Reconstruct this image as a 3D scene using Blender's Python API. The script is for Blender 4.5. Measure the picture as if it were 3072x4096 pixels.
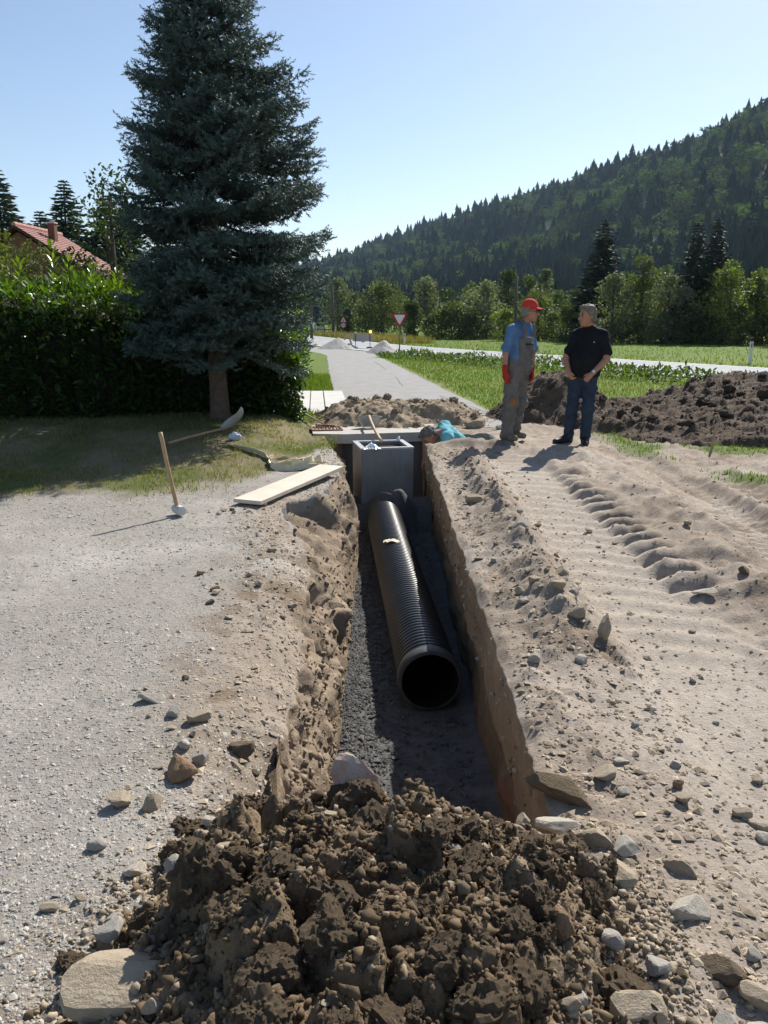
import bpy, math, random
import numpy as np
from mathutils import Vector, Matrix

for o in list(bpy.data.objects):
    bpy.data.objects.remove(o)
SC = bpy.context.scene
COL = SC.collection
PI = math.pi
R = math.radians

# ---------------------------------------------------------------- camera
cam = bpy.data.cameras.new('camera')
cam.sensor_fit = 'HORIZONTAL'
cam.sensor_width = 36.0
cam.lens = 36.0 * 800 / 768
cam.clip_start = 0.05
cam.clip_end = 12000
camo = bpy.data.objects.new('camera', cam)
camo.location = (0, 0, 1.6)
camo.rotation_euler = (R(90 - 13.4), 0, 0)
COL.objects.link(camo)
SC.camera = camo

# ---------------------------------------------------------------- sky and sun
SUN_AZ, SUN_EL = R(30), R(42)          # azimuth measured from +Y towards +X
world = bpy.data.worlds.new('World')
SC.world = world
world.use_nodes = True
wn = world.node_tree
wn.nodes.clear()
sky = wn.nodes.new('ShaderNodeTexSky')
sky.sky_type = 'NISHITA'
sky.sun_disc = False
sky.sun_elevation = SUN_EL
sky.sun_rotation = SUN_AZ
sky.altitude = 500
sky.air_density = 1.0
sky.dust_density = 0.7
sky.ozone_density = 0.6
bg = wn.nodes.new('ShaderNodeBackground')
bg.inputs['Strength'].default_value = 0.088
wo = wn.nodes.new('ShaderNodeOutputWorld')
wn.links.new(sky.outputs[0], bg.inputs[0])
wn.links.new(bg.outputs[0], wo.inputs[0])

sun = bpy.data.lights.new('sun', 'SUN')
sun.energy = 4.7
sun.angle = R(0.53)
sun.color = (1.0, 0.95, 0.87)
suno = bpy.data.objects.new('sun', sun)
SUNDIR = Vector((math.sin(SUN_AZ) * math.cos(SUN_EL), math.cos(SUN_AZ) * math.cos(SUN_EL), math.sin(SUN_EL)))
suno.rotation_euler = (-SUNDIR).to_track_quat('-Z', 'Y').to_euler()
suno.location = (20, 35, 40)
COL.objects.link(suno)

SC.view_settings.view_transform = 'Standard'
SC.view_settings.look = 'None'
SC.view_settings.exposure = 0.66
SC.view_settings.gamma = 1.0
SC.view_settings.use_curve_mapping = False
SC.render.engine = 'CYCLES'
SC.cycles.use_denoising = True
SC.cycles.max_bounces = 6
SC.cycles.transparent_max_bounces = 12
SC.cycles.sample_clamp_indirect = 8.0

# ---------------------------------------------------------------- helpers
rs = np.random.RandomState(7)
random.seed(7)


def hsh(ix, iy, iz, seed):
    h = (ix.astype(np.int64) * 374761393 + iy.astype(np.int64) * 668265263 + iz.astype(np.int64) * 2147483647 + seed * 974634777) & 0xFFFFFFFF
    h = ((h ^ (h >> 13)) * 1274126177) & 0xFFFFFFFF
    h = ((h ^ (h >> 16)) * 2246822519) & 0xFFFFFFFF
    h = h ^ (h >> 15)
    return (h & 0xFFFFFF) / float(0x1000000)


def vn(x, y, z=0.0, seed=0):
    x, y, z = np.broadcast_arrays(np.asarray(x, float), np.asarray(y, float), np.asarray(z, float))
    xi, yi, zi = np.floor(x), np.floor(y), np.floor(z)
    fx, fy, fz = x - xi, y - yi, z - zi
    fx, fy, fz = fx * fx * (3 - 2 * fx), fy * fy * (3 - 2 * fy), fz * fz * (3 - 2 * fz)
    r = 0
    for a in (0, 1):
        wx = fx if a else 1 - fx
        for b in (0, 1):
            wy = fy if b else 1 - fy
            for c in (0, 1):
                wz = fz if c else 1 - fz
                r = r + wx * wy * wz * hsh(xi + a, yi + b, zi + c, seed)
    return r * 2 - 1


def fbm(x, y, z=0.0, octv=4, seed=0, gain=0.5):
    r, a, t = 0, 1.0, 0
    for o in range(octv):
        k = 2.03 ** o
        r = r + a * vn(np.asarray(x) * k + 17.3 * o, np.asarray(y) * k + 5.1 * o, np.asarray(z) * k, seed + o)
        t += a
        a *= gain
    return r / t


def worley(x, y, seed=0):
    """distance to the nearest and second feature point of a jittered grid, and the id of the nearest"""
    x, y = np.asarray(x, float), np.asarray(y, float)
    xi, yi = np.floor(x), np.floor(y)
    d1 = np.full(x.shape, 9.0)
    d2 = np.full(x.shape, 9.0)
    cid = np.zeros(x.shape)
    for a in (-1, 0, 1):
        for b in (-1, 0, 1):
            cx, cy = xi + a, yi + b
            zz = np.zeros_like(cx)
            px = cx + hsh(cx, cy, zz, seed)
            py = cy + hsh(cx, cy, zz, seed + 1)
            d = np.hypot(px - x, py - y)
            idn = hsh(cx, cy, zz, seed + 2)
            nearer = d < d1
            d2 = np.where(nearer, d1, np.minimum(d2, d))
            cid = np.where(nearer, idn, cid)
            d1 = np.where(nearer, d, d1)
    return d1, d2, cid


def sst(e0, e1, x):
    t = np.clip((np.asarray(x, float) - e0) / (e1 - e0), 0, 1)
    return t * t * (3 - 2 * t)


def mesh(name, V, F, smooth=False, col=None, sharp=None):
    """V (n,3); F one integer array or a list of arrays (m,k)"""
    V = np.ascontiguousarray(V, dtype=np.float32)
    Fs = F if isinstance(F, list) else [F]
    Fs = [np.asarray(f, dtype=np.int32) for f in Fs if len(f)]
    me = bpy.data.meshes.new(name)
    me.vertices.add(len(V))
    me.vertices.foreach_set('co', V.ravel())
    nl = sum(f.size for f in Fs)
    npoly = sum(len(f) for f in Fs)
    me.loops.add(nl)
    me.polygons.add(npoly)
    me.loops.foreach_set('vertex_index', np.concatenate([f.ravel() for f in Fs]))
    starts, tot = [], 0
    for f in Fs:
        starts.append(tot + np.arange(len(f)) * f.shape[1])
        tot += f.size
    me.polygons.foreach_set('loop_start', np.concatenate(starts).astype(np.int32))
    me.polygons.foreach_set('use_smooth', np.full(npoly, bool(smooth)))
    me.update(calc_edges=True)
    if col is not None:
        c = np.ones((len(V), 4), np.float32)
        c[:, :3] = col
        at = me.color_attributes.new('Col', 'FLOAT_COLOR', 'POINT')
        at.data.foreach_set('color', c.ravel())
    return me


def link(name, me, mat=None, parent=None, loc=None):
    o = bpy.data.objects.new(name, me)
    COL.objects.link(o)
    if mat is not None and me is not None and not me.materials:
        me.materials.append(mat)
    if parent is not None:
        o.parent = parent
    if loc is not None:
        o.location = loc
    return o


def obj(name, V, F, mat, parent=None, smooth=False, col=None, loc=None):
    return link(name, mesh(name, V, F, smooth, col), mat, parent, loc)


def empty(name, loc=(0, 0, 0), rz=0.0):
    o = bpy.data.objects.new(name, None)
    o.empty_display_size = 0.1
    COL.objects.link(o)
    o.location = loc
    o.rotation_euler = (0, 0, rz)
    return o


def tag(o, label=None, cat=None, group=None, kind=None):
    if label:
        o['label'] = label
    if cat:
        o['category'] = cat
    if group:
        o['group'] = group
    if kind:
        o['kind'] = kind
    return o


class MB:
    """collects simple shapes into one mesh"""
    def __init__(s):
        s.V, s.F = [], []
        s.n = 0

    def add(s, V, F):
        V = np.asarray(V, float)
        s.V.append(V)
        for f in F:
            s.F.append([int(i) + s.n for i in f])
        s.n += len(V)

    def box(s, c, d, rz=0.0, rx=0.0, ry=0.0):
        h = np.array(d) / 2
        P = np.array([[i, j, k] for k in (-1, 1) for j in (-1, 1) for i in (-1, 1)]) * h
        M = np.array((Matrix.Rotation(rz, 3, 'Z') @ Matrix.Rotation(ry, 3, 'Y') @ Matrix.Rotation(rx, 3, 'X')))
        P = P @ M.T + np.array(c)
        s.add(P, [(0, 2, 3, 1), (4, 5, 7, 6), (0, 1, 5, 4), (2, 6, 7, 3), (0, 4, 6, 2), (1, 3, 7, 5)])

    def tube(s, pts, rad, n=10, cap=True):
        pts = [Vector(p) for p in pts]
        rad = rad if hasattr(rad, '__len__') else [rad] * len(pts)
        V, F = [], []
        up = Vector((0, 0, 1))
        prev = None
        for i, p in enumerate(pts):
            d = (pts[min(i + 1, len(pts) - 1)] - pts[max(i - 1, 0)]).normalized()
            if prev is None:
                a = d.cross(up)
                if a.length < 1e-3:
                    a = d.cross(Vector((1, 0, 0)))
                a.normalize()
            else:
                a = (prev - d * prev.dot(d)).normalized()
            prev = a
            b = d.cross(a)
            for k in range(n):
                t = 2 * PI * k / n
                V.append(p + a * (math.cos(t) * rad[i]) + b * (math.sin(t) * rad[i]))
        for i in range(len(pts) - 1):
            for k in range(n):
                F.append((i * n + k, i * n + (k + 1) % n, (i + 1) * n + (k + 1) % n, (i + 1) * n + k))
        if cap:
            F.append(tuple(range(n))[::-1])
            F.append(tuple((len(pts) - 1) * n + k for k in range(n)))
        s.add([tuple(v) for v in V], F)

    def prism(s, poly, h0, h1, axis='z'):
        n = len(poly)
        V = []
        for h in (h0, h1):
            for p in poly:
                V.append((p[0], p[1], h) if axis == 'z' else (p[0], h, p[1]))
        F = [tuple(range(n))[::-1], tuple(range(n, 2 * n))]
        for k in range(n):
            F.append((k, (k + 1) % n, n + (k + 1) % n, n + k))
        s.add(V, F)

    def build(s, name, mat, parent=None, smooth=False, bevel=0.0, loc=None):
        me = bpy.data.meshes.new(name)
        me.from_pydata([tuple(v) for v in np.concatenate(s.V)], [], s.F)
        import bmesh
        bm = bmesh.new()
        bm.from_mesh(me)
        bmesh.ops.recalc_face_normals(bm, faces=bm.faces)
        if bevel > 0:
            bmesh.ops.bevel(bm, geom=list(bm.edges), offset=bevel, segments=2, affect='EDGES', profile=0.6)
        bm.to_mesh(me)
        bm.free()
        if smooth:
            me.polygons.foreach_set('use_smooth', np.full(len(me.polygons), True))
        me.update()
        return link(name, me, mat, parent, loc)


def randrot(n, r=None):
    r = r or rs
    q = r.normal(size=(n, 4))
    q /= np.linalg.norm(q, axis=1)[:, None]
    w, x, y, z = q.T
    return np.stack([np.stack([1 - 2 * (y * y + z * z), 2 * (x * y - z * w), 2 * (x * z + y * w)], -1),
                     np.stack([2 * (x * y + z * w), 1 - 2 * (x * x + z * z), 2 * (y * z - x * w)], -1),
                     np.stack([2 * (x * z - y * w), 2 * (y * z + x * w), 1 - 2 * (x * x + y * y)], -1)], 1)


def frames(D, roll=None):
    """matrices (n,3,3) whose columns are side, dir, normal for unit directions D"""
    D = D / np.maximum(np.linalg.norm(D, axis=1), 1e-9)[:, None]
    up = np.where(np.abs(D[:, 2:3]) > 0.95, np.array([[1.0, 0, 0]]), np.array([[0, 0, 1.0]]))
    S = np.cross(D, up)
    S /= np.linalg.norm(S, axis=1)[:, None]
    N = np.cross(S, D)
    if roll is not None:
        c, s_ = np.cos(roll)[:, None], np.sin(roll)[:, None]
        S, N = S * c + N * s_, N * c - S * s_
    return np.stack([S, D, N], -1)


def scatter(tv, tf, M, P, col=None):
    """copies of a template at frames M and places P, as one vertex and face array"""
    tv = np.asarray(tv, float)
    tf = np.asarray(tf, int)
    V = np.einsum('nij,kj->nki', M, tv) + P[:, None, :]
    n, k = len(P), len(tv)
    F = (tf[None] + (np.arange(n) * k)[:, None, None]).reshape(-1, tf.shape[1])
    C = None if col is None else np.repeat(col, k, axis=0)
    return V.reshape(-1, 3), F, C


# ---------------------------------------------------------------- materials
MATS = {}


def nodes(name):
    m = bpy.data.materials.new(name)
    m.use_nodes = True
    MATS[name] = m
    nt = m.node_tree
    return m, nt, nt.nodes['Principled BSDF'], nt.nodes['Material Output']


def ramp_noise(nt, scale, detail=6, rough=0.6, coord='Object', dist=0.0):
    tc = nt.nodes.new('ShaderNodeTexCoord')
    n = nt.nodes.new('ShaderNodeTexNoise')
    n.inputs['Scale'].default_value = scale
    n.inputs['Detail'].default_value = detail
    n.inputs['Roughness'].default_value = rough
    n.inputs['Distortion'].default_value = dist
    nt.links.new(tc.outputs[coord], n.inputs['Vector'])
    return n


def mixc(nt, fac, a, b, blend='MIX'):
    m = nt.nodes.new('ShaderNodeMix')
    m.data_type = 'RGBA'
    m.blend_type = blend
    for sock, v in ((m.inputs[0], fac), (m.inputs[6], a), (m.inputs[7], b)):
        if hasattr(v, 'is_output'):
            nt.links.new(v, sock)
        elif isinstance(v, (int, float)):
            sock.default_value = v
        else:
            sock.default_value = (*v[:3], 1)
    return m.outputs[2]


def maprange(nt, v, a, b, c=0.0, d=1.0):
    m = nt.nodes.new('ShaderNodeMapRange')
    m.inputs[1].default_value, m.inputs[2].default_value = a, b
    m.inputs[3].default_value, m.inputs[4].default_value = c, d
    nt.links.new(v, m.inputs[0])
    return m.outputs[0]


def matte(name, c1, c2, scale=8.0, rough=0.9, bump=0.0, bscale=60.0, bdist=0.01, attr=False, spec=0.3, metal=0.0, coord='Object', speck=None, fine=0.0):
    m, nt, p, out = nodes(name)
    n = ramp_noise(nt, scale, coord=coord)
    c = mixc(nt, maprange(nt, n.outputs[0], 0.32, 0.68), c1, c2)
    if attr:
        a = nt.nodes.new('ShaderNodeAttribute')
        a.attribute_name = 'Col'
        c = mixc(nt, 1.0, a.outputs['Color'], c, 'MULTIPLY')
    if fine > 0:
        f = ramp_noise(nt, scale * 9, 4, 0.7, coord)
        c = mixc(nt, maprange(nt, f.outputs[0], 0.35, 0.65, 0, fine), c, (0.02, 0.018, 0.015))
    if speck:
        f = ramp_noise(nt, speck[1], 2, 0.5, coord)
        c = mixc(nt, maprange(nt, f.outputs[0], speck[2], speck[2] + 0.05), c, speck[0])
    nt.links.new(c, p.inputs['Base Color'])
    p.inputs['Roughness'].default_value = rough
    p.inputs['Specular IOR Level'].default_value = spec
    p.inputs['Metallic'].default_value = metal
    if bump > 0:
        b = nt.nodes.new('ShaderNodeBump')
        b.inputs['Strength'].default_value = bump
        b.inputs['Distance'].default_value = bdist
        bn = ramp_noise(nt, bscale, 8, 0.65, coord)
        nt.links.new(bn.outputs[0], b.inputs['Height'])
        nt.links.new(b.outputs[0], p.inputs['Normal'])
    return m


def leafmat(name, tint=(1, 1, 1), trans=0.35, rough=0.5, spec=0.4, ttint=(1.25, 1.35, 0.55)):
    m, nt, p, out = nodes(name)
    a = nt.nodes.new('ShaderNodeAttribute')
    a.attribute_name = 'Col'
    c = mixc(nt, 1.0, a.outputs['Color'], tint, 'MULTIPLY')
    nt.links.new(c, p.inputs['Base Color'])
    p.inputs['Roughness'].default_value = rough
    p.inputs['Specular IOR Level'].default_value = spec
    t = nt.nodes.new('ShaderNodeBsdfTranslucent')
    nt.links.new(mixc(nt, 1.0, c, ttint, 'MULTIPLY'), t.inputs['Color'])
    mx = nt.nodes.new('ShaderNodeMixShader')
    mx.inputs[0].default_value = trans
    nt.links.new(p.outputs[0], mx.inputs[1])
    nt.links.new(t.outputs[0], mx.inputs[2])
    nt.links.new(mx.outputs[0], out.inputs['Surface'])
    return m


def plain(name, c, rough=0.6, spec=0.4, metal=0.0):
    m, nt, p, out = nodes(name)
    p.inputs['Base Color'].default_value = (*c, 1)
    p.inputs['Roughness'].default_value = rough
    p.inputs['Specular IOR Level'].default_value = spec
    p.inputs['Metallic'].default_value = metal
    return m

# ---------------------------------------------------------------- ground with the trench
FLOOR = -0.95
TY0, TY1 = 2.12, 11.62


def trench_left(y):
    t = np.interp(y, [0, 2.84, 3.5, 4.45, 5.3, 5.9, 6.4, 6.85, 7.15, 7.6, 8.45, 9.5, 10.6, 11.6],
                  [-.42, -.42, -.41, -.46, -.52, -.66, -.80, -.93, -.90, -.62, -.48, -.52, -.76, -.88])
    return t + 0.035 * fbm(np.asarray(y) * 2.3, 3.3, 0, 4, 11) + 0.02 * vn(np.asarray(y) * 9, 1.5, 0, 12) + 0.018 * vn(np.asarray(y) * 21, 2.5, 0, 13)


def trench_left_foot(y):
    return np.interp(y, [0, 8.5, 9.6, 11.6], [-.28, -.28, -.45, -.62]) + 0.012 * vn(np.asarray(y) * 5, 7.7, 0, 4)


def trench_right(y):
    return 0.555 + 0.014 * fbm(np.asarray(y) * 2.0, 8.8, 0, 3, 15) + 0.010 * fbm(np.asarray(y) * 11, 8.8, 0, 3, 16) + 0 * np.asarray(y)


LANE_L = lambda y: np.interp(y, [12, 14, 22, 42, 61], [-.62, -.75, -1.45, -2.95, -4.6])
LANE_R = lambda y: np.interp(y, [12, 13.2, 20, 30, 41.6, 50], [2.15, 2.03, 1.42, 0.50, -.72, -1.6])


def lane_mask(x, y):
    return sst(-0.15, 0.1, x - LANE_L(y)) * sst(-0.15, 0.1, LANE_R(y) - x) * sst(12.2, 12.8, y) * sst(55, 50, y)


def grass_edge(x):
    """y beyond which lawn grows, left of the trench"""
    return np.interp(x, [-12, -3.6, -3.1, -2.65, -2.2, -1.86, -1.53, -1.18, -.95, -.85], [7.0, 7.2, 7.3, 7.5, 7.4, 7.7, 7.85, 8.35, 9.3, 9.9]) + 0.22 * fbm(np.asarray(x) * 1.7, 2.2, 0, 3, 21)


def lawn_mask(x, y):
    y = np.asarray(y, float)
    m = sst(-0.25, 0.45, y - grass_edge(x) + 0.35 * fbm(np.asarray(x) * 2.5, y * 2.5, 0, 3, 22))
    return m * sst(-0.55, -0.75, x) * (y > 5)


def verge_mask(x, y):
    """green beyond the lane and on the far right"""
    x, y = np.asarray(x, float), np.asarray(y, float)
    n = fbm(x * 0.9, y * 0.9, 0, 3, 31)
    a = sst(12.6, 14.0, y + 0.4 * n) * sst(0.0, 0.35, x - LANE_R(y) + 0.1 * n)
    b = sst(0.0, 0.5, x - np.interp(y, [3, 7.6, 8.9, 9.7, 10.6, 12], [5.2, 3.55, 3.25, 3.05, 3.1, 3.0]) + 0.45 * n) * sst(0.30, 0.62, 0.5 + 0.9 * fbm(x * 1.6, y * 1.6, 0, 3, 33))
    c = sst(12.8, 13.6, y) * sst(0.0, 0.2, LANE_L(y) - x)
    return np.clip(a + b * 0.9 + c, 0, 1)


def smoothbox(x, a, b, w):
    return sst(a - w, a + w, x) * sst(b + w, b - w, x)


def ground_height(x, y):
    x, y = np.asarray(x, float), np.asarray(y, float)
    near = sst(30, 14, y) * (y > -2)
    flat = 1 - lane_mask(x, y)
    right = sst(0.3, 0.6, x)
    # gravel yard on one side
    z = (1 - right) * (0.022 * fbm(x * 0.7, y * 0.7, 0, 3, 41) + 0.006 * fbm(x * 9, y * 9, 0, 3, 42))
    edge = sst(0.75, 0.0, trench_left(y) - x) * (1 - right) * sst(11, 9.5, y)
    z += edge * (0.028 * fbm(x * 5, y * 5, 0, 4, 43) - 0.02 * sst(0.2, 0.0, trench_left(y) - x))
    sag = np.clip(1 - (trench_left(y) - x) / 0.42, 0, 1) ** 2 * (1 - right) * sst(6.0, 5.0, y) * sst(1.5, 2.2, y)
    z -= 0.13 * sag * (0.75 + 0.5 * fbm(x * 3, y * 3, 0, 3, 143))
    lm = lawn_mask(x, y)
    z += lm * (1 - right) * (0.02 + 0.03 * fbm(x * 2.2, y * 2.2, 0, 3, 44))
    z += 0.22 * sst(8.2, 11.2, y) * sst(-1.05, -1.75, x) * sst(15.5, 12.8, y)     # the lawn rises to the hedge
    # churned soil on the other side
    dirt = right * sst(14.5, 11.5, y) * (y > -2)
    wob = 0.10 * vn(y * 0.45, 4.4, 0, 45)
    X = x - wob
    rough = 0.070 * fbm(x * 1.1, y * 0.6, 0, 3, 46) + 0.040 * fbm(x * 4.2, y * 3.6, 0, 4, 47)
    d1, d2, cid = worley(x * 9, y * 9, 48)
    lumps = 0.034 * (0.8 - d1) * sst(0.35, 0.75, cid)
    band = smoothbox(X, 1.22, 1.82, 0.07) * sst(10.4, 9.6, y)
    band2 = smoothbox(X, 2.62, 3.12, 0.08) * sst(10.2, 9.4, y)
    smoothpad = sst(0.0, 0.5, x - 0.62) * sst(3.6, 3.1, y + 0.25 * vn(x * 1.4, y * 1.2, 0, 49)) * sst(1.2, 1.9, y + 0.3 * (x - 1))
    pressed = np.clip(band + band2 * 0.8 + smoothpad * 0.9, 0, 1)
    zr = rough * (1 - 0.85 * pressed) + lumps * (1 - pressed)
    berm = np.exp(-((X - 0.97) / 0.17) ** 2) * smoothbox(y, 3.7, 9.8, 0.5)
    zr += berm * (0.12 + 0.09 * fbm(x * 4, y * 4, 0, 3, 50) + 0.03 * (0.8 - d1))
    berm2 = np.exp(-((X - 2.32) / 0.24) ** 2) * sst(10.6, 9.2, y) * sst(3.2, 4.4, y)
    zr += berm2 * (0.07 + 0.09 * fbm(x * 3, y * 3, 0, 4, 51))
    for (xc, wd_, hh_, sd_) in ((2.58, .07, .05, 1), (3.20, .10, .07, 2), (3.75, .12, .06, 3), (2.92, .05, -.04, 4)):
        zr += hh_ * np.exp(-((X - xc - 0.12 * vn(y * .6, sd_, 0, 55)) / wd_) ** 2) * sst(10.4, 9.2, y) * sst(3.5, 5, y) * (0.6 + 0.9 * fbm(x * 4, y * 1.6, 0, 3, 56 + sd_))
    zr -= 0.030 * band + 0.022 * band2
    # crescent lug prints along the rim of the pressed band
    ph = (y + 0.05 * vn(y * 2.3, 0.7, 0, 59) + 0.34 * np.clip(X - 1.7, -0.2, 0.6) ** 1 - 0.9 * np.clip(X - 1.72, 0, 0.5) ** 2) / 0.262
    saw = ph - np.floor(ph)
    cut = sst(0.0, 0.06, saw) * sst(0.66, 0.22, saw)
    rim = smoothbox(X, 1.80, 2.03, 0.05)
    along = smoothbox(y, 4.6, 8.6, 0.35)
    amp2 = 0.75 + 0.5 * vn(np.floor(ph) * 1.7, 3.0, 0, 54)
    zr += rim * along * (0.022 - 0.125 * cut * amp2)
    tail = sst(1.35, 1.80, X) * sst(1.9, 1.78, X)
    zr -= tail * along * 0.035 * cut * amp2
    zr += band * 0.010 * np.sin(ph * 2 * PI + 1.0) * sst(3.2, 4.2, y)
    zr += band2 * 0.016 * np.sin((y + 0.5 * X) / 0.15 * 2 * PI)
    zr += 0.018 * np.sin((y - 0.6 * X) / 0.17 * 2 * PI) * smoothbox(X, 3.25, 3.9, 0.12) * sst(10, 9, y)
    # small rut print in the rubble
    zr -= 0.05 * smoothbox(x + 0.35 * (y - 3.75), 0.98, 1.10, 0.03) * smoothbox(y, 3.55, 3.95, 0.06)
    zr *= sst(0.0, 0.14, x - 0.555)
    zr -= 0.035 * sst(0.07, 0.0, x - 0.555) * (0.3 + sst(-.1, .5, fbm(y * 3.5, 1.0, 0, 4, 57)))
    z = z + dirt * zr
    # slot where the third man works
    z = z - 0.78 * smoothbox(x, 0.50, 1.50, 0.06) * smoothbox(y, 10.80, 11.50, 0.05)
    z = z + (0.10 + 0.03 * fbm(x * 4, y * 4, 0, 3, 58)) * smoothbox(x, 0.85, 1.65, 0.22) * smoothbox(y, 10.50, 10.68, 0.10)
    z = z + sst(12.6, 14, y) * sst(60, 20, y) * (1 - right * 0) * flat * 0.03 * fbm(x * 0.8, y * 0.8, 0, 2, 52) * (1 - lane_mask(x, y))
    z = z * (1 - smoothbox(x, -2.6, -0.3, 0.2) * smoothbox(y, 13.9, 19.2, 0.2))
    return z * near * np.where(y > 12.3, flat, 1)


def ground_color(x, y):
    x, y = np.asarray(x, float), np.asarray(y, float)

    def mx(c, d, w):
        return c * (1 - w[..., None]) + np.asarray(d) * w[..., None]
    n1 = fbm(x * 1.3, y * 1.3, 0, 4, 61)
    n2 = fbm(x * 7, y * 7, 0, 4, 62)
    n3 = fbm(x * 40, y * 40, 0, 2, 63)
    c = np.empty(x.shape + (3,))
    c[...] = (0.305, 0.284, 0.252)
    c = mx(c, (0.38, 0.357, 0.32), sst(-0.1, 0.5, n1))
    right = sst(0.3, 0.6, x)
    c = mx(c, (0.41, 0.385, 0.35), 0.8 * sst(0.12, 0.5, fbm(x * 0.6 + 3, y * 1.1, 0, 3, 67)))
    tan = np.maximum(right, sst(0.62, 0.05, trench_left(y) - x + 0.35 * n1 + 0.1 * n2) * sst(8.2, 7.0, y))
    tanc = mx(np.broadcast_to(np.array([0.305, 0.252, 0.20]), c.shape), (0.375, 0.322, 0.268), sst(-0.3, 0.5, n1 + 0.4 * n2))
    tanc = mx(tanc, (0.18, 0.138, 0.102), np.clip(sst(0.08, 0.5, n2 + 0.35 * vn(x * 2.1, y * 2.1, 0, 64)) + 0.5 * np.exp(-((x - 0.97) / 0.22) ** 2) * (y > 3.5) * (0.5 + n2), 0, 1) * 0.75)
    pale = smoothbox(x, 1.2, 1.9, 0.15) * sst(10, 9, y) + sst(3.7, 2.9, y) * sst(0.7, 1.2, x)
    tanc = mx(tanc, (0.40, 0.352, 0.30), np.clip(pale, 0, 1) * 0.7)
    c = mx(c, tanc, tan)
    spots = sst(0.30, 0.42, fbm(x * 3.1, y * 3.1, 0, 3, 65)) * sst(0.9, 0.2, trench_left(y) - x) * (1 - right) * sst(7, 5, y)
    c = mx(c, (0.17, 0.12, 0.075), spots * 0.7)
    lm = lawn_mask(x, y) * (1 - right)
    dry = mx(np.broadcast_to(np.array([0.20, 0.17, 0.10]), c.shape), (0.10, 0.115, 0.04), sst(-0.2, 0.4, n1 + 0.3 * n2))
    c = mx(c, dry, lm)
    vm = verge_mask(x, y)
    c = mx(c, (0.10, 0.145, 0.03), vm)
    far = sst(13.5, 16, y) * (1 - lane_mask(x, y))
    mead = mx(np.broadcast_to(np.array([0.110, 0.165, 0.028]), c.shape), (0.135, 0.18, 0.038), sst(-0.3, 0.4, fbm(x * 0.25, y * 0.12, 0, 3, 66)))
    c = mx(c, mead, far)
    c = mx(c, (0.17, 0.13, 0.09), smoothbox(x, 0.50, 1.50, 0.03) * smoothbox(y, 10.80, 11.50, 0.03))
    return c * (1 + 0.10 * n3[..., None] + 0.06 * n2[..., None])


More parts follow.
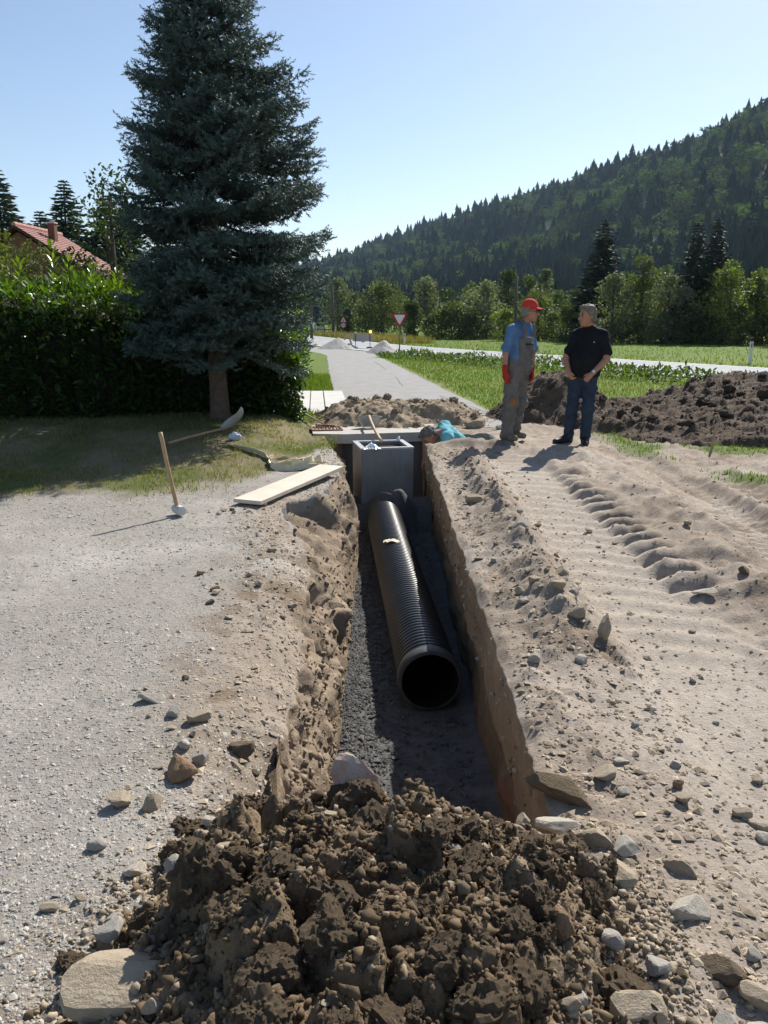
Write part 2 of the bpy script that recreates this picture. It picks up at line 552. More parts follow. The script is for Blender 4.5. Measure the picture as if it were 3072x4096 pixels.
def build_ground():
    yb = np.array([-6000, -1500, -300, -60, -15, -5, -2, -0.5, 0.2, 0.6])
    yd = [0.8]
    while yd[-1] < 16:
        yd.append(yd[-1] * 1.0068)
    yd = np.array(yd)
    yf = [16.1]
    while yf[-1] < 6000:
        yf.append(yf[-1] * 1.06)
    ends0 = TY0 + np.linspace(-0.03, 0.0, 8)
    ends1 = TY1 + np.linspace(0.0, 0.03, 8)
    Y = np.concatenate([yb, yd, yf, ends0, ends1])
    Y = np.unique(np.sort(Y))
    Y = Y[np.concatenate([[True], np.diff(Y) > 5e-4])]
    g = sst(TY0 - 0.03, TY0, Y) * sst(TY1 + 0.03, TY1, Y)
    W = np.where(Y < 0.6, 1.2, 0.85 + 0.56 * np.clip(Y, 0.6, None))
    xl, xb, xr = trench_left(Y), trench_left_foot(Y), trench_right(Y)
    tl = np.linspace(1, 0, 235) ** 1.15
    outer = np.array([9000, 3000, 800, 200, 60, 20, 8, 3, 1.0])
    cols, secs = [], []
    XL = xl[:, None] - W[:, None] * tl[None]
    XLo = (xl - W)[:, None] - outer[None]
    Xleft = np.concatenate([XLo, XL], 1)
    XR = xr[:, None] + (W[:, None] + 0.6) * (np.linspace(0, 1, 260) ** 1.15)[None]
    XRo = (xr + W + 0.6)[:, None] + outer[::-1][None]
    Xright = np.concatenate([XR, XRo], 1)
    Zl = ground_height(Xleft, Y[:, None] + 0 * Xleft)
    Zr = ground_height(Xright, Y[:, None] + 0 * Xright)
    # left wall: broken lip, sloping shoulder, steep foot
    ns = 54
    s = np.linspace(0, 1, ns + 2)[1:-1]
    lipz = Zl[:, -1]
    kx = [0, 0.10, 0.22, 0.52, 0.62, 1.0]
    xs = np.stack([np.interp(s, kx, [a, a + min(0.015, 0.2 * (b - a)), a + 0.30 * (b - a), a + 0.80 * (b - a), a + 0.90 * (b - a), b]) for a, b in zip(xl, xb)])
    zs = np.stack([np.interp(s, kx, [h, h - 0.13 * q, h - 0.06 - 0.13 * q, -0.38, -0.50, FLOOR]) for h, q in zip(lipz, np.clip(0.55 + 1.1 * fbm(Y * 6, 4.0, 0, 4, 97), 0.1, 1.2))])
    YY = Y[:, None] + 0 * xs
    env = np.sin(np.clip(s * 1.02, 0, 1) * PI)[None] ** 0.40
    d1, d2, cid = worley(YY * 5.5 + 0.3 * vn(YY * 3, zs * 6, 0, 71), zs * 4.0 + xs * 2, 72)
    e1, e2, eid = worley(YY * 13, zs * 15 + xs * 6, 172)
    blocks = (cid - 0.5) * 0.055 + 0.03 * (d2 - d1) + 0.03 * fbm(YY * 15, zs * 2.2, 0, 3, 176) + (eid - 0.5) * 0.03 * sst(7.5, 4.5, YY)
    n = 0.065 * fbm(YY * 3.2, zs * 5, 0, 4, 73) + 0.050 * fbm(YY * 8, zs * 5, xs * 6, 3, 74, 0.6) + sst(7.5, 4.0, YY) * (0.030 * fbm(YY * 20, zs * 24, xs * 18, 2, 175) + 0.012 * fbm(YY * 40, zs * 40, xs * 30, 1, 174))
    steep = sst(0.52, 0.75, s)[None]
    amp = (1 - 0.45 * steep)
    wide = np.clip((xb - xl)[:, None] / 0.25, 0.7, 1.15)
    xs = xs + env * amp * (n + blocks) * 0.95 * wide
    zs = zs + env * amp * (1.0 * n - 0.6 * blocks) * (1 - steep) * wide
    wsel = (Y > 2.4) & (Y < 10.5)
    global LEFT_WALL
    LEFT_WALL = np.stack([xs, YY, zs], -1)[wsel][:, 3:-6].reshape(-1, 3)
    # floor
    nf = 40
    f = np.linspace(0, 1, nf)
    xrb = xr + 0.05 + 0.03 * fbm(Y * 2.1, 9.9, 0, 3, 75)
    Xf = xb[:, None] + (xrb - xb)[:, None] * f[None]
    Yf = Y[:, None] + 0 * Xf
    Zf = FLOOR + 0.012 * fbm(Xf * 6, Yf * 6, 0, 4, 76) + 0.05 * np.exp(-(f / 0.13) ** 2)[None] * (0.7 + fbm(Yf * 1.7, 2.0, 0, 2, 77)) + 0.03 * np.exp(-((1 - f) / 0.1) ** 2)[None]
    # right wall: rough undercut foot below a clean cut face
    nr = 34
    t = np.linspace(0, 1, nr + 1)[1:]
    cutz = -0.42 + 0.10 * fbm(Y * 1.6, 5.5, 0, 4, 78)
    top = Zr[:, 0]
    zw = np.stack([np.interp(t, [0, 0.42, 0.47, 1.0], [z0, c - 0.02, c + 0.02, tp - 0.004]) for z0, c, tp in zip(Zf[:, -1], cutz, top)])
    xw = np.stack([np.interp(t, [0, 0.42, 0.47, 0.97, 1.0], [b, b - 0.01, a + 0.012, a + 0.0, a + 0.003]) for a, b in zip(xr, xrb)])
    YW = Y[:, None] + 0 * xw
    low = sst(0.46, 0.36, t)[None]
    xw = xw + low * (0.05 * fbm(YW * 5, zw * 6, 0, 4, 79)) + 0.006 * fbm(YW * 4, zw * 3, 0, 4, 80) + 0.010 * fbm(YW * 1.1, zw * 17, 0, 3, 188) - 0.010 * sst(0.25, 0.5, fbm(YW * 5, zw * 7, 1.0, 3, 189))
    flatx = np.linspace(0, 1, xs.shape[1] + nf + nr + 1)[1:]
    flatx = xl[:, None] + (xr - xl)[:, None] * flatx[None]
    mid = np.concatenate([xs, Xf, xw], 1)
    mid = np.where(g[:, None] > 0.001, mid, flatx)
    X = np.concatenate([Xleft, mid, Xright[:, 1:]], 1)
    Z = np.concatenate([Zl, zs, Zf, zw, Zr[:, 1:]], 1)
    nl, iw0 = Xleft.shape[1], Xleft.shape[1]
    iw1 = iw0 + ns
    if1 = iw1 + nf
    ir1 = if1 + nr
    G = g[:, None]
    base = ground_height(X[:, iw0:ir1], Y[:, None] + 0 * X[:, iw0:ir1])
    Z[:, iw0:ir1] = Z[:, iw0:ir1] * G + base * (1 - G) * (G < 1)
    YA = Y[:, None] + 0 * X
    YA[:, iw0:iw1] += (g > 0)[:, None] * env * 0.02 * fbm(xs * 20, zs * 12, YY * 12, 2, 81) * 0
    C = ground_color(X, YA)
    # soils of the cut
    lw = np.empty(xs.shape + (3,))
    lw[...] = (0.275, 0.215, 0.155)
    v = fbm(YY * 2.5, zs * 4, 0, 4, 82)[..., None]
    lw = lw * (1 + 0.35 * v)
    dk = sst(0.05, 0.4, fbm(YY * 3.3, zs * 3, 5.0, 3, 83))[..., None]
    lw = lw * (1 - 0.45 * dk) + np.array([0.13, 0.10, 0.075]) * 0.45 * dk
    lw = lw * (1 - 0.5 * sst(0.7, 0.95, s)[None, :, None]) + np.array([0.33, 0.255, 0.165]) * 0.5 * sst(0.7, 0.95, s)[None, :, None]
    crust = (sst(0.14, 0.06, s)[None] * sst(5.2, 6.0, YY) * sst(8.2, 7.7, YY))[..., None]
    lw = lw * (1 - crust) + np.array([0.30, 0.285, 0.262]) * crust
    fl = np.empty(Xf.shape + (3,))
    fl[...] = (0.125, 0.122, 0.118)
    fl *= (1 + 0.35 * fbm(Xf * 15, Yf * 15, 0, 3, 84))[..., None]
    rw = np.empty(xw.shape + (3,))
    rw[...] = (0.30, 0.215, 0.135)
    rw *= (1 + 0.18 * fbm(YW * 0.8, zw * 16, 0, 3, 185) + 0.34 * fbm(YW * 3.0, zw * 2.0, 0, 4, 85) + 0.12 * fbm(YW * 22, zw * 8, 0, 2, 87))[..., None]
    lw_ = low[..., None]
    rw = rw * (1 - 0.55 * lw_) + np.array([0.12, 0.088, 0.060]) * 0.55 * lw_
    red = sst(0.30, 0.45, fbm(YW * 2.6, zw * 3.1, 2.0, 3, 86))[..., None] * lw_
    rw = rw * (1 - 0.5 * red) + np.array([0.24, 0.095, 0.06]) * 0.5 * red
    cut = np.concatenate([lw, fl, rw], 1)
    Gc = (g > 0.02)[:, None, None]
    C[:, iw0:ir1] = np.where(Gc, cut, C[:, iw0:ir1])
    V = np.stack([X, YA, Z], -1).reshape(-1, 3)
    nrw, ncl = X.shape
    i = np.arange((nrw - 1) * (ncl - 1))
    a = (i // (ncl - 1)) * ncl + i % (ncl - 1)
    F = np.stack([a, a + 1, a + 1 + ncl, a + ncl], 1)
    m, nt, p, out = nodes('soil_ground')
    at = nt.nodes.new('ShaderNodeAttribute')
    at.attribute_name = 'Col'
    n1 = ramp_noise(nt, 130, 3, 0.65)
    n2 = ramp_noise(nt, 26, 5, 0.6)
    c = mixc(nt, 1.0, at.outputs['Color'], mixc(nt, maprange(nt, n1.outputs[0], 0.3, 0.7), (0.82, 0.81, 0.80), (1.14, 1.14, 1.14)), 'MULTIPLY')
    c = mixc(nt, 1.0, c, mixc(nt, maprange(nt, n2.outputs[0], 0.3, 0.7), (0.86, 0.85, 0.84), (1.12, 1.12, 1.12)), 'MULTIPLY')
    nt.links.new(c, p.inputs['Base Color'])
    p.inputs['Roughness'].default_value = 0.95
    p.inputs['Specular IOR Level'].default_value = 0.15
    b = nt.nodes.new('ShaderNodeBump')
    b.inputs['Strength'].default_value = 0.8
    b.inputs['Distance'].default_value = 0.014
    nb = ramp_noise(nt, 55, 9, 0.7)
    nt.links.new(nb.outputs[0], b.inputs['Height'])
    nt.links.new(b.outputs[0], p.inputs['Normal'])
    o = obj('ground', V, F, m, smooth=True, col=C.reshape(-1, 3))
    tag(o, kind='structure')


build_ground()

# ---------------------------------------------------------------- roads
ASPH = matte('pale_asphalt', (0.25, 0.243, 0.232), (0.315, 0.307, 0.292), 2.5, 0.9, 0.25, 220, 0.004, fine=0.10)
ASPH2 = matte('road_asphalt', (0.27, 0.275, 0.28), (0.33, 0.335, 0.34), 1.2, 0.85, 0.15, 150, 0.004)
PAINT = matte('road_paint', (0.62, 0.62, 0.60), (0.74, 0.74, 0.72), 6, 0.7)


def strip(name, L, Rr, z, mat, nseg=1, parent=None):
    L, Rr = np.asarray(L, float), np.asarray(Rr, float)
    t = np.linspace(0, 1, nseg + 1)
    X = L[:, None, :] * (1 - t[None, :, None]) + Rr[:, None, :] * t[None, :, None]
    n, k = X.shape[:2]
    V = np.concatenate([X, np.full((n, k, 1), z)], -1).reshape(-1, 3)
    i = np.arange((n - 1) * (k - 1))
    a = (i // (k - 1)) * k + i % (k - 1)
    F = np.stack([a, a + 1, a + 1 + k, a + k], 1)
    return obj(name, V, F, mat, parent)


ys = np.concatenate([np.linspace(12.35, 30, 60), np.linspace(30.5, 52, 30)])
wl = 0.05 * fbm(ys * 1.3, 1.0, 0, 3, 91)
wr = 0.06 * fbm(ys * 1.1, 2.0, 0, 3, 92)
fl_ = sst(38, 50, ys)
lane = strip('lane', np.stack([LANE_L(ys) + wl - fl_ * 1.5, ys], 1), np.stack([LANE_R(ys) + wr + fl_ * 1.5, ys], 1), 0.006, ASPH, 6)
tag(lane, kind='structure')
# cracks in the lane surface: shallow dark tar lines
CRACK = plain('crack_tar', (0.10, 0.095, 0.09), 0.9)
for (x0, y0, x1, y1, sd) in ((-0.1, 15.2, 0.55, 14.6, 1), (0.35, 24, 0.5, 20.5, 2), (-0.4, 33, 0.1, 27.5, 3), (1.2, 17.8, 1.9, 14.2, 4)):
    tt = np.linspace(0, 1, 40)
    cx = x0 + (x1 - x0) * tt + 0.07 * fbm(tt * 6, sd * 3.3, 0, 3, 93)
    cy = y0 + (y1 - y0) * tt
    wv = 0.012 * (0.4 + np.abs(fbm(tt * 9, sd * 1.1, 0, 2, 94)))
    strip('crack', np.stack([cx - wv, cy], 1), np.stack([cx + wv, cy], 1), 0.0105, CRACK, 1, lane)


def spline(P, n=80):
    P = np.asarray(P, float)
    t = np.concatenate([[0], np.cumsum(np.linalg.norm(np.diff(P, axis=0), axis=1))])
    u = np.linspace(0, t[-1], n)
    out = np.stack([np.interp(u, t, P[:, i]) for i in range(P.shape[1])], 1)
    k = np.ones(9) / 9
    for i in range(P.shape[1]):
        pad = np.concatenate([2 * out[0, i] - out[4:0:-1, i], out[:, i], 2 * out[-1, i] - out[-2:-6:-1, i]])
        out[:, i] = np.convolve(pad, k, 'valid')
    return out


MR = spline([(-40, 190), (-20, 135), (-9.5, 98), (-6.2, 85), (-2.6, 71), (1.14, 55.5), (4.9, 46), (13.4, 28), (19, 16), (24, 4), (28, -12)], 160)   # far edge
T = np.gradient(MR, axis=0)
T /= np.linalg.norm(T, axis=1)[:, None]
NRM = np.stack([T[:, 1], -T[:, 0]], 1)        # towards the near edge
MRN = MR + NRM * 6.0
main_road = strip('main_road', MR, MRN, 0.030, ASPH2, 4)
tag(main_road, kind='structure')
strip('edge_line', MR + NRM * 0.15, MR + NRM * 0.30, 0.0345, PAINT, 1, main_road)
strip('edge_line', MR + NRM * 5.70, MR + NRM * 5.85, 0.0345, PAINT, 1, main_road)
arc = np.concatenate([[0], np.cumsum(np.linalg.norm(np.diff(MR, axis=0), axis=1))])
for a0 in np.arange(30, arc[-1] - 10, 7.5):
    u = np.linspace(a0, a0 + 4.2, 4)
    c0 = np.stack([np.interp(u, arc, (MR + NRM * 2.93)[:, i]) for i in (0, 1)], 1)
    c1 = np.stack([np.interp(u, arc, (MR + NRM * 3.07)[:, i]) for i in (0, 1)], 1)
    strip('centre_dash', c0, c1, 0.0345, PAINT, 1, main_road)

# concrete apron at the end of the trench, poured strips beside the lane
CONC = matte('old_concrete', (0.40, 0.375, 0.33), (0.50, 0.475, 0.43), 5, 0.9, 0.35, 90, 0.006, fine=0.12)
CONC2 = matte('clean_concrete', (0.50, 0.49, 0.46), (0.58, 0.57, 0.545), 3, 0.9, 0.2, 120, 0.003, fine=0.05)


def slab_mesh(poly, z0, z1, sub=14):
    """polygon slab with slightly wavering edges"""
    P = []
    for a, b in zip(poly, poly[1:] + poly[:1]):
        for k in range(sub):
            t = k / sub
            P.append((a[0] + (b[0] - a[0]) * t, a[1] + (b[1] - a[1]) * t))
    P = np.array(P)
    P += 0.012 * np.stack([fbm(P[:, 0] * 5, P[:, 1] * 5, 0, 3, 95), fbm(P[:, 0] * 5, P[:, 1] * 5, 3, 3, 96)], 1)
    m = MB()
    m.prism([tuple(p) for p in P], z0, z1)
    return m


apron = slab_mesh([(-1.02, 11.40), (-0.55, 11.36), (0.62, 11.60), (0.80, 12.55), (-0.55, 12.62), (-1.12, 12.36)], -0.10, 0.035).build('concrete_apron', CONC)
tag(apron, kind='structure')
strips = empty('pavement', (0, 0, 0))
tag(strips, kind='structure')
for i in range(4):
    x0, x1 = -1.86 + i * 0.29, -1.86 + i * 0.29 + 0.27
    if i == 3:
        x1 += 0.16
    m = MB()
    m.prism([(x0 - 0.02, 14.05), (x1 - 0.02, 14.05), (x1 - 0.42, 18.8), (x0 - 0.42, 18.8)], -0.05, 0.026 + 0.003 * (i % 2))
    m.build('paving_strip', CONC2, strips, bevel=0.006)

# ---------------------------------------------------------------- the wooded hill
AZ = [-40, -16, -4.1, -0.9, 2.2, 5.3, 9.9, 12.8, 15.7, 19.5, 24, 32, 50, 70]
EL = [2.0, 2.3, 3.6, 4.6, 5.7, 6.6, 7.8, 8.7, 9.5, 10.5, 12.3, 14.2, 16.0, 16.0]
RIDGE = lambda a: np.interp(a, [-40, 0, 22, 70], [1250, 1150, 820, 700])
FOOT = lambda a: np.interp(a, [-40, 0, 22, 70], [420, 330, 250, 220])


def hill_height(a, r):
    zr = RIDGE(a) * np.tan(np.radians(np.interp(a, AZ, EL))) * 0.97
    t = (r - FOOT(a)) / (RIDGE(a) - FOOT(a))
    up = np.where(t <= 1, sst(0, 1, np.clip(t, 0, 1) * 0.84 + 0.0) / sst(0, 1, 0.84), 1 - 0.35 * np.clip(t - 1, 0, 3))
    z = zr * np.clip(up, -1, 1)
    rad = np.radians(a)
    X, Y = r * np.sin(rad), r * np.cos(rad)
    return z + (9 * fbm(X / 90, Y / 90, 0, 3, 101)) * sst(0.05, 0.5, t) * sst(1.0, 0.75, t)


def build_hill():
    a = np.linspace(-40, 70, 120)
    t = np.concatenate([[-0.05], np.linspace(0, 1, 40), [1.1, 1.4, 2.2]])
    A = a[:, None] + 0 * t[None]
    Rr = FOOT(A) + (RIDGE(A) - FOOT(A)) * t[None]
    Z = hill_height(A, Rr)
    Z[:, 0] = -3
    V = np.stack([Rr * np.sin(np.radians(A)), Rr * np.cos(np.radians(A)), Z - 0.5], -1).reshape(-1, 3)
    n, k = A.shape
    i = np.arange((n - 1) * (k - 1))
    q = (i // (k - 1)) * k + i % (k - 1)
    F = np.stack([q, q + k, q + k + 1, q + 1], 1)
    m = matte('forest_floor', (0.030, 0.040, 0.018), (0.045, 0.055, 0.022), 0.02, 0.95)
    tag(obj('hill', V, F, m, smooth=True), kind='structure')


build_hill()
LEAF = leafmat('foliage', trans=0.38, rough=0.55, spec=0.3)
FORESTM = leafmat('forest_canopy', trans=0.25, rough=0.9, spec=0.05, ttint=(1.1, 1.15, 0.7))
LEAFG = leafmat('glossy_leaf', trans=0.30, rough=0.28, spec=0.6, ttint=(1.5, 1.7, 0.35))
NEEDLE = leafmat('needles', trans=0.12, rough=0.6, spec=0.25, ttint=(1, 1.1, 0.8))
GRASS = leafmat('grass_blade', trans=0.45, rough=0.5, spec=0.3, ttint=(1.3, 1.4, 0.4))
BARK = matte('bark', (0.075, 0.058, 0.044), (0.12, 0.098, 0.078), 14, 0.95, 0.6, 40, 0.02)
LEAFQ_V = [(-0.5, 0, 0), (0, -0.28, 0.06), (0.5, 0, 0), (0, 0.28, 0.06)]
LEAFQ_F = [(0, 1, 2, 3)]


def conifer_template(seed, layers=7, pts=7):
    r = np.random.RandomState(seed)
    V, F = [], []
    for L in range(layers):
        t = L / layers
        rad = 0.20 * (1 - t) ** 0.8 * r.uniform(0.85, 1.15)
        zb, zt = 0.06 + 0.90 * t, min(1.0, 0.06 + 0.90 * t + 0.26)
        b = len(V)
        V.append((r.uniform(-.01, .01), r.uniform(-.01, .01), zt))
        for k in range(pts * 2):
            an = PI * k / pts + L
            rr = rad * (r.uniform(0.8, 1.25) if k % 2 == 0 else r.uniform(0.35, 0.6))
            V.append((math.cos(an) * rr, math.sin(an) * rr, zb + r.uniform(-0.02, 0.02) + (0.05 if k % 2 else -0.02)))
        for k in range(pts * 2):
            F.append((b, b + 1 + k, b + 1 + (k + 1) % (pts * 2)))
    return np.array(V), np.array(F)


def broad_template(seed, n=120, s=0.11):
    r = np.random.RandomState(seed)
    lobes = [(r.uniform(-.18, .18), r.uniform(-.18, .18), r.uniform(.35, .80), r.uniform(.16, .26)) for _ in range(7)]
    P = []
    for k in range(n):
        c = lobes[k % 7]
        d = r.normal(size=3)
        d /= np.linalg.norm(d)
        d[2] = abs(d[2]) * 1.0 if r.rand() < .75 else d[2]
        P.append(np.array(c[:3]) + d * c[3] * r.uniform(.75, 1.05))
    P = np.array(P)
    M = randrot(n, r) * (s * r.uniform(.7, 1.3, n))[:, None, None]
    V, F, _ = scatter(LEAFQ_V, LEAFQ_F, M, P)
    return V, F


def build_forest():
    r = np.random.RandomState(11)
    Vs, Fs3, Fs4, Cs = [], [], [], []
    nv = 0
    n = 3600
    a = r.uniform(-8, 30, n)
    t = r.uniform(0, 1.03, n) ** 0.85
    # the far skyline gets its own row of trees
    a[:260] = np.linspace(-8, 30, 260)
    t[:260] = r.uniform(0.975, 1.01, 260)
    rr = FOOT(a) + (RIDGE(a) - FOOT(a)) * t
    X, Y = rr * np.sin(np.radians(a)), rr * np.cos(np.radians(a))
    Z = hill_height(a, rr)
    mixn = 0.75 * fbm(X / 34, Y / 34, 0, 3, 111)
    broad = (mixn + r.normal(0, 0.20, n)) > 0.04 + 0.45 * sst(0.35, 0.10, t)
    broad[:260] = r.rand(260) < 0.22
    hs = r.uniform(12, 22, n)
    hs[:260] *= r.uniform(.6, 1.3, 260)
    hs = hs * np.interp(rr, [200, 1200], [0.92, 1.15])
    for kind in range(8):
        isb = kind >= 4
        sel = np.where((broad == isb) & ((np.arange(n) % 4) == kind % 4))[0]
        tv, tf = broad_template(40 + kind, 84, 0.125) if isb else conifer_template(30 + kind)
        k = len(sel)
        an = r.uniform(0, 2 * PI, k)
        h = hs[sel] * (0.80 if isb else 1.0)
        wd = h * r.uniform(0.9, 1.3, k) * (1.25 if isb else 1.35)
        M = np.zeros((k, 3, 3))
        M[:, 0, 0], M[:, 0, 1] = np.cos(an) * wd, -np.sin(an) * wd
        M[:, 1, 0], M[:, 1, 1] = np.sin(an) * wd, np.cos(an) * wd
        M[:, 2, 2] = h
        if isb:
            c = np.array([0.072, 0.112, 0.030]) * r.uniform(.45, 1.6, (k, 1)) * r.uniform(.9, 1.12, (k, 3))
        else:
            c = np.array([0.024, 0.048, 0.026]) * r.uniform(.7, 1.35, (k, 1))
        V, F, C = scatter(tv, tf, M, np.stack([X, Y, Z - 1], 1)[sel], c)
        (Fs4 if isb else Fs3).append(F + nv)
        nv += len(V)
        Vs.append(V)
        Cs.append(C)
    o = obj('hillside_forest', np.concatenate(Vs), [np.concatenate(Fs3), np.concatenate(Fs4)], FORESTM, col=np.concatenate(Cs))
    tag(o, 'dense mixed conifer and broadleaf forest covering the whole hillside', 'forest', kind='stuff')


build_forest()


# ---------------------------------------------------------------- single trees
def broadleaf(name, label, cat, x, y, h, w, pal, nleaf, leaf, seed, group=None, low=0.12, nl=18, trunk=True, depth=None, lean=0.0, shape=1.0):
    r = np.random.RandomState(seed)
    root = empty(name, (x, y, 0))
    tag(root, label, cat, group)
    d = depth or w
    lobes = []
    for k in range(nl):
        t = r.uniform(0, 1)
        zc = h * (low + (0.93 - low) * t)
        env = math.sin(min(1, (t * 0.82 + 0.18)) * PI) ** 0.6 if shape == 1.0 else (1 - t) ** 0.45
        an = r.uniform(0, 2 * PI)
        q = r.uniform(0.1, 0.72) * env
        lr = r.uniform(0.15, 0.27) * w * (0.5 + 0.6 * env)
        lobes.append((q * w / 2 * math.cos(an) * 1.25 + lean * zc, q * d / 2 * math.sin(an) * 1.25, zc - 0.12 * lr, lr))
    lobes.append((lean * h, 0, h * 0.90, 0.14 * w))
    L = np.array(lobes)
    idx = r.randint(0, len(L), nleaf)
    dd = r.normal(size=(nleaf, 3))
    dd /= np.linalg.norm(dd, axis=1)[:, None]
    rad = L[idx, 3] * r.uniform(0.45, 1.12, nleaf) ** 0.6
    P = L[idx, :3] + dd * rad[:, None] * np.array([1, 1, 0.85])
    # sprigs that break the outline
    P += (r.rand(nleaf, 1) < 0.12) * dd * r.uniform(0, 0.30, (nleaf, 1)) * L[idx, 3:4]
    P[:, 2] = np.abs(P[:, 2]) + 0.02
    M = randrot(nleaf, r) * (leaf * r.uniform(0.6, 1.35, nleaf))[:, None, None]
    V, F, _ = scatter(LEAFQ_V, LEAFQ_F, M, P)
    tint = r.uniform(0.75, 1.25, (len(L), 1))[idx]
    C = np.array(pal) * tint * r.uniform(0.7, 1.35, (nleaf, 1)) * r.uniform(0.93, 1.08, (nleaf, 3))
    tag(obj('crown', V, F, LEAF, root, col=np.repeat(C, 4, axis=0)), kind='stuff')
    if trunk:
        m = MB()
        tr = 0.022 * h + 0.02
        m.tube([(0, 0, -0.1), (lean * h * .2, 0, h * 0.2), (lean * h * .5 + r.uniform(-.05, .05) * w, r.uniform(-.05, .05) * w, h * 0.5), (lean * h * .85, 0, h * 0.86)], [tr * 1.3, tr, tr * 0.6, tr * 0.15], 7)
        for k in range(min(9, nl)):
            l = lobes[k]
            z0 = max(0.1 * h, l[2] - 0.25 * h)
            m.tube([(lean * z0, 0, z0), (l[0] * 0.5, l[1] * 0.5, (z0 + l[2]) / 2 + 0.02 * h), (l[0], l[1], l[2])], [tr * 0.45, tr * 0.28, tr * 0.1], 5, False)
        m.build('trunk', BARK, root, True)
    return root


def spruce_far(name, label, x, y, h, w, seed, group, pal=(0.020, 0.036, 0.018), dens=1.0, pine=False, cat='spruce tree'):
    r = np.random.RandomState(seed)
    root = empty(name, (x, y, 0))
    tag(root, label, cat, group)
    P, D, S = [], [], []
    z = h * (0.04 if not pine else 0.12)
    while z < h * 0.985:
        t = z / h
        L = w / 2 * ((1 - t) ** 0.85 if not pine else min(1, 2.2 * (1 - t)) ** 0.8 * (0.75 + 0.25 * math.sin(t * 17 + seed))) + 0.05
        nb = r.randint(4, 7)
        a0 = r.uniform(0, 2 * PI)
        for k in range(nb):
            an = a0 + 2 * PI * k / nb + r.uniform(-.3, .3)
            Lb = L * r.uniform(0.7, 1.2)
            for q in np.arange(0.12, 1.0, 0.10 / max(Lb, .35)):
                nsp = 2 if r.rand() < dens else 1
                for _ in range(nsp):
                    rad = Lb * q
                    zz = z + (0.10 * Lb * q if pine else -0.34 * Lb * q + 0.20 * Lb * q * q) + r.uniform(-.06, .06) * L
                    off = r.uniform(-.32, .32) * (1.05 - q) * Lb
                    P.append((math.cos(an) * rad - math.sin(an) * off, math.sin(an) * rad + math.cos(an) * off, zz))
                    da = an + r.uniform(-.8, .8)
                    D.append((math.cos(da), math.sin(da), r.uniform(-.35, .2) + (0.45 if pine else 0)))
                    S.append(r.uniform(0.16, 0.34) * (0.5 + 0.5 * (1 - t)))
        z += h * 0.021 * r.uniform(.8, 1.2)
    P, D, S = np.array(P), np.array(D), np.array(S)
    k = len(P)
    tv = np.array([(0, -0.3, 0), (0.16, 0.1, -0.05), (0, 1, 0.02), (-0.16, 0.1, -0.05), (0, 0.25, 0.16)])
    tf = np.array([(0, 1, 4), (1, 2, 4), (2, 3, 4), (3, 0, 4)])
    M = frames(D, r.uniform(-1, 1, k)) * (S * h / 9.0 * 1.9)[:, None, None]
    V, F, C = scatter(tv, tf, M, P, np.array(pal) * r.uniform(.6, 1.5, (k, 1)))
    tag(obj('crown', V, F, NEEDLE, root, col=C), kind='stuff')
    m = MB()
    m.tube([(0, 0, -0.2), (0.02 * h * r.uniform(-1, 1), 0, h * 0.5), (0, 0, h * 0.97)], [0.019 * h, 0.012 * h, 0.002 * h], 7)
    m.build('trunk', BARK, root, True)
    return root


def along(px):
    """distance of the tree belt for a bearing (tangent of the bearing)"""
    return np.interp(px, [-0.10, -0.05, 0.01, 0.06, 0.17, 0.27, 0.39, 0.50, 0.6], [112, 97, 84, 78, 70, 64, 60, 58, 56])


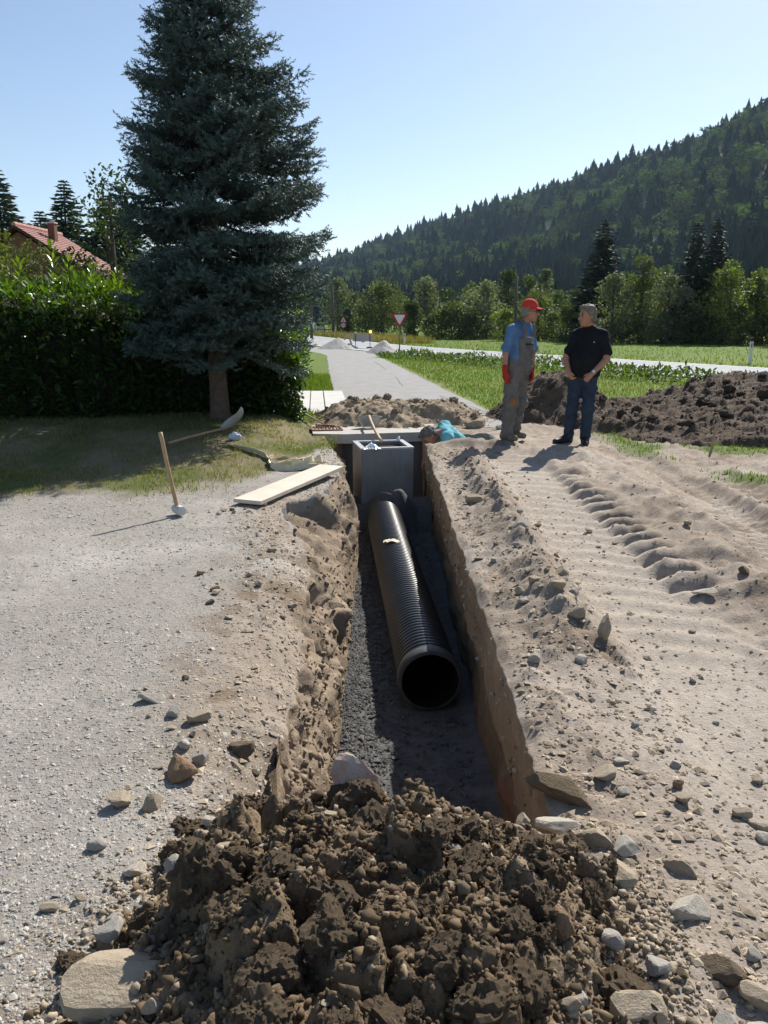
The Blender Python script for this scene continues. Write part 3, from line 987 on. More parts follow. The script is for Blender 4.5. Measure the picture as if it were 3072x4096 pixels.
GREY = (0.135, 0.155, 0.10)
OLIVE = (0.105, 0.128, 0.040)
YEL = (0.135, 0.172, 0.036)
DARK = (0.05, 0.072, 0.027)
MID = (0.078, 0.108, 0.038)
belt = [  # bearing, extra distance, height, width, palette, leaf count, label, name, category
    (-0.056, 6, 7.2, 4.4, GREY, 3800, 'tall pale grey-green tree beside the utility pole at the far bend', 'tree', 'tree'),
    (-0.044, 0, 2.9, 2.6, DARK, 1500, 'dark round bush directly behind the speed limit sign', 'bush', 'bush'),
    (-0.035, 4, 5.0, 2.6, MID, 1500, 'small dark green tree between pale tree and yellow-green tree', 'tree', 'tree'),
    (-0.022, 0, 3.4, 4.2, MID, 2400, 'low bush behind the roadworks barrier board', 'bush', 'bush'),
    (-0.002, 2, 5.9, 4.3, OLIVE, 3800, 'yellow-green topped tree left of the give way sign', 'tree', 'tree'),
    (0.036, -2, 3.4, 3.3, MID, 2200, 'round bush immediately right of the give way sign', 'bush', 'bush'),
    (0.052, 5, 6.0, 4.3, GREY, 3800, 'round silvery willow right of the give way sign', 'willow', 'tree'),
    (0.083, -1, 3.0, 5.6, OLIVE, 3000, 'wide low olive bush between the two silvery willows', 'bush', 'bush'),
    (0.124, 3, 5.1, 4.8, GREY, 3800, 'silvery willow left of the man in the red cap', 'willow', 'tree'),
    (0.146, -3, 2.5, 3.0, YEL, 1600, 'bright yellow-green bush below the second silvery willow', 'bush', 'bush'),
    (0.173, 5, 5.9, 3.0, MID, 2200, 'slim green tree rising above the red cap', 'tree', 'tree'),
    (0.196, 9, 6.6, 2.4, GREY, 1500, 'slim pale tree standing between red cap and large spruce', 'tree', 'tree'),
    (0.188, 0, 4.2, 3.2, OLIVE, 1900, 'thin sparse sapling between the two standing men', 'sapling', 'tree'),
    (0.222, -2, 2.8, 3.2, MID, 1700, 'low green bush between the two standing men', 'bush', 'bush'),
    (0.277, -3, 5.0, 3.6, GREY, 2900, 'grey-green tree right of the large single spruce', 'tree', 'tree'),
    (0.312, -1, 6.4, 3.8, OLIVE, 3800, 'tall pointed olive tree between single spruce and spruce pair', 'tree', 'tree'),
    (0.345, -2, 4.9, 3.2, GREY, 2500, 'grey-green tree just left of the spruce pair', 'tree', 'tree'),
    (0.417, -2, 5.7, 3.5, YEL, 3300, 'yellow-green tree just right of the spruce pair', 'tree', 'tree'),
    (0.452, -1, 5.2, 3.3, OLIVE, 3000, 'rounded olive tree second from the right photo edge', 'tree', 'tree'),
    (0.486, -3, 5.9, 3.8, OLIVE, 3300, 'leafy olive tree cut by the right photo edge', 'tree', 'tree'),
    (0.530, 0, 5.5, 3.6, MID, 1500, 'green tree past the right photo edge', 'tree', 'tree'),
]
for i, (b, e, h, w, pal, nl, lab, nm, cat) in enumerate(belt):
    d = along(b) + e
    bush = nm == 'bush'
    broadleaf(nm, lab, cat, b * d, d, h, w * (1.12 if bush else 1.28), pal, int(nl * 1.15), 0.26 if d > 75 else 0.21, 200 + i, 'trees and bushes along the meadow edge', low=0.06 if bush else 0.08, nl=14 if bush else 26, shape=1.0 if bush or i % 3 else 0.5)
for i, b in enumerate((0.06, 0.11, 0.205, 0.245, 0.29, 0.315, 0.338, 0.372, 0.395, 0.43, 0.462, 0.497)):
    d = along(b) - 2.5 + (i % 3)
    broadleaf('bush', 'low dark undergrowth bush at the foot of the tree belt', 'bush', b * d, d, 2.2 + 0.5 * (i % 2), 3.4, (MID, DARK, OLIVE)[i % 3], 1400, 0.20, 260 + i, 'undergrowth bushes below the tree belt', low=0.08, nl=12)
for i, (b, e, h, w, lab) in enumerate(((0.262, 2, 9.6, 5.6, 'large broad dark spruce standing alone behind the men'), (0.372, 0, 8.6, 4.2, 'shorter dark spruce on the left of the pair'), (0.396, 0.6, 8.9, 4.6, 'taller dark spruce on the right of the pair'))):
    d = along(b) + e
    spruce_far('spruce', lab, b * d, d, h, w, 300 + i, 'dark spruces in the tree belt', dens=1.4)
# second rank behind the belt
for i, b in enumerate((0.02, 0.075, 0.105, 0.15, 0.21, 0.24, 0.29, 0.335, 0.43, 0.475)):
    d = along(b) + 12 + 5 * (i % 3)
    broadleaf('tree', 'dim green tree filling a gap behind the meadow tree belt', 'tree', b * d, d, 4.6 + (i % 4) * 0.7, 5.0, (MID, DARK)[i % 2], 1700, 0.30, 320 + i, 'trees in the second rank', low=0.1, nl=16)

# pines behind the house
pines = [(-27.2, 60, 11.6, 6.0, 'tall pine with a slim pointed top at the left photo edge'), (-25.2, 62, 9.0, 6.0, 'short pine left of the chimney behind the house'), (-22.9, 61, 10.9, 6.2, 'tall pine directly behind the chimney'), (-20.6, 63, 10.4, 6.2, 'bushy pine right of the chimney'), (-18.6, 61, 8.8, 6.0, 'pine behind the middle of the red roof'), (-16.2, 62, 7.6, 6.0, 'lower pine above the roof eave'), (-13.5, 63, 7.2, 6.4, 'low pine between the roof and the fruit tree')]
for i, (x, y, h, w, lab) in enumerate(pines):
    spruce_far('pine', lab, x, y, h + 0.6, w * 1.45, 340 + i, 'pines behind the house', pal=(0.040, 0.066, 0.030), dens=1.3, cat='pine tree')
broadleaf('pear_tree', 'leafy dark fruit tree between the house and the blue spruce', 'tree', -6.0, 18.6, 5.0, 3.3, (0.045, 0.068, 0.020), 4200, 0.10, 351, low=0.2, nl=20, shape=0.5)
broadleaf('shrub', 'yellow-green shrub above the hedge at the left photo edge', 'shrub', -8.0, 16.6, 3.65, 1.9, (0.13, 0.155, 0.040), 4200, 0.095, 352, low=0.2, nl=14)
broadleaf('shrub', 'thin grey-green shrub in front of the house wall', 'shrub', -7.2, 20.0, 3.1, 2.6, (0.11, 0.135, 0.07), 4200, 0.075, 353, low=0.25, nl=12)

broadleaf('shrub', 'dense olive shrub hiding the gable wall below the red roof', 'shrub', -8.1, 19.4, 3.4, 2.6, (0.12, 0.14, 0.05), 3800, 0.085, 354, low=0.2, nl=14)


# ---------------------------------------------------------------- house
def build_house():
    H = empty('house', (-15.8, 36, 0), R(-4))
    tag(H, 'house with red tiled roof and brick chimney behind the hedge', 'house')
    wallm = matte('brown_render', (0.16, 0.075, 0.045), (0.20, 0.095, 0.06), 4, 0.9, 0.2, 60)
    tilem = matte('roof_tile', (0.40, 0.20, 0.17), (0.47, 0.26, 0.225), 3, 0.8, 0.3, 30, fine=0.1)
    wood = matte('dark_timber', (0.055, 0.03, 0.02), (0.08, 0.045, 0.03), 6, 0.8)
    hw, L, ze, zr = 3.1, 4.4, 3.72, 5.6
    m = MB()
    m.prism([(-hw + .25, 0), (hw - .25, 0), (hw - .25, ze - .1), (0, zr - .25), (-hw + .25, ze - .1)], 0.3, L - 0.3, 'y')
    m.build('wall', wallm, H)
    n = 17
    sl = math.hypot(hw, zr - ze)
    ang = math.atan2(zr - ze, hw)
    for side in (1, -1):
        roof = MB()
        nc = 22
        for k in range(n):
            u0, u1 = k / n, (k + 1.25) / n
            lift0, lift1 = 0.050, 0.010
            for c in range(nc):
                y0, y1 = L * c / nc, L * (c + 0.96) / nc
                ym = (y0 + y1) / 2
                V = []
                for (u, lf) in ((1 - u0, lift0), (max(0, 1 - u1), lift1)):
                    for (yy, b) in ((y0, 0), (ym, 0.02), (y1, 0)):
                        V.append((side * hw * u, yy, zr - (zr - ze) * u + lf + b))
                roof.add(V, [(0, 1, 4, 3), (1, 2, 5, 4)])
        ro = roof.build('roof_tiles', tilem, H)
        deck = MB()
        deck.prism([(0, zr), (side * hw, ze), (side * hw, ze - .12), (0, zr - .12)], 0.0, L, 'y')
        deck.build('roof_deck', wood, H)
    rd = MB()
    for k in range(13):
        rd.tube([(0, L * k / 13, zr + .03), (0, L * (k + .95) / 13, zr + .045)], [0.10, 0.115], 8)
    rd.build('ridge_tiles', tilem, H)
    ch = MB()
    ch.box((0.75, 2.0, zr - 0.20), (0.30, 0.30, 0.95))
    c = ch.build('chimney', matte('chimney_brick', (0.12, 0.055, 0.04), (0.16, 0.075, 0.055), 8, 0.9, 0.4, 25), H)
    ch = MB()
    ch.box((0.75, 2.0, zr + 0.30), (0.37, 0.37, 0.06))
    ch.tube([(0.75, 2.0, zr + .32), (0.75, 2.0, zr + .43)], 0.1, 8)
    ch.build('chimney_cap', CONC, c)
    for x in (-1.3, 1.2):
        w = MB()
        w.box((x, 0.27, 2.6), (0.9, 0.06, 1.1))
        ww = w.build('window', wood, H)
        g = MB()
        g.box((x, 0.235, 2.6), (0.78, 0.02, 0.98))
        g.build('pane', plain('window_glass', (0.03, 0.04, 0.05), 0.1, 0.5), ww)


build_house()


# ---------------------------------------------------------------- hedge
def laurel(n, P, Dn, size, cols, r, mat, name, parent):
    tv = np.array([(0, 0, 0), (0.20, 0.35, 0.05), (0.17, 0.75, 0.02), (0, 1.0, -0.08), (-0.17, 0.75, 0.02), (-0.20, 0.35, 0.05), (0, 0.5, -0.02)])
    tf = np.array([(0, 1, 6), (1, 2, 6), (2, 3, 6), (3, 4, 6), (4, 5, 6), (5, 0, 6)])
    M = frames(Dn, r.uniform(-0.9, 0.9, n)) * size[:, None, None]
    V, F, C = scatter(tv, tf, M, P, cols)
    return obj(name, V, F, mat, parent, col=C)


def build_hedge():
    r = np.random.RandomState(5)
    Hd = empty('hedge', (-4, 14, 0))
    tag(Hd, 'tall dark cherry laurel hedge with bright new shoots turning the corner', 'hedge')
    off = np.array([-4, 14, 0])

    def top(x, y):
        base = np.interp(x / 0.87, [-14, -6.2, -4.2, -3.2, -2.2, -1.5], [2.35, 2.15, 1.98, 1.88, 1.5, 1.05])
        back = np.interp(y, [11.8, 13, 18, 24], [0, 0.15, 0.5, 0.75]) * (x > -2.6)
        return base + back + 0.22 * fbm(x * 1.6, y * 1.4, 0, 3, 121)
    P, N = [], []
    # front face
    n = 12500
    x = -1.27 - 10.5 * r.uniform(0, 1, n) ** 1.15
    z = r.uniform(0.03, 1.0, n)
    yb = np.interp(x, [-12, -5.2, -1.3], [11.0, 11.3, 12.3])
    zt = top(x, yb)
    P.append(np.stack([x, yb + 0.16 * fbm(x * 1.5, z * 3, 0, 3, 122) + r.uniform(-0.05, 0.35, n), z * zt], 1))
    N.append(np.tile([-0.05, -1.0, 0.35], (n, 1)))
    # top
    n = 4200
    x = -1.3 - 10 * r.uniform(0, 1, n) ** 1.1
    q = r.uniform(0, 1.5, n)
    y = np.interp(x, [-12, -5.2, -1.3], [11.0, 11.3, 12.3]) + q
    P.append(np.stack([x, y, top(x, y) + r.uniform(-0.18, 0.10, n) - 0.12 * (q < .2)], 1))
    N.append(np.tile([0, -0.35, 1.0], (n, 1)))
    # lane side
    n = 4200
    y = 12.2 + 11.8 * r.uniform(0, 1, n)
    xs_ = np.interp(y, [12.2, 14.3, 24], [-1.28, -1.98, -2.3])
    z = r.uniform(0.03, 1, n)
    P.append(np.stack([xs_ + 0.18 * fbm(y * 1.3, z * 3, 0, 3, 123) - r.uniform(-.05, .3, n), y, z * top(xs_, y)], 1))
    N.append(np.tile([1.0, -0.2, 0.4], (n, 1)))
    n = 1500
    y = 12.4 + 11.4 * r.uniform(0, 1, n)
    xs_ = np.interp(y, [12.2, 14.3, 24], [-1.28, -1.98, -2.3]) - r.uniform(0, 1.2, n)
    P.append(np.stack([xs_, y, top(xs_, y) + r.uniform(-.15, .1, n)], 1))
    N.append(np.tile([0.3, -0.3, 1.0], (n, 1)))
    P, N = np.concatenate(P), np.concatenate(N)
    n = len(P)
    D = N + r.normal(0, 0.55, (n, 3))
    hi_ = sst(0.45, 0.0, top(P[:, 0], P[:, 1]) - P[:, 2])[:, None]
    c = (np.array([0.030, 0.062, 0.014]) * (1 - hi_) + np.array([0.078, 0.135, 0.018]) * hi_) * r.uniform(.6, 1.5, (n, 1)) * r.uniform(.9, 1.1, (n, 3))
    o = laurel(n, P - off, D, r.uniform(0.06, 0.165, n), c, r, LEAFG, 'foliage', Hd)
    tag(o, kind='stuff')
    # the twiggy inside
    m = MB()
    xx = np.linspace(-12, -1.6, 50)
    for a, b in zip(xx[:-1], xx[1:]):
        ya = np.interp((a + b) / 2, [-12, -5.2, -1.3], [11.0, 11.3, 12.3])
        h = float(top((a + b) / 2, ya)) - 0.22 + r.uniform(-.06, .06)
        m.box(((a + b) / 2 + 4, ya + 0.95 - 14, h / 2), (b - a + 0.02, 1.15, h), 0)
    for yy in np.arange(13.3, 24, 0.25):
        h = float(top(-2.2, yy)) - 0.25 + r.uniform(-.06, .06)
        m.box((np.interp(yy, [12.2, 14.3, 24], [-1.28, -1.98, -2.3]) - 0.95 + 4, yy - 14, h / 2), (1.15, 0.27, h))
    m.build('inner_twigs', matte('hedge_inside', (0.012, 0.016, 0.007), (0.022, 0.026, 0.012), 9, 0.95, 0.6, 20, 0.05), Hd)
    # young shoots
    sh = [(-5.35, 13.5, 2.15, .62), (-5.15, 13.6, 2.1, .45), (-4.35, 13.6, 2.0, .35), (-3.55, 13.6, 2.0, .68), (-3.42, 13.7, 2.0, .55), (-2.85, 13.7, 1.95, .58), (-2.72, 13.8, 1.95, .45), (-4.0, 13.5, 2.0, .3), (-5.9, 13.5, 2.15, .35), (-3.15, 13.6, 1.95, .35), (-4.7, 13.5, 2.05, .4), (-1.62, 14.3, .95, .4), (-1.72, 14.1, .8, .35), (-1.95, 18.5, 1.5, .4), (-2.05, 21, 1.75, .45), (-2.2, 23.5, 1.7, .5), (-1.9, 17, 1.2, .4)]
    for (x, y, z, h) in sh:
        if y < 14.5:
            x, y, z, h = x * .87, y * .87, z - .05, h * .87
        k = int(10 + 14 * h)
        t = np.linspace(0.1, 1, k)
        an = np.arange(k) * 2.4 + r.uniform(0, 6)
        P = np.stack([x + 0.02 * np.cos(an), y + 0.02 * np.sin(an), z + h * t], 1)
        D = np.stack([np.cos(an), np.sin(an), 0.9 + 0.7 * t], 1)
        c = np.array([0.155, 0.215, 0.022]) * r.uniform(.75, 1.2, (k, 1))
        tag(laurel(k, P - off, D, r.uniform(.10, .15, k), c, r, LEAFG, 'shoot', Hd), kind='stuff')


build_hedge()


# ---------------------------------------------------------------- blue spruce
def build_blue_spruce():
    r = np.random.RandomState(3)
    bx, by, H = -2.38, 11.6, 9.6
    root = empty('blue_spruce', (bx, by, 0.2))
    root.scale = (0.865, 0.865, 0.865)
    tag(root, 'tall blue spruce with bare lower trunk in front of the hedge', 'spruce tree')
    P, D, S, T = [], [], [], []
    limbs = []
    z = 1.32
    wi = 0
    prof = lambda z: np.interp(z, [0.9, 1.3, 2.2, 3.2, 4.2, 5.2, 6.3, 7.5, 8.6, 9.6], [1.45, 1.66, 1.72, 1.64, 1.52, 1.28, 0.80, 0.48, 0.26, 0.05])
    while z < H - 0.12:
        L0 = float(prof(z))
        nb = 8 if z < 6.5 else 5
        a0 = r.uniform(0, 2 * PI)
        for k in range(nb):
            an = a0 + 2 * PI * k / nb + r.uniform(-.28, .28)
            L = L0 * r.uniform(0.86, 1.10)
            if z < 2.0 and math.cos(an) > 0.2:
                L *= 0.84
            L *= (1 + (0.14 if z < 5 else 0.06) * math.cos(an)) * (0.97 if math.cos(an) > 0 else 0.92)
            if r.rand() < 0.05:
                L *= 0.7
            dz0 = r.uniform(-0.20, 0.04) - float(np.interp(z, [0.9, 1.6, 3.2], [0.22, 0.18, 0.0]))
            up = 0.20 + 0.10 * (z / H)
            pt = lambda q: np.array([math.cos(an) * L * q, math.sin(an) * L * q, z + dz0 * L * q * 1.6 + up * L * q * q * q])
            limbs.append([pt(q) for q in (0, 0.3, 0.6, 0.9)])
            radial = np.array([math.cos(an), math.sin(an), 0])
            tang = np.array([-math.sin(an), math.cos(an), 0])
            # leading shoots
            for q in np.arange(0.22, 1.02, 0.055 / L):
                d = radial + np.array([0, 0, dz0 * 1.6 + 3 * up * q * q]) + r.normal(0, .2, 3)
                P.append(pt(q)); D.append(d); S.append(r.uniform(.10, .15)); T.append(q)
            # branchlets on both sides
            for q in np.arange(0.16, 0.97, 0.085 / L):
                for sd in (-1, 1):
                    bl = (0.10 + 0.46 * (1 - q) ** 0.8) * min(L, 1.5) * r.uniform(0.65, 1.15) * (1 if q > 0.25 else 0.6)
                    dirb = radial * r.uniform(0.55, 0.85) + tang * sd * r.uniform(0.7, 1.0)
                    dirb /= np.linalg.norm(dirb)
                    b0 = pt(q)
                    step = 0.068
                    for w in np.arange(step, bl, step):
                        if q < 0.4 and w < 0.3 * bl:
                            continue
                        p = b0 + dirb * w + np.array([0, 0, -0.10 * w + 0.08 * r.normal() * 0.35])
                        dd = dirb + r.normal(0, .38, 3) + np.array([0, 0, 0.12])
                        P.append(p); D.append(dd); S.append(r.uniform(.10, .165)); T.append(q + 0.3 * w / max(bl, .01))
                        if r.rand() < 0.45:
                            s2 = tang * r.choice([-1, 1]) * 0.8 + radial * .4 + np.array([0, 0, r.uniform(-.5, .35)])
                            P.append(p); D.append(s2); S.append(r.uniform(.07, .11)); T.append(q)
        z += 0.172 * r.uniform(.8, 1.2) * (1.0 if z < 7 else 0.85)
        wi += 1
    for q in np.linspace(0, 1, 30):
        P.append(np.array([0, 0, H - 0.9 + 0.9 * q])); D.append(np.array([r.uniform(-.8, .8), r.uniform(-.8, .8), .9])); S.append(.12); T.append(1)
    P, D, S, T = np.array(P), np.array(D), np.array(S), np.array(T)
    n = len(P)
    print('spruce shoots', n)
    # bottle-brush shoot: needles fanned around a twig
    tv, tf = [], []
    k = 0
    rr = np.random.RandomState(9)
    for i in range(11):
        t = i / 10
        an = i * 2.4
        b = np.array([0, t * 0.85, 0])
        tip = np.array([math.cos(an) * 0.27, t * 0.85 + 0.22, math.sin(an) * 0.27])
        sid = np.array([-math.sin(an), 0, math.cos(an)]) * 0.075
        tv += [b - sid, b + sid, tip]
        tf.append((k, k + 1, k + 2))
        k += 3
    M = frames(D, r.uniform(0, 6, n)) * S[:, None, None]
    mixv = np.clip(r.normal(0.5, 0.25, (n, 1)), 0, 1)
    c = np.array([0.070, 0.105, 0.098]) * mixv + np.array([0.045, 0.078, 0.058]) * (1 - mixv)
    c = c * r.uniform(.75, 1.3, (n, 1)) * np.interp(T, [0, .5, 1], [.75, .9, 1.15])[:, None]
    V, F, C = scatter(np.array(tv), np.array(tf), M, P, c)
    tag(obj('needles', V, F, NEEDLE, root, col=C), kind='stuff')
    m = MB()
    m.tube([(0, 0, -0.1), (0.01, 0, 0.12), (0, 0, 0.6), (-0.02, 0, 1.5), (0, 0, 4), (0, 0, 9.4)], [0.21, 0.165, 0.145, 0.135, 0.09, 0.01], 18)
    m.build('trunk', matte('spruce_bark', (0.085, 0.060, 0.045), (0.14, 0.105, 0.082), 9, 0.95, 0.9, 26, 0.03), root, True)
    m = MB()
    for l in limbs:
        m.tube(l, [0.03, 0.022, 0.014, 0.006], 4, False)
    tag(m.build('limbs', BARK, root, True), kind='stuff')


build_blue_spruce()


# ---------------------------------------------------------------- grass and low plants
def blades(name, X, Y, Z, hgt, wid, cols, r, label, cat):
    n = len(X)
    an = r.uniform(0, 2 * PI, n)
    ln = r.uniform(0.1, 0.75, n) * hgt
    la = r.uniform(0, 2 * PI, n)
    b = np.stack([X, Y, Z - 0.005], 1)
    s = np.stack([np.cos(an), np.sin(an), 0 * an], 1) * wid[:, None] / 2
    mid = b + np.stack([np.cos(la) * ln * .35, np.sin(la) * ln * .35, hgt * .6], 1)
    tip = b + np.stack([np.cos(la) * ln, np.sin(la) * ln, hgt], 1)
    V = np.stack([b - s, b + s, mid + s * .7, mid - s * .7, tip], 1).reshape(-1, 3)
    i = np.arange(n) * 5
    F4 = np.stack([i, i + 1, i + 2, i + 3], 1)
    F3 = np.stack([i + 3, i + 2, i + 4], 1)
    o = obj(name, V, [F4, F3], GRASS, col=np.repeat(cols, 5, axis=0))
    return tag(o, label, cat, kind='stuff')


def build_grass():
    r = np.random.RandomState(21)
    # lawn by the hedge
    n = 56000
    y = 7.0 + 5.8 * r.uniform(0, 1, n) ** 1.0
    x = -0.62 - (0.52 * y + 0.2) * r.uniform(0, 1, n)
    dens = lawn_mask(x, y) * (0.12 + 0.62 * sst(-0.35, 0.25, fbm(x * 1.8, y * 1.8, 0, 3, 131)))
    k = r.uniform(0, 1, n) < dens
    k &= ~((y > 11.3) & (y < 12.6) & (x > -1.1))
    k &= ~((y > 14.0) & (x > -1.9))
    x, y = x[k], y[k]
    n = len(x)
    mixg = np.clip(0.5 + 0.9 * fbm(x * 1.1, y * 1.1, 0, 3, 132) + 0.3 * sst(10, 12, y) + r.normal(0, .2, n), 0, 1)[:, None]
    c = np.array([0.23, 0.195, 0.10]) * (1 - mixg) + np.array([0.115, 0.155, 0.035]) * mixg
    blades('lawn_grass', x, y, ground_height(x, y), r.uniform(.02, .065, n), r.uniform(.005, .010, n), c * r.uniform(.7, 1.3, (n, 1)), r, 'short patchy lawn grass between gravel yard and hedge', 'grass')
    # verge between lane and main road, and the patch by the topsoil
    n = 80000
    y = 7.5 + 45 * r.uniform(0, 1, n) ** 1.5
    x = LANE_R(np.clip(y, 12, 50)) + 0.04 + (0.52 * y + 2) * r.uniform(0, 1, n) ** 1.2
    far = np.interp(y, MRN[::-1, 1], MRN[::-1, 0])
    k = (r.uniform(0, 1, n) < verge_mask(x, y)) & (x < far - 0.3)
    k &= ~((y < 12.3) & (x < 2.6))
    x, y = x[k], y[k]
    n = len(x)
    mixg = np.clip(0.6 + 0.7 * fbm(x * 0.9, y * 0.6, 0, 3, 133) + r.normal(0, .25, n), 0, 1)[:, None]
    c = np.array([0.14, 0.15, 0.04]) * (1 - mixg) + np.array([0.085, 0.155, 0.022]) * mixg
    sc = np.interp(y, [8, 20, 50], [1, 1.4, 2.4])
    blades('verge_grass', x, y, ground_height(x, y), r.uniform(.03, .085, n) * sc ** .5 * np.interp(y, [8, 14], [.45, 1.0]), r.uniform(.008, .016, n) * sc, c * r.uniform(.7, 1.3, (n, 1)), r, 'bright green grass verge between lane and main road', 'grass')
    # strip left of the lane
    n = 9000
    y = 12.5 + 12 * r.uniform(0, 1, n)
    x = LANE_L(y) - 1.4 * r.uniform(0, 1, n)
    k = ((y > 18.9) | (y < 14.0)) & ~((y < 12.7) & (x > -1.1))
    x, y = x[k], y[k]
    n = len(x)
    c = np.array([0.11, 0.165, 0.030]) * r.uniform(.7, 1.3, (n, 1))
    blades('lane_edge_grass', x, y, ground_height(x, y), r.uniform(.05, .14, n), r.uniform(.01, .018, n), c, r, 'strip of grass between the lane and the hedge', 'grass')
    # hay meadow past the main road
    n = 30000
    t = r.uniform(0, 1, n)
    s = r.uniform(40, arc[-1] - 12, n)
    px, py = np.interp(s, arc, MR[:, 0]), np.interp(s, arc, MR[:, 1])
    nx, ny = np.interp(s, arc, NRM[:, 0]), np.interp(s, arc, NRM[:, 1])
    o = -(0.3 + 30 * t ** 1.6)
    x, y = px + nx * o, py + ny * o
    k = (y > 14) & (np.abs(x) < 0.6 * y + 3)
    x, y = x[k], y[k]
    n = len(x)
    c = np.array([0.105, 0.16, 0.024]) * r.uniform(.75, 1.25, (n, 1))
    blades('meadow_grass', x, y, 0 * x, r.uniform(.06, .16, n), r.uniform(.02, .05, n), c, r, 'mown bright green meadow past the main road', 'grass')
    # leafy weeds in the ditch
    n = 26000
    s = r.uniform(58, arc[-1] - 14, n)
    px, py = np.interp(s, arc, MRN[:, 0]), np.interp(s, arc, MRN[:, 1])
    nx, ny = np.interp(s, arc, NRM[:, 0]), np.interp(s, arc, NRM[:, 1])
    o = 0.35 + 2.1 * r.uniform(0, 1, n)
    x, y = px + nx * o, py + ny * o
    top = 0.36 * np.sin(np.clip((o - .2) / 2.4, 0, 1) * PI) ** .6 * (0.85 + 0.8 * fbm(x * .8, y * .8, 0, 3, 134))
    k = (y > 12) & (y < 37.5) & (x < .62 * y + 2)
    x, y, top = x[k], y[k], top[k]
    n = len(x)
    P = np.stack([x, y, top * r.uniform(.25, 1.1, n) + .02], 1)
    D = r.normal(0, .8, (n, 3)) + np.array([0, 0, .55])
    c = np.array([0.072, 0.115, 0.022]) * r.uniform(.55, 1.5, (n, 1)) * r.uniform(.9, 1.1, (n, 3))
    o = laurel(n, P, D, r.uniform(.09, .20, n), c, r, LEAF, 'ditch_weeds', None)
    tag(o, 'dense leafy weeds growing in the ditch along the main road', 'weeds', kind='stuff')
    # dry tall grass on the far bank
    n = 5000
    y = 60 + 34 * r.uniform(0, 1, n)
    fx = np.interp(y, MR[::-1, 1], MR[::-1, 0])
    x = fx + 0.4 + 3.5 * r.uniform(0, 1, n)
    c = np.array([0.19, 0.155, 0.075]) * r.uniform(.7, 1.2, (n, 1))
    blades('dry_bank_grass', x, y, 0 * x, r.uniform(.2, .7, n), r.uniform(.03, .07, n), c, r, 'tall dry brown grass behind the roadworks barrier', 'grass')


build_grass()

# ---------------------------------------------------------------- soil heaps
SOILDARK = matte('wet_brown_soil', (0.155, 0.108, 0.063), (0.25, 0.182, 0.114), 9, 0.92, 0.9, 70, 0.02, spec=0.25, fine=0.25, attr=True)
TOPSOIL = matte('dark_topsoil', (0.080, 0.055, 0.037), (0.15, 0.108, 0.073), 4, 0.95, 0.9, 45, 0.03, fine=0.25, attr=True)
SAND = matte('tan_subsoil', (0.27, 0.205, 0.138), (0.36, 0.285, 0.20), 4, 0.95, 0.8, 50, 0.02, fine=0.12, attr=True)
GRAVELM = matte('grey_gravel', (0.36, 0.34, 0.31), (0.46, 0.44, 0.405), 5, 0.95, 0.8, 40, 0.02, attr=True)
DARKGRAVEL = matte('dark_gravel', (0.085, 0.085, 0.086), (0.15, 0.148, 0.145), 22, 0.9, 0.8, 90, 0.02, attr=True)
PEBBLE = matte('pebbles', (0.80, 0.79, 0.77), (1.1, 1.09, 1.06), 30, 0.9, 0.3, 200, 0.004, attr=True)


def heap_height(x, y):
    """foreground heap of dug clods that closes the near end of the trench"""
    x, y = np.asarray(x, float), np.asarray(y, float)
    n = fbm(x * 1.6, y * 1.6, 0, 3, 141)
    u = (x + 0.04 - 0.17 * (y - 1.6)) / (0.80 + 0.12 * n + 0.06 * np.clip((y - 1.6) / .5, -1, 1))
    v = (y - 1.62) / np.where(y > 1.62, 0.90, 0.98)
    rr = np.sqrt(u * u + v * v + 0.15 * u * v) + 0.10 * n
    rr = np.minimum(rr, 0.62 + 0.42 * np.hypot((x + 0.46) / 0.20, (y - 2.26) / 0.26) + 0.10 * n)
    prof = sst(1.0, 0.25, rr)
    d1, d2, cid = worley(x * 7.5 + 0.4 * n, y * 7.5, 142)
    e1, e2, eid = worley(x * 17, y * 17, 143)
    lum = 0.105 * (cid - 0.25) * sst(0.02, 0.3, d2 - d1) + 0.045 * (eid - 0.3) * sst(0.02, 0.25, e2 - e1)
    fine = 0.045 * fbm(x * 9, y * 9, 0, 4, 144) + 0.010 * fbm(x * 45, y * 45, 0, 3, 145)
    z = -0.04 + prof * 0.30 + (lum + fine) * sst(1.06, 0.75, rr)
    return z, rr


def heap_body_height(x, y):
    """the heap itself, with the slope that runs down into the trench behind its crest"""
    inside = (x > trench_left(y) + 0.015) & (x < 0.58) & (y > 2.22)
    yc = np.where(inside, 2.22, y)
    z, rr = heap_height(x, yc)
    drop = np.clip(y - 2.22, 0, None) * 1.7
    z = np.where(inside, np.maximum(FLOOR - 0.05, np.maximum(z, 0.02) - drop + 0.03 * fbm(x * 9, y * 9, 0, 3, 147)), z)
    return z, np.where(inside, np.minimum(rr, 0.9), rr)


def field(name, x0, x1, y0, y1, nx, ny, fn, mat, parent, colfn=None):
    """height field; cells that lie well under the ground are left out"""
    xs, ys = np.linspace(x0, x1, nx), np.linspace(y0, y1, ny)
    X, Y = np.meshgrid(xs, ys)
    Z, keep = fn(X, Y)
    V = np.stack([X, Y, Z], -1).reshape(-1, 3)
    i = np.arange((ny - 1) * (nx - 1))
    a = (i // (nx - 1)) * nx + i % (nx - 1)
    F = np.stack([a, a + 1, a + 1 + nx, a + nx], 1)
    kp = keep.reshape(-1)
    F = F[kp[F].any(1)]
    used = np.unique(F)
    remap = np.full(len(V), -1)
    remap[used] = np.arange(len(used))
    C = np.ones((len(V), 3)) if colfn is None else colfn(X, Y).reshape(-1, 3)
    return obj(name, V[used], remap[F], mat, parent, True, C[used])


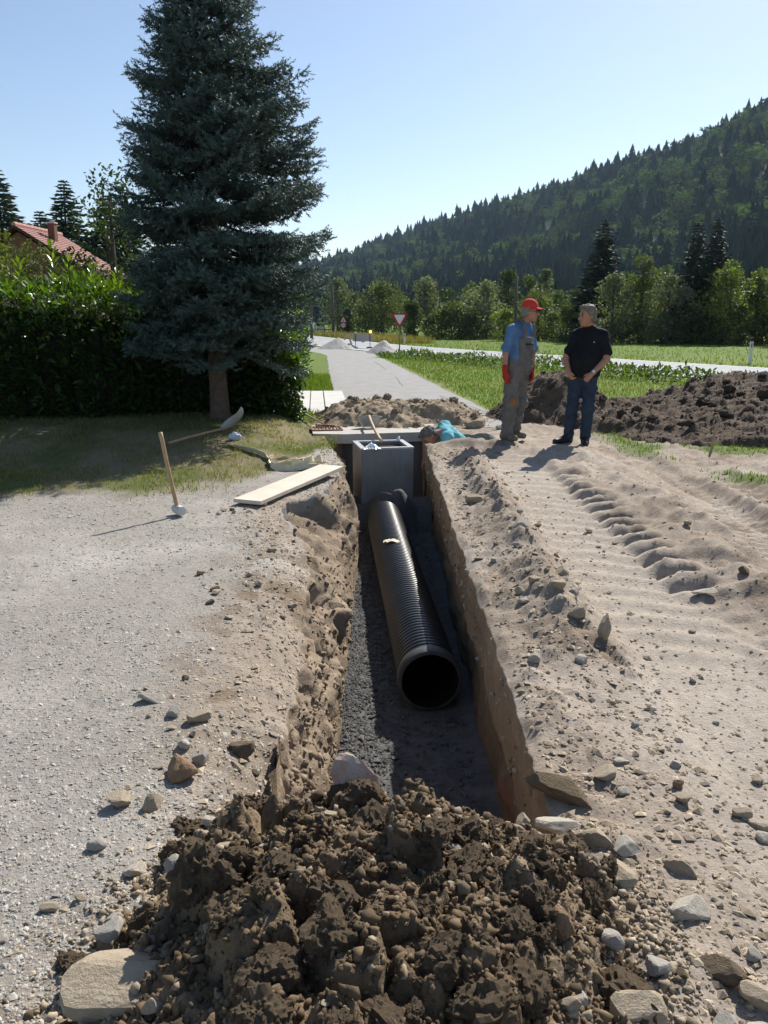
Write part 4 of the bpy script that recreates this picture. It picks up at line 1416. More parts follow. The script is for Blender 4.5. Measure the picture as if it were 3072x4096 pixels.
def tri_ico(sub):
    import bmesh
    bm = bmesh.new()
    bmesh.ops.create_icosphere(bm, subdivisions=sub, radius=1.0)
    V = np.array([v.co[:] for v in bm.verts])
    F = np.array([[v.index for v in f.verts] for f in bm.faces])
    bm.free()
    return V, F


ICO1, ICO2, ICO3, ICO4 = tri_ico(1), tri_ico(2), tri_ico(3), tri_ico(4)


def rock_mesh(name, seed, planes=15, amp=0.07, clod=False, sub=3, mat=None):
    V, F = (ICO3 if sub == 3 else ICO4 if sub == 4 else ICO2)
    V = V.copy()
    r = np.random.RandomState(seed)
    for _ in range(planes):
        n = r.normal(size=3)
        n /= np.linalg.norm(n)
        d = r.uniform(0.42, 0.80)
        V -= n * np.maximum(0, V @ n - d)[:, None] * 0.92
    o = seed * 3.1
    nrm = V / np.linalg.norm(V, axis=1)[:, None]
    if clod:
        disp = 0.42 * fbm(V[:, 0] * 1.7 + o, V[:, 1] * 1.7, V[:, 2] * 1.7, 3, seed) + 0.34 * fbm(V[:, 0] * 4.5 + o, V[:, 1] * 4.5, V[:, 2] * 4.5, 4, seed + 1, 0.7) + 0.12 * fbm(V[:, 0] * 15 + o, V[:, 1] * 15, V[:, 2] * 15, 2, seed + 2)
    else:
        disp = amp * fbm(V[:, 0] * 1.8 + o, V[:, 1] * 1.8, V[:, 2] * 1.8, 4, seed) + 0.03 * fbm(V[:, 0] * 8 + o, V[:, 1] * 8, V[:, 2] * 8, 3, seed + 2)
    V = V + nrm * disp[:, None]
    C = np.ones((len(V), 3))
    if clod:                                   # crumbs stuck to the lump
        k = 130
        q = r.randint(0, len(V), k)
        tv = np.array([(1, 0, 0), (-1, 0, 0), (0, 1, 0), (0, -1, 0), (0, 0, 1), (0, 0, -1)], float)
        tf = np.array([(0, 2, 4), (2, 1, 4), (1, 3, 4), (3, 0, 4), (2, 0, 5), (1, 2, 5), (3, 1, 5), (0, 3, 5)])
        M = randrot(k, r) * (0.05 + 0.09 * r.rand(k) ** 2)[:, None, None] * r.uniform(.7, 1.3, (k, 1, 3))
        V2, F2, C2 = scatter(tv, tf, M, V[q], np.repeat(r.uniform(.8, 1.5, (k, 1)), 3, 1))
        F = np.concatenate([F, F2 + len(V)])
        V = np.concatenate([V, V2])
        C = np.concatenate([C, C2])
    me = mesh(name, V, F, False, C)
    if mat:
        me.materials.append(mat)
    return me


def rockmat(name, c1, c2, dust=None):
    return matte(name, c1, c2, 3.5, 0.9, 0.5, 14, 0.03, spec=0.2, fine=0.12)


RM = {'pale': rockmat('pale_limestone', (0.40, 0.355, 0.29), (0.52, 0.475, 0.40)),
      'grey': rockmat('grey_limestone', (0.34, 0.31, 0.265), (0.43, 0.395, 0.345)),
      'tan': rockmat('dusty_tan_rock', (0.33, 0.265, 0.185), (0.43, 0.36, 0.27)),
      'pink': matte('pink_veined_rock', (0.52, 0.46, 0.40), (0.46, 0.27, 0.19), 2.2, 0.85, 0.5, 12, 0.03),
      'red': matte('red_brown_rock', (0.30, 0.17, 0.095), (0.36, 0.26, 0.16), 2.5, 0.9, 0.7, 12, 0.04),
      'brown': matte('brown_crusted_rock', (0.17, 0.125, 0.075), (0.27, 0.21, 0.14), 3, 0.95, 0.8, 12, 0.05)}
ROCKS = {k: [rock_mesh('rock_' + k, 500 + 10 * i + j, mat=RM[k]) for j in range(5)] for i, k in enumerate(RM)}
CLODS = [rock_mesh('clod', 600 + j, 4, clod=True, sub=4, mat=SOILDARK) for j in range(12)]


def put(o, x, y, z, s, rz, rx=0.0, ry=0.0):
    o.location = (x, y, z)
    o.scale = s if hasattr(s, '__len__') else (s, s, s)
    o.rotation_euler = (rx, ry, rz)


def zat(x, y):
    z = float(ground_height(np.array([x]), np.array([y]))[0])
    h, rr = heap_body_height(np.array([x]), np.array([y]))
    if rr[0] < 1.02:
        z = max(z, float(h[0]))
    return z


# foreground heap
heap = empty('soil_heap', (0.14, 1.62, 0))
tag(heap, 'big heap of wet dark brown clods closing the near end of the trench', 'soil heap')


def heap_col(X, Y):
    h, rr = heap_height(X, Y)
    n = fbm(X * 3, Y * 3, 0, 3, 146)
    w = np.clip(sst(0.55, 1.0, rr + 0.35 * n) + 0.8 * sst(0.35, 0.8, X + 0.25 * n), 0, 1)[..., None]
    base = np.ones(X.shape + (3,)) * (1 + 0.25 * n[..., None])
    return base * (1 - w) + np.array([1.75, 1.85, 2.0]) * w


field('heap_body', -1.05, 1.3, 0.62, 2.95, 330, 340, lambda X, Y: (lambda h, rr: (h, rr < 1.05))(*heap_body_height(X, Y)), SOILDARK, heap, heap_col)
heap.children[0].location = (-0.14, -1.62, 0)
r = np.random.RandomState(31)
k = 0
while k < 290:
    x, y = r.uniform(-0.85, 1.1), r.uniform(0.95, 2.45)
    h, rr = heap_body_height(np.array([x]), np.array([y]))
    if rr[0] > 0.98:
        continue
    big = r.rand()
    s = 0.013 + 0.066 * big ** 3.0
    if rr[0] > 0.8:
        s *= 0.7
    c = link('clod', CLODS[r.randint(12)], None, heap)
    put(c, x - 0.14, y - 1.62, float(h[0]) + 0.25 * s, (s * r.uniform(.8, 1.4), s * r.uniform(.8, 1.2), s * r.uniform(.65, 1.05)), r.uniform(0, 6), r.uniform(-.6, .6), r.uniform(-.6, .6))
    k += 1


# loose crumbs and gravel as joined masses
def crumbs(name, X, Y, Z, size, cols, mat, r, label=None, cat=None, parent=None, flat=0.75, big=False):
    n = len(X)
    if big:
        tv, tf = ICO1
    else:
        tv = np.array([(1, 0, 0), (-1, 0, 0), (0, 1, 0), (0, -1, 0), (0, 0, 1), (0, 0, -1)], float)
        tf = np.array([(0, 2, 4), (2, 1, 4), (1, 3, 4), (3, 0, 4), (2, 0, 5), (1, 2, 5), (3, 1, 5), (0, 3, 5)])
    M = randrot(n, r) * np.stack([size * r.uniform(.7, 1.4, n), size * r.uniform(.6, 1.1, n), size * r.uniform(.5, 1.0, n)], 1)[:, None, :]
    if flat < 1:
        an = r.uniform(0, 2 * PI, n)
        tl = r.normal(0, 0.28, (n, 2))
        c_, s_ = np.cos(an), np.sin(an)
        a_, b_, h_ = size * r.uniform(.8, 1.5, n), size * r.uniform(.6, 1.1, n), size * r.uniform(.35, .8, n) * flat
        M = np.stack([np.stack([c_ * a_, -s_ * b_, tl[:, 0] * h_], 1), np.stack([s_ * a_, c_ * b_, tl[:, 1] * h_], 1), np.stack([-tl[:, 0] * a_ * .6, -tl[:, 1] * b_ * .6, h_], 1)], 1)
    V, F, C = scatter(tv, tf, M, np.stack([X, Y, Z + size * 0.15], 1), cols)
    if big:
        V = V + (size.repeat(len(tv)) * 0.5)[:, None] * np.stack([vn(V[:, 0] / 0.012, V[:, 1] / 0.012, V[:, 2] / 0.012, q) for q in (1, 2, 3)], 1)
    o = obj(name, V, F, mat, parent, big, C)
    return tag(o, label, cat, kind='stuff')


def gravel_yard():
    r = np.random.RandomState(41)
    n = 43000
    y = 1.25 + 6.6 * r.uniform(0, 1, n) ** 1.9
    x = trench_left(y) - 0.02 - (0.50 * y + 0.15) * r.uniform(0, 1, n)
    keep = r.uniform(0, 1, n) < (1 - 0.95 * lawn_mask(x, y)) * (0.45 + 0.55 * sst(-0.4, 0.1, fbm(x * 1.5, y * 1.5, 0, 3, 151)))
    x, y = x[keep], y[keep]
    n = len(x)
    s = np.clip(r.lognormal(math.log(0.0042), 0.42, n), 0.002, 0.014) * np.interp(y, [1.2, 4, 8], [0.95, 1.15, 1.5])
    c = np.array([0.39, 0.366, 0.328]) * r.uniform(.68, 1.3, (n, 1)) * r.uniform(.97, 1.03, (n, 3))
    crumbs('yard_gravel', x, y, ground_height(x, y), s, c, PEBBLE, r, 'fine grey crushed gravel covering the yard', 'gravel', flat=0.62)
    # rubble shed along both lips of the trench
    n = 8500
    y = 1.4 + 9 * r.uniform(0, 1, n) ** 1.5
    left = r.rand(n) < 0.42
    x = np.where(left, trench_left(y) - np.abs(r.normal(0, 0.26, n)), 0.60 + np.abs(r.normal(0.30, 0.26, n)))
    s = np.clip(r.lognormal(math.log(0.0075), 0.5, n), 0.003, 0.024)
    c = np.array([0.37, 0.30, 0.22]) * r.uniform(.55, 1.35, (n, 1))
    crumbs('lip_rubble', x, y, ground_height(x, y), s, c, PEBBLE, r, 'loose tan crumbs and stones along both trench lips', 'rubble', big=False)
    # crumbs over the churned soil
    n = 5000
    y = 1.5 + 9 * r.uniform(0, 1, n) ** 1.4
    x = 0.6 + (0.5 * y + 0.1) * r.uniform(0, 1, n)
    s = np.clip(r.lognormal(math.log(0.006), 0.5, n), 0.002, 0.022)
    c = np.array([0.36, 0.295, 0.22]) * r.uniform(.5, 1.4, (n, 1))
    crumbs('soil_crumbs', x, y, ground_height(x, y), s, c, PEBBLE, r, 'dry crumbs scattered over the churned tan soil', 'crumbs')
    # crumbs of the heap
    n = 21000
    a, q = r.uniform(0, 2 * PI, n), np.sqrt(r.uniform(0, 1, n)) * 1.12
    x, y = 0.0 + 0.92 * q * np.cos(a), 1.62 + 0.9 * q * np.sin(a)
    h, rr = heap_height(x, y)
    z = np.where(rr < 1.0, np.maximum(h, ground_height(x, y)), ground_height(x, y))
    k = (y < 2.45) | (rr > 1.02) | (np.abs(x) < .4)
    k &= ~((y > 2.2) & (x > -.45) & (x < .6))
    k &= (rr < 0.98) | (r.rand(n) < np.exp(-(rr - .98) / .05))
    x, y, z, rr = x[k], y[k], z[k], rr[k]
    n = len(x)
    s = np.clip(r.lognormal(math.log(0.0070), 0.45, n), 0.003, 0.018) * np.interp(rr, [.9, 1.1], [1, .6])
    w = np.clip(sst(0.7, 1.05, rr + 0.2 * r.normal(size=n)) + 0.6 * (r.rand(n) < .07) + 0.5 * sst(.4, .9, x), 0, 1)[:, None]
    c = np.array([0.135, 0.094, 0.055]) * (1 - w) + np.array([0.36, 0.30, 0.22]) * w
    crumbs('heap_crumbs', x - 0.14, y - 1.62, z, s, c * r.uniform(.6, 1.35, (n, 1)), PEBBLE, r, parent=heap, flat=1, big=True)
    # lumps clinging to the broken left wall
    n = 2200
    vi = r.randint(0, len(LEFT_WALL), n)
    W_ = LEFT_WALL[vi] + r.normal(0, .006, (n, 3))
    s = np.clip(r.lognormal(math.log(0.008), 0.55, n), 0.003, 0.030)
    c = np.array([0.27, 0.21, 0.15]) * r.uniform(.5, 1.3, (n, 1))
    crumbs('wall_crumbs', W_[:, 0], W_[:, 1], W_[:, 2] - s * .15, s, c, PEBBLE, r, 'earth lumps clinging to the broken left trench wall', 'crumbs', flat=1, big=True)
    # stones bedded in the clean cut face
    n = 260
    y = r.uniform(2.6, 10.4, n)
    z = r.uniform(-0.40, -0.03, n)
    x = trench_right(y) + 0.006
    s = np.clip(r.lognormal(math.log(0.011), 0.5, n), 0.005, 0.035)
    c = np.array([0.36, 0.30, 0.23]) * r.uniform(.5, 1.3, (n, 1))
    crumbs('wall_stones', x, y, z, s, c, PEBBLE, r, 'stones bedded in the clean cut right trench wall', 'stones', flat=1, big=True)
    # dark bedding gravel on the trench floor
    n = 13000
    y = 2.6 + 7.4 * r.uniform(0, 1, n) ** 1.2
    f = np.where(r.rand(n) < .7, np.abs(r.normal(0, 0.16, n)), r.uniform(0, 1, n))
    f = np.clip(f, 0, 1)
    xb = trench_left_foot(y)
    x = xb + (trench_right(y) + 0.03 - xb) * f
    z = FLOOR + 0.05 * np.exp(-(f / 0.13) ** 2) * (0.7 + fbm(y * 1.7, 2.0, 0, 2, 77)) + 0.01
    s = np.clip(r.lognormal(math.log(0.0085), 0.4, n), 0.004, 0.022)
    c = np.ones((n, 3)) * r.uniform(.6, 1.5, (n, 1))
    crumbs('bedding_gravel', x, y, z, s, c, DARKGRAVEL, r, 'dark grey bedding gravel on the trench floor', 'gravel')


gravel_yard()

# heaps further off
def lumpy(X, Y, k, seed):
    d1, d2, cid = worley(X * k, Y * k, seed)
    e1, e2, eid = worley(X * k * 2.3, Y * k * 2.3, seed + 5)
    return (cid - .3) * sst(.03, .3, d2 - d1) * 0.6 + (eid - .3) * sst(.03, .3, e2 - e1) * 0.35


def sand_h(X, Y):
    n = fbm(X * 1.5, Y * 1.5, 0, 3, 161)
    rr = np.hypot((X - 0.18) / 1.85, (Y - 13.25) / np.where(Y < 13.25, 1.5, 1.2)) + 0.12 * n
    z = -0.06 + 0.37 * sst(1.0, 0.35, rr)
    scoop = sst(0.6, 0.2, np.hypot((X - 0.7) / 1.1, (Y - 12.55) / 0.62))
    z -= 0.17 * scoop * (z > 0.02)
    z += sst(1.0, 0.7, rr) * (0.055 * fbm(X * 5, Y * 5, 0, 4, 162) + 0.085 * lumpy(X, Y, 4.5, 163))
    slot = smoothbox(X, 0.45, 2.0, 0.1) * sst(11.75, 11.55, Y)
    return z - slot * 0.6, rr < 1.12


def topsoil_h(X, Y):
    n = fbm(X * 0.9, Y * 0.9, 0, 3, 171)
    a = np.hypot((X - 3.0) / 1.35, (Y - 13.9) / 1.35) + 0.12 * n
    za = 0.78 * sst(1.05, 0.05, a)
    yc = np.interp(X, [3.4, 5, 8, 12], [13.9, 13.6, 14.0, 14.6])
    hc = np.interp(X, [3.0, 3.7, 4.6, 5.3, 6.0, 7.2, 10, 12.5], [0.0, 0.20, 0.38, 0.58, 0.70, 0.69, 0.68, 0.0]) * (1 + 0.16 * n)
    front = np.interp(X, [3.0, 3.6, 4.3, 5.0, 12], [12.4, 10.9, 10.25, 10.05, 10.0]) + 0.18 * vn(X * 2.2, 1.1, 0, 172)
    up = np.clip((Y - front) / (yc - front), 0, 1)
    zb = np.where(Y < yc, hc * (0.30 * sst(0, 0.05, up) + 0.70 * up ** 0.9) * (up > 0), hc * sst(1.5, 0.2, Y - yc))
    skirt = 0.20 * sst(0.0, 0.6, X - 2.35) * sst(0.0, 0.7, Y - np.interp(X, [2, 3.0, 4], [13.1, 12.0, 10.8])) * sst(15.2, 14.2, Y) * sst(12.5, 11, X)
    z = np.maximum(np.maximum(za, zb), skirt)
    soft = sst(0.02, 0.14, z)
    z = z + soft * (0.07 * fbm(X * 3.5, Y * 3.5, 0, 4, 173) + 0.15 * lumpy(X, Y, 4.0, 174)) - 0.04
    return z, z > -0.02


sand = empty('subsoil_heap', (0.4, 13.3, 0))
tag(sand, 'heap of tan subsoil dumped on the lane behind the concrete apron', 'soil heap')
o = field('heap_body', -2.0, 2.4, 11.6, 15.2, 220, 170, sand_h, SAND, sand)
o.location = (-0.4, -13.3, 0)
tops = empty('topsoil_heap', (5, 13, 0))
tag(tops, 'long heap of dark topsoil behind the two standing men', 'soil heap')
o = field('heap_body', 1.4, 12.6, 9.7, 16.0, 320, 200, topsoil_h, TOPSOIL, tops)
o.location = (-5, -13, 0)
SCL = [rock_mesh('clod_tan', 640 + j, 5, clod=True, sub=3, mat=SAND) for j in range(5)]
TCL = [rock_mesh('clod_dark', 650 + j, 5, clod=True, sub=3, mat=TOPSOIL) for j in range(5)]
r = np.random.RandomState(33)
for fn, par, meshes, nn, box_ in ((sand_h, sand, SCL, 70, (-1.1, 2.0, 11.8, 14.6)), (topsoil_h, tops, TCL, 190, (1.8, 7.6, 10.0, 14.6))):
    k = 0
    while k < nn:
        x, y = r.uniform(box_[0], box_[1]), r.uniform(box_[2], box_[3])
        z, kp = fn(np.array([[x]]), np.array([[y]]))
        if z[0, 0] < 0.01 or not kp[0, 0]:
            continue
        s = 0.022 + (0.085 if par is tops else 0.06) * r.rand() ** 2.8
        c = link('clod', meshes[r.randint(5)], None, par)
        put(c, x - par.location.x, y - par.location.y, float(z[0, 0]) + 0.2 * s, (s * r.uniform(.8, 1.5), s, s * r.uniform(.6, 1)), r.uniform(0, 6), r.uniform(-.5, .5), r.uniform(-.5, .5))
        k += 1
    n = 9000 if par is tops else 5000
    x, y = r.uniform(box_[0] - .3, box_[1] + .5, n), r.uniform(box_[2] - .4, box_[3], n)
    z, kp = fn(x, y)
    g_ = ground_height(x, y)
    k_ = (z > -0.035) & ~((y < 11.6) & (x < 2.0)) & ~((y < 12.6) & (x < .8))
    x, y, z = x[k_], y[k_], np.maximum(z, g_)[k_]
    n = len(x)
    s = np.clip(r.lognormal(math.log(0.012), 0.5, n), 0.005, 0.04)
    cc = (np.array([0.07, 0.05, 0.036]) if par is tops else np.array([0.33, 0.26, 0.18])) * r.uniform(.6, 1.4, (n, 1))
    crumbs('heap_crumbs', x - par.location.x, y - par.location.y, z, s, cc, PEBBLE, r, parent=par)


def cone_pile(name, label, x, y, rx, ry, h, seed):
    root = empty(name, (x, y, 0))
    tag(root, label, 'gravel pile', 'gravel piles at the road junction')

    def fn(X, Y):
        n = fbm(X * 2 + seed, Y * 2, 0, 3, seed)
        rr = np.hypot(X / rx, Y / ry) + 0.10 * n
        z = h * (1 - rr) * 1.0 + 0.05 * h * n - 0.02
        z = np.where(z > h * .85, h * .85 + (z - h * .85) * .5, z)
        return z + 0.02 * fbm(X * 9, Y * 9, 0, 3, seed + 2), rr < 1.25
    field('heap_body', -rx * 1.5, rx * 1.5, -ry * 1.5, ry * 1.5, 80, 80, fn, GRAVELM, root)


cone_pile('gravel_pile', 'pale gravel pile left of the roadworks barrier', -2.75, 49, 1.35, 1.3, 0.72, 181)
cone_pile('gravel_pile', 'grey gravel pile between barrier and give way sign', 0.0, 42.5, 1.0, 1.2, 0.72, 182)

# ---------------------------------------------------------------- rocks told apart one by one
rocks = [  # x, y, (half sizes), rz, kind, label
    (-0.62, 1.54, (.17, .14, .085), .2, 'tan', 'large flat tan boulder in the bottom left corner'),
    (-0.085, 2.20, (.085, .06, .15), .3, 'pink', 'pink and white rock on the heap crest overlooking the trench'),
    (-0.34, 2.24, (.06, .055, .12), .1, 'brown', 'stump-shaped dark clod at the left trench corner'),
    (-0.89, 2.41, (.055, .042, .042), .4, 'tan', 'tan rock lying on the gravel left of the heap'),
    (-0.78, 2.39, (.05, .042, .045), 1.3, 'tan', 'tan rock touching the left rim of the heap'),
    (-0.73, 2.58, (.085, .06, .065), 2.0, 'red', 'reddish brown rock at the upper left of the heap'),
    (-0.68, 2.70, (.045, .035, .05), .6, 'grey', 'pale grey angular rock above the reddish rock'),
    (-0.76, 2.77, (.035, .03, .03), 1.6, 'pale', 'small white rock beside the pale grey angular rock'),
    (-0.99, 3.16, (.068, .045, .032), .1, 'pale', 'flat pale rock standing apart on the gravel yard'),
    (-0.87, 3.03, (.05, .035, .035), .7, 'grey', 'grey-white rock between flat rock and dusty rock'),
    (-0.76, 2.98, (.065, .045, .035), .9, 'tan', 'dusty rock nearest the left trench lip rubble'),
    (-0.56, 2.84, (.055, .05, .045), .3, 'brown', 'crumbly brown clod left of the trench mouth'),
    (-0.89, 2.19, (.038, .03, .026), .5, 'grey', 'small grey rock on gravel beside the heap edge'),
    (-0.74, 2.08, (.042, .034, .032), 1.1, 'pale', 'white stone at the left foot of the heap'),
    (-0.62, 2.04, (.048, .040, .040), 1.9, 'grey', 'grey rock half buried in the left heap flank'),
    (-0.94, 1.92, (.030, .022, .018), .4, 'tan', 'lone small tan stone on the gravel near left edge'),
    (-0.70, 1.76, (.055, .04, .03), .8, 'grey', 'flat grey stone above the large tan boulder'),
    (0.62, 2.46, (.17, .055, .06), -.75, 'brown', 'long soil-crusted rock at the right trench corner'),
    (0.58, 2.30, (.09, .05, .035), -.1, 'pale', 'flat pale rock below the long crusted rock'),
    (0.66, 2.19, (.075, .05, .04), -.5, 'tan', 'tan rock on the right shoulder of the heap'),
    (0.66, 2.02, (.085, .06, .05), -.8, 'tan', 'big tan rock sliding off the right heap flank'),
    (0.745, 2.15, (.05, .04, .032), .3, 'pale', 'pale rock just outside the right heap shoulder'),
    (0.44, 2.22, (.038, .03, .034), .5, 'tan', 'small tan rock on the crest at the right trench wall'),
    (0.25, 1.90, (.045, .026, .022), .2, 'pale', 'white oblong stone in the middle of the heap'),
    (0.19, 1.88, (.026, .030, .022), 1.2, 'grey', 'grey stone left of the white oblong stone'),
    (0.10, 2.02, (.026, .022, .024), .8, 'pale', 'small white stone near the heap crest'),
    (0.44, 1.50, (.035, .028, .026), .8, 'grey', 'grey stone low in the heap centre right'),
    (0.30, 2.14, (.040, .028, .024), .1, 'tan', 'dusty stone just under the heap crest'),
    (0.84, 1.88, (.062, .055, .048), .5, 'pale', 'large smooth white rock right of the heap'),
    (0.88, 2.07, (.062, .034, .034), -.6, 'tan', 'oblong tan rock on loose soil above the white rock'),
    (0.57, 1.51, (.082, .066, .075), .4, 'tan', 'big tan boulder at the lower right of the heap'),
    (0.68, 1.66, (.045, .035, .035), -.5, 'grey', 'grey-white rock with flat top right of the heap'),
    (0.58, 1.72, (.036, .034, .032), .5, 'grey', 'small grey rock above the big tan boulder'),
    (0.42, 1.66, (.040, .085, .045), .25, 'red', 'reddish slab standing in the right heap flank'),
    (0.85, 1.66, (.075, .045, .040), -.5, 'brown', 'dark brown clod right of the grey-white rock'),
    (0.88, 1.58, (.05, .04, .032), -.4, 'tan', 'rounded tan stone under the dark brown clod'),
    (0.78, 1.50, (.045, .035, .036), .9, 'grey', 'grey stone near the bottom right corner'),
    (0.85, 1.49, (.045, .028, .024), .3, 'pale', 'pale oblong stone near the bottom right corner'),
    (0.96, 1.42, (.085, .065, .05), .2, 'brown', 'large brown crusted clod in the bottom right corner'),
    (0.45, 1.38, (.040, .034, .034), .2, 'tan', 'tan stone left of the big tan boulder'),
    (1.19, 2.36, (.040, .030, .026), .2, 'tan', 'upper stone of the trio at the right photo edge'),
    (1.23, 2.31, (.046, .026, .022), -.7, 'tan', 'long middle stone of the trio at the right edge'),
    (1.215, 2.24, (.034, .030, .026), .3, 'pale', 'lowest roundest stone of the trio at the right edge'),
    (1.02, 2.43, (.036, .030, .034), .9, 'tan', 'rounded tan stone below the orange stone'),
    (1.035, 2.52, (.028, .024, .028), .4, 'red', 'small orange brown stone on the pale flat soil'),
    (0.88, 2.68, (.038, .022, .014), .2, 'pale', 'flat white flake on the soil right of the trench'),
    (0.80, 2.58, (.065, .045, .026), .5, 'tan', 'crumbly tan lump right of the trench corner'),
    (0.84, 2.49, (.030, .024, .022), .4, 'pale', 'small pale stone below the white flake'),
    (1.08, 2.66, (.034, .024, .020), .3, 'grey', 'grey stone half buried in the pale flat soil'),
    (1.00, 5.66, (.115, .085, .085), .6, 'grey', 'large angular whitish rock on the berm beside the trench'),
    (0.80, 7.05, (.10, .075, .06), .4, 'tan', 'tan rock on the far rubble near the trench lip'),
    (1.02, 3.97, (.075, .05, .05), .2, 'tan', 'broad tan rock in the stone cluster right of trench'),
    (1.11, 3.77, (.050, .045, .105), .3, 'tan', 'tall upright stone in the cluster right of trench'),
    (0.97, 4.22, (.058, .05, .045), 1.1, 'tan', 'rounded tan rock at the upper end of the stone cluster'),
    (1.06, 4.24, (.052, .042, .040), .2, 'grey', 'grey rock next to the rounded tan cluster rock'),
    (0.87, 4.42, (.048, .042, .038), .7, 'tan', 'tan stone left of the cluster on the berm'),
    (0.79, 4.41, (.038, .034, .030), 1.5, 'tan', 'small tan stone nearest the trench wall lip'),
    (1.11, 4.74, (.068, .055, .045), .3, 'tan', 'dusty rock on the berm above the stone cluster'),
    (1.93, 4.56, (.085, .055, .020), .1, 'pale', 'flat whitish slab stone on the churned soil at right'),
    (0.72, 3.55, (.05, .04, .034), .5, 'grey', 'grey stone beside the small rut print'),
    (0.93, 3.52, (.045, .035, .032), 1.2, 'grey', 'grey-white stone at the near end of the cluster'),
    (1.43, 12.35, (.24, .12, .13), .35, 'tan', 'big tan boulder beside the lane behind the bending man'),
    (1.78, 12.15, (.09, .07, .06), .2, 'pale', 'pale stone at the lane edge left of the overalls man'),
    (1.95, 12.2, (.08, .06, .05), .9, 'tan', 'low tan stone behind the overalls man boots'),
    (-0.55, 12.75, (.085, .07, .075), .4, 'tan', 'round tan rock on the apron edge by the drain grate'),
    (0.33, 12.0, (.085, .06, .055), .4, 'pale', 'pale stone at the foot of the subsoil heap'),
    (6.35, 13.6, (.25, .16, .16), .3, 'grey', 'grey rock on top of the dark topsoil heap'),
]
r = np.random.RandomState(35)
for i, (x, y, s, rz, kd, lab) in enumerate(rocks):
    o = link('rock', ROCKS[kd][i % 5])
    z = zat(x, y)
    if y > 11.8:
        fz = (topsoil_h if x > 3 else sand_h)(np.array([[x]]), np.array([[y]]))[0][0, 0]
        z = max(0.0, fz)
    put(o, x, y, z + s[2] * 0.38, s, rz, r.uniform(-.15, .15), r.uniform(-.15, .15))
    tag(o, lab, 'rock', 'rocks dug out of the trench')
# lesser stones nobody would name
sm = [('left', 60), ('berm', 85), ('pad', 28), ('heap', 45)]
labs = {'left': 'small loose stone on gravel or rubble left of the trench', 'berm': 'small loose stone in the rubble along the right trench lip', 'pad': 'small loose stone on the churned tan soil at right', 'heap': 'small pale stone stuck in the foreground heap'}
cats = ['tan', 'tan', 'grey', 'pale', 'tan', 'brown']
for kd, n in sm:
    k = 0
    while k < n:
        if kd == 'left':
            y = r.uniform(1.5, 7.0)
            x = float(trench_left(np.array([y]))[0]) - 0.04 - abs(r.normal(0, .34))
        elif kd == 'berm':
            y = r.uniform(2.9, 9.5)
            x = 0.62 + abs(r.normal(.30, .18))
        elif kd == 'pad':
            y = r.uniform(1.7, 8.5)
            x = r.uniform(.9, .47 * y + .3)
        else:
            x, y = r.uniform(-.7, .95), r.uniform(1.2, 2.35)
            if heap_height(np.array([x]), np.array([y]))[1][0] > .97:
                continue
        s = (0.011 + 0.020 * r.rand() ** 2) * (1.35 if y > 4 else 1)
        o = link('stone', ROCKS[cats[r.randint(6)]][r.randint(5)])
        put(o, x, y, zat(x, y) + s * .4, (s * r.uniform(.9, 1.5), s, s * r.uniform(.6, .95)), r.uniform(0, 6), r.uniform(-.3, .3), r.uniform(-.3, .3))
        tag(o, labs[kd], 'stone', labs[kd].replace('small loose stone', 'loose stones').replace('small pale stone', 'pale stones'))
        k += 1

# ---------------------------------------------------------------- corrugated pipe
BLACKP = matte('black_polyethylene', (0.014, 0.015, 0.017), (0.024, 0.025, 0.027), 5, 0.34, 0.08, 60, 0.002, spec=0.5)
GREYP = matte('dusty_pipe_collar', (0.045, 0.048, 0.05), (0.085, 0.085, 0.085), 6, 0.55, 0.1, 60, 0.002)


def lathe_y(prof, n=56, two=False):
    """profile of (y, radius) turned round the Y axis"""
    prof = np.asarray(prof, float)
    a = np.linspace(0, 2 * PI, n, endpoint=False)
    V = np.stack([prof[:, 1][:, None] * np.cos(a)[None], prof[:, 0][:, None] + 0 * a[None], prof[:, 1][:, None] * np.sin(a)[None]], -1).reshape(-1, 3)
    m = len(prof)
    i = np.arange((m - 1) * n)
    q, k = i // n, i % n
    F = np.stack([q * n + k, q * n + (k + 1) % n, (q + 1) * n + (k + 1) % n, (q + 1) * n + k], 1)
    return V, F


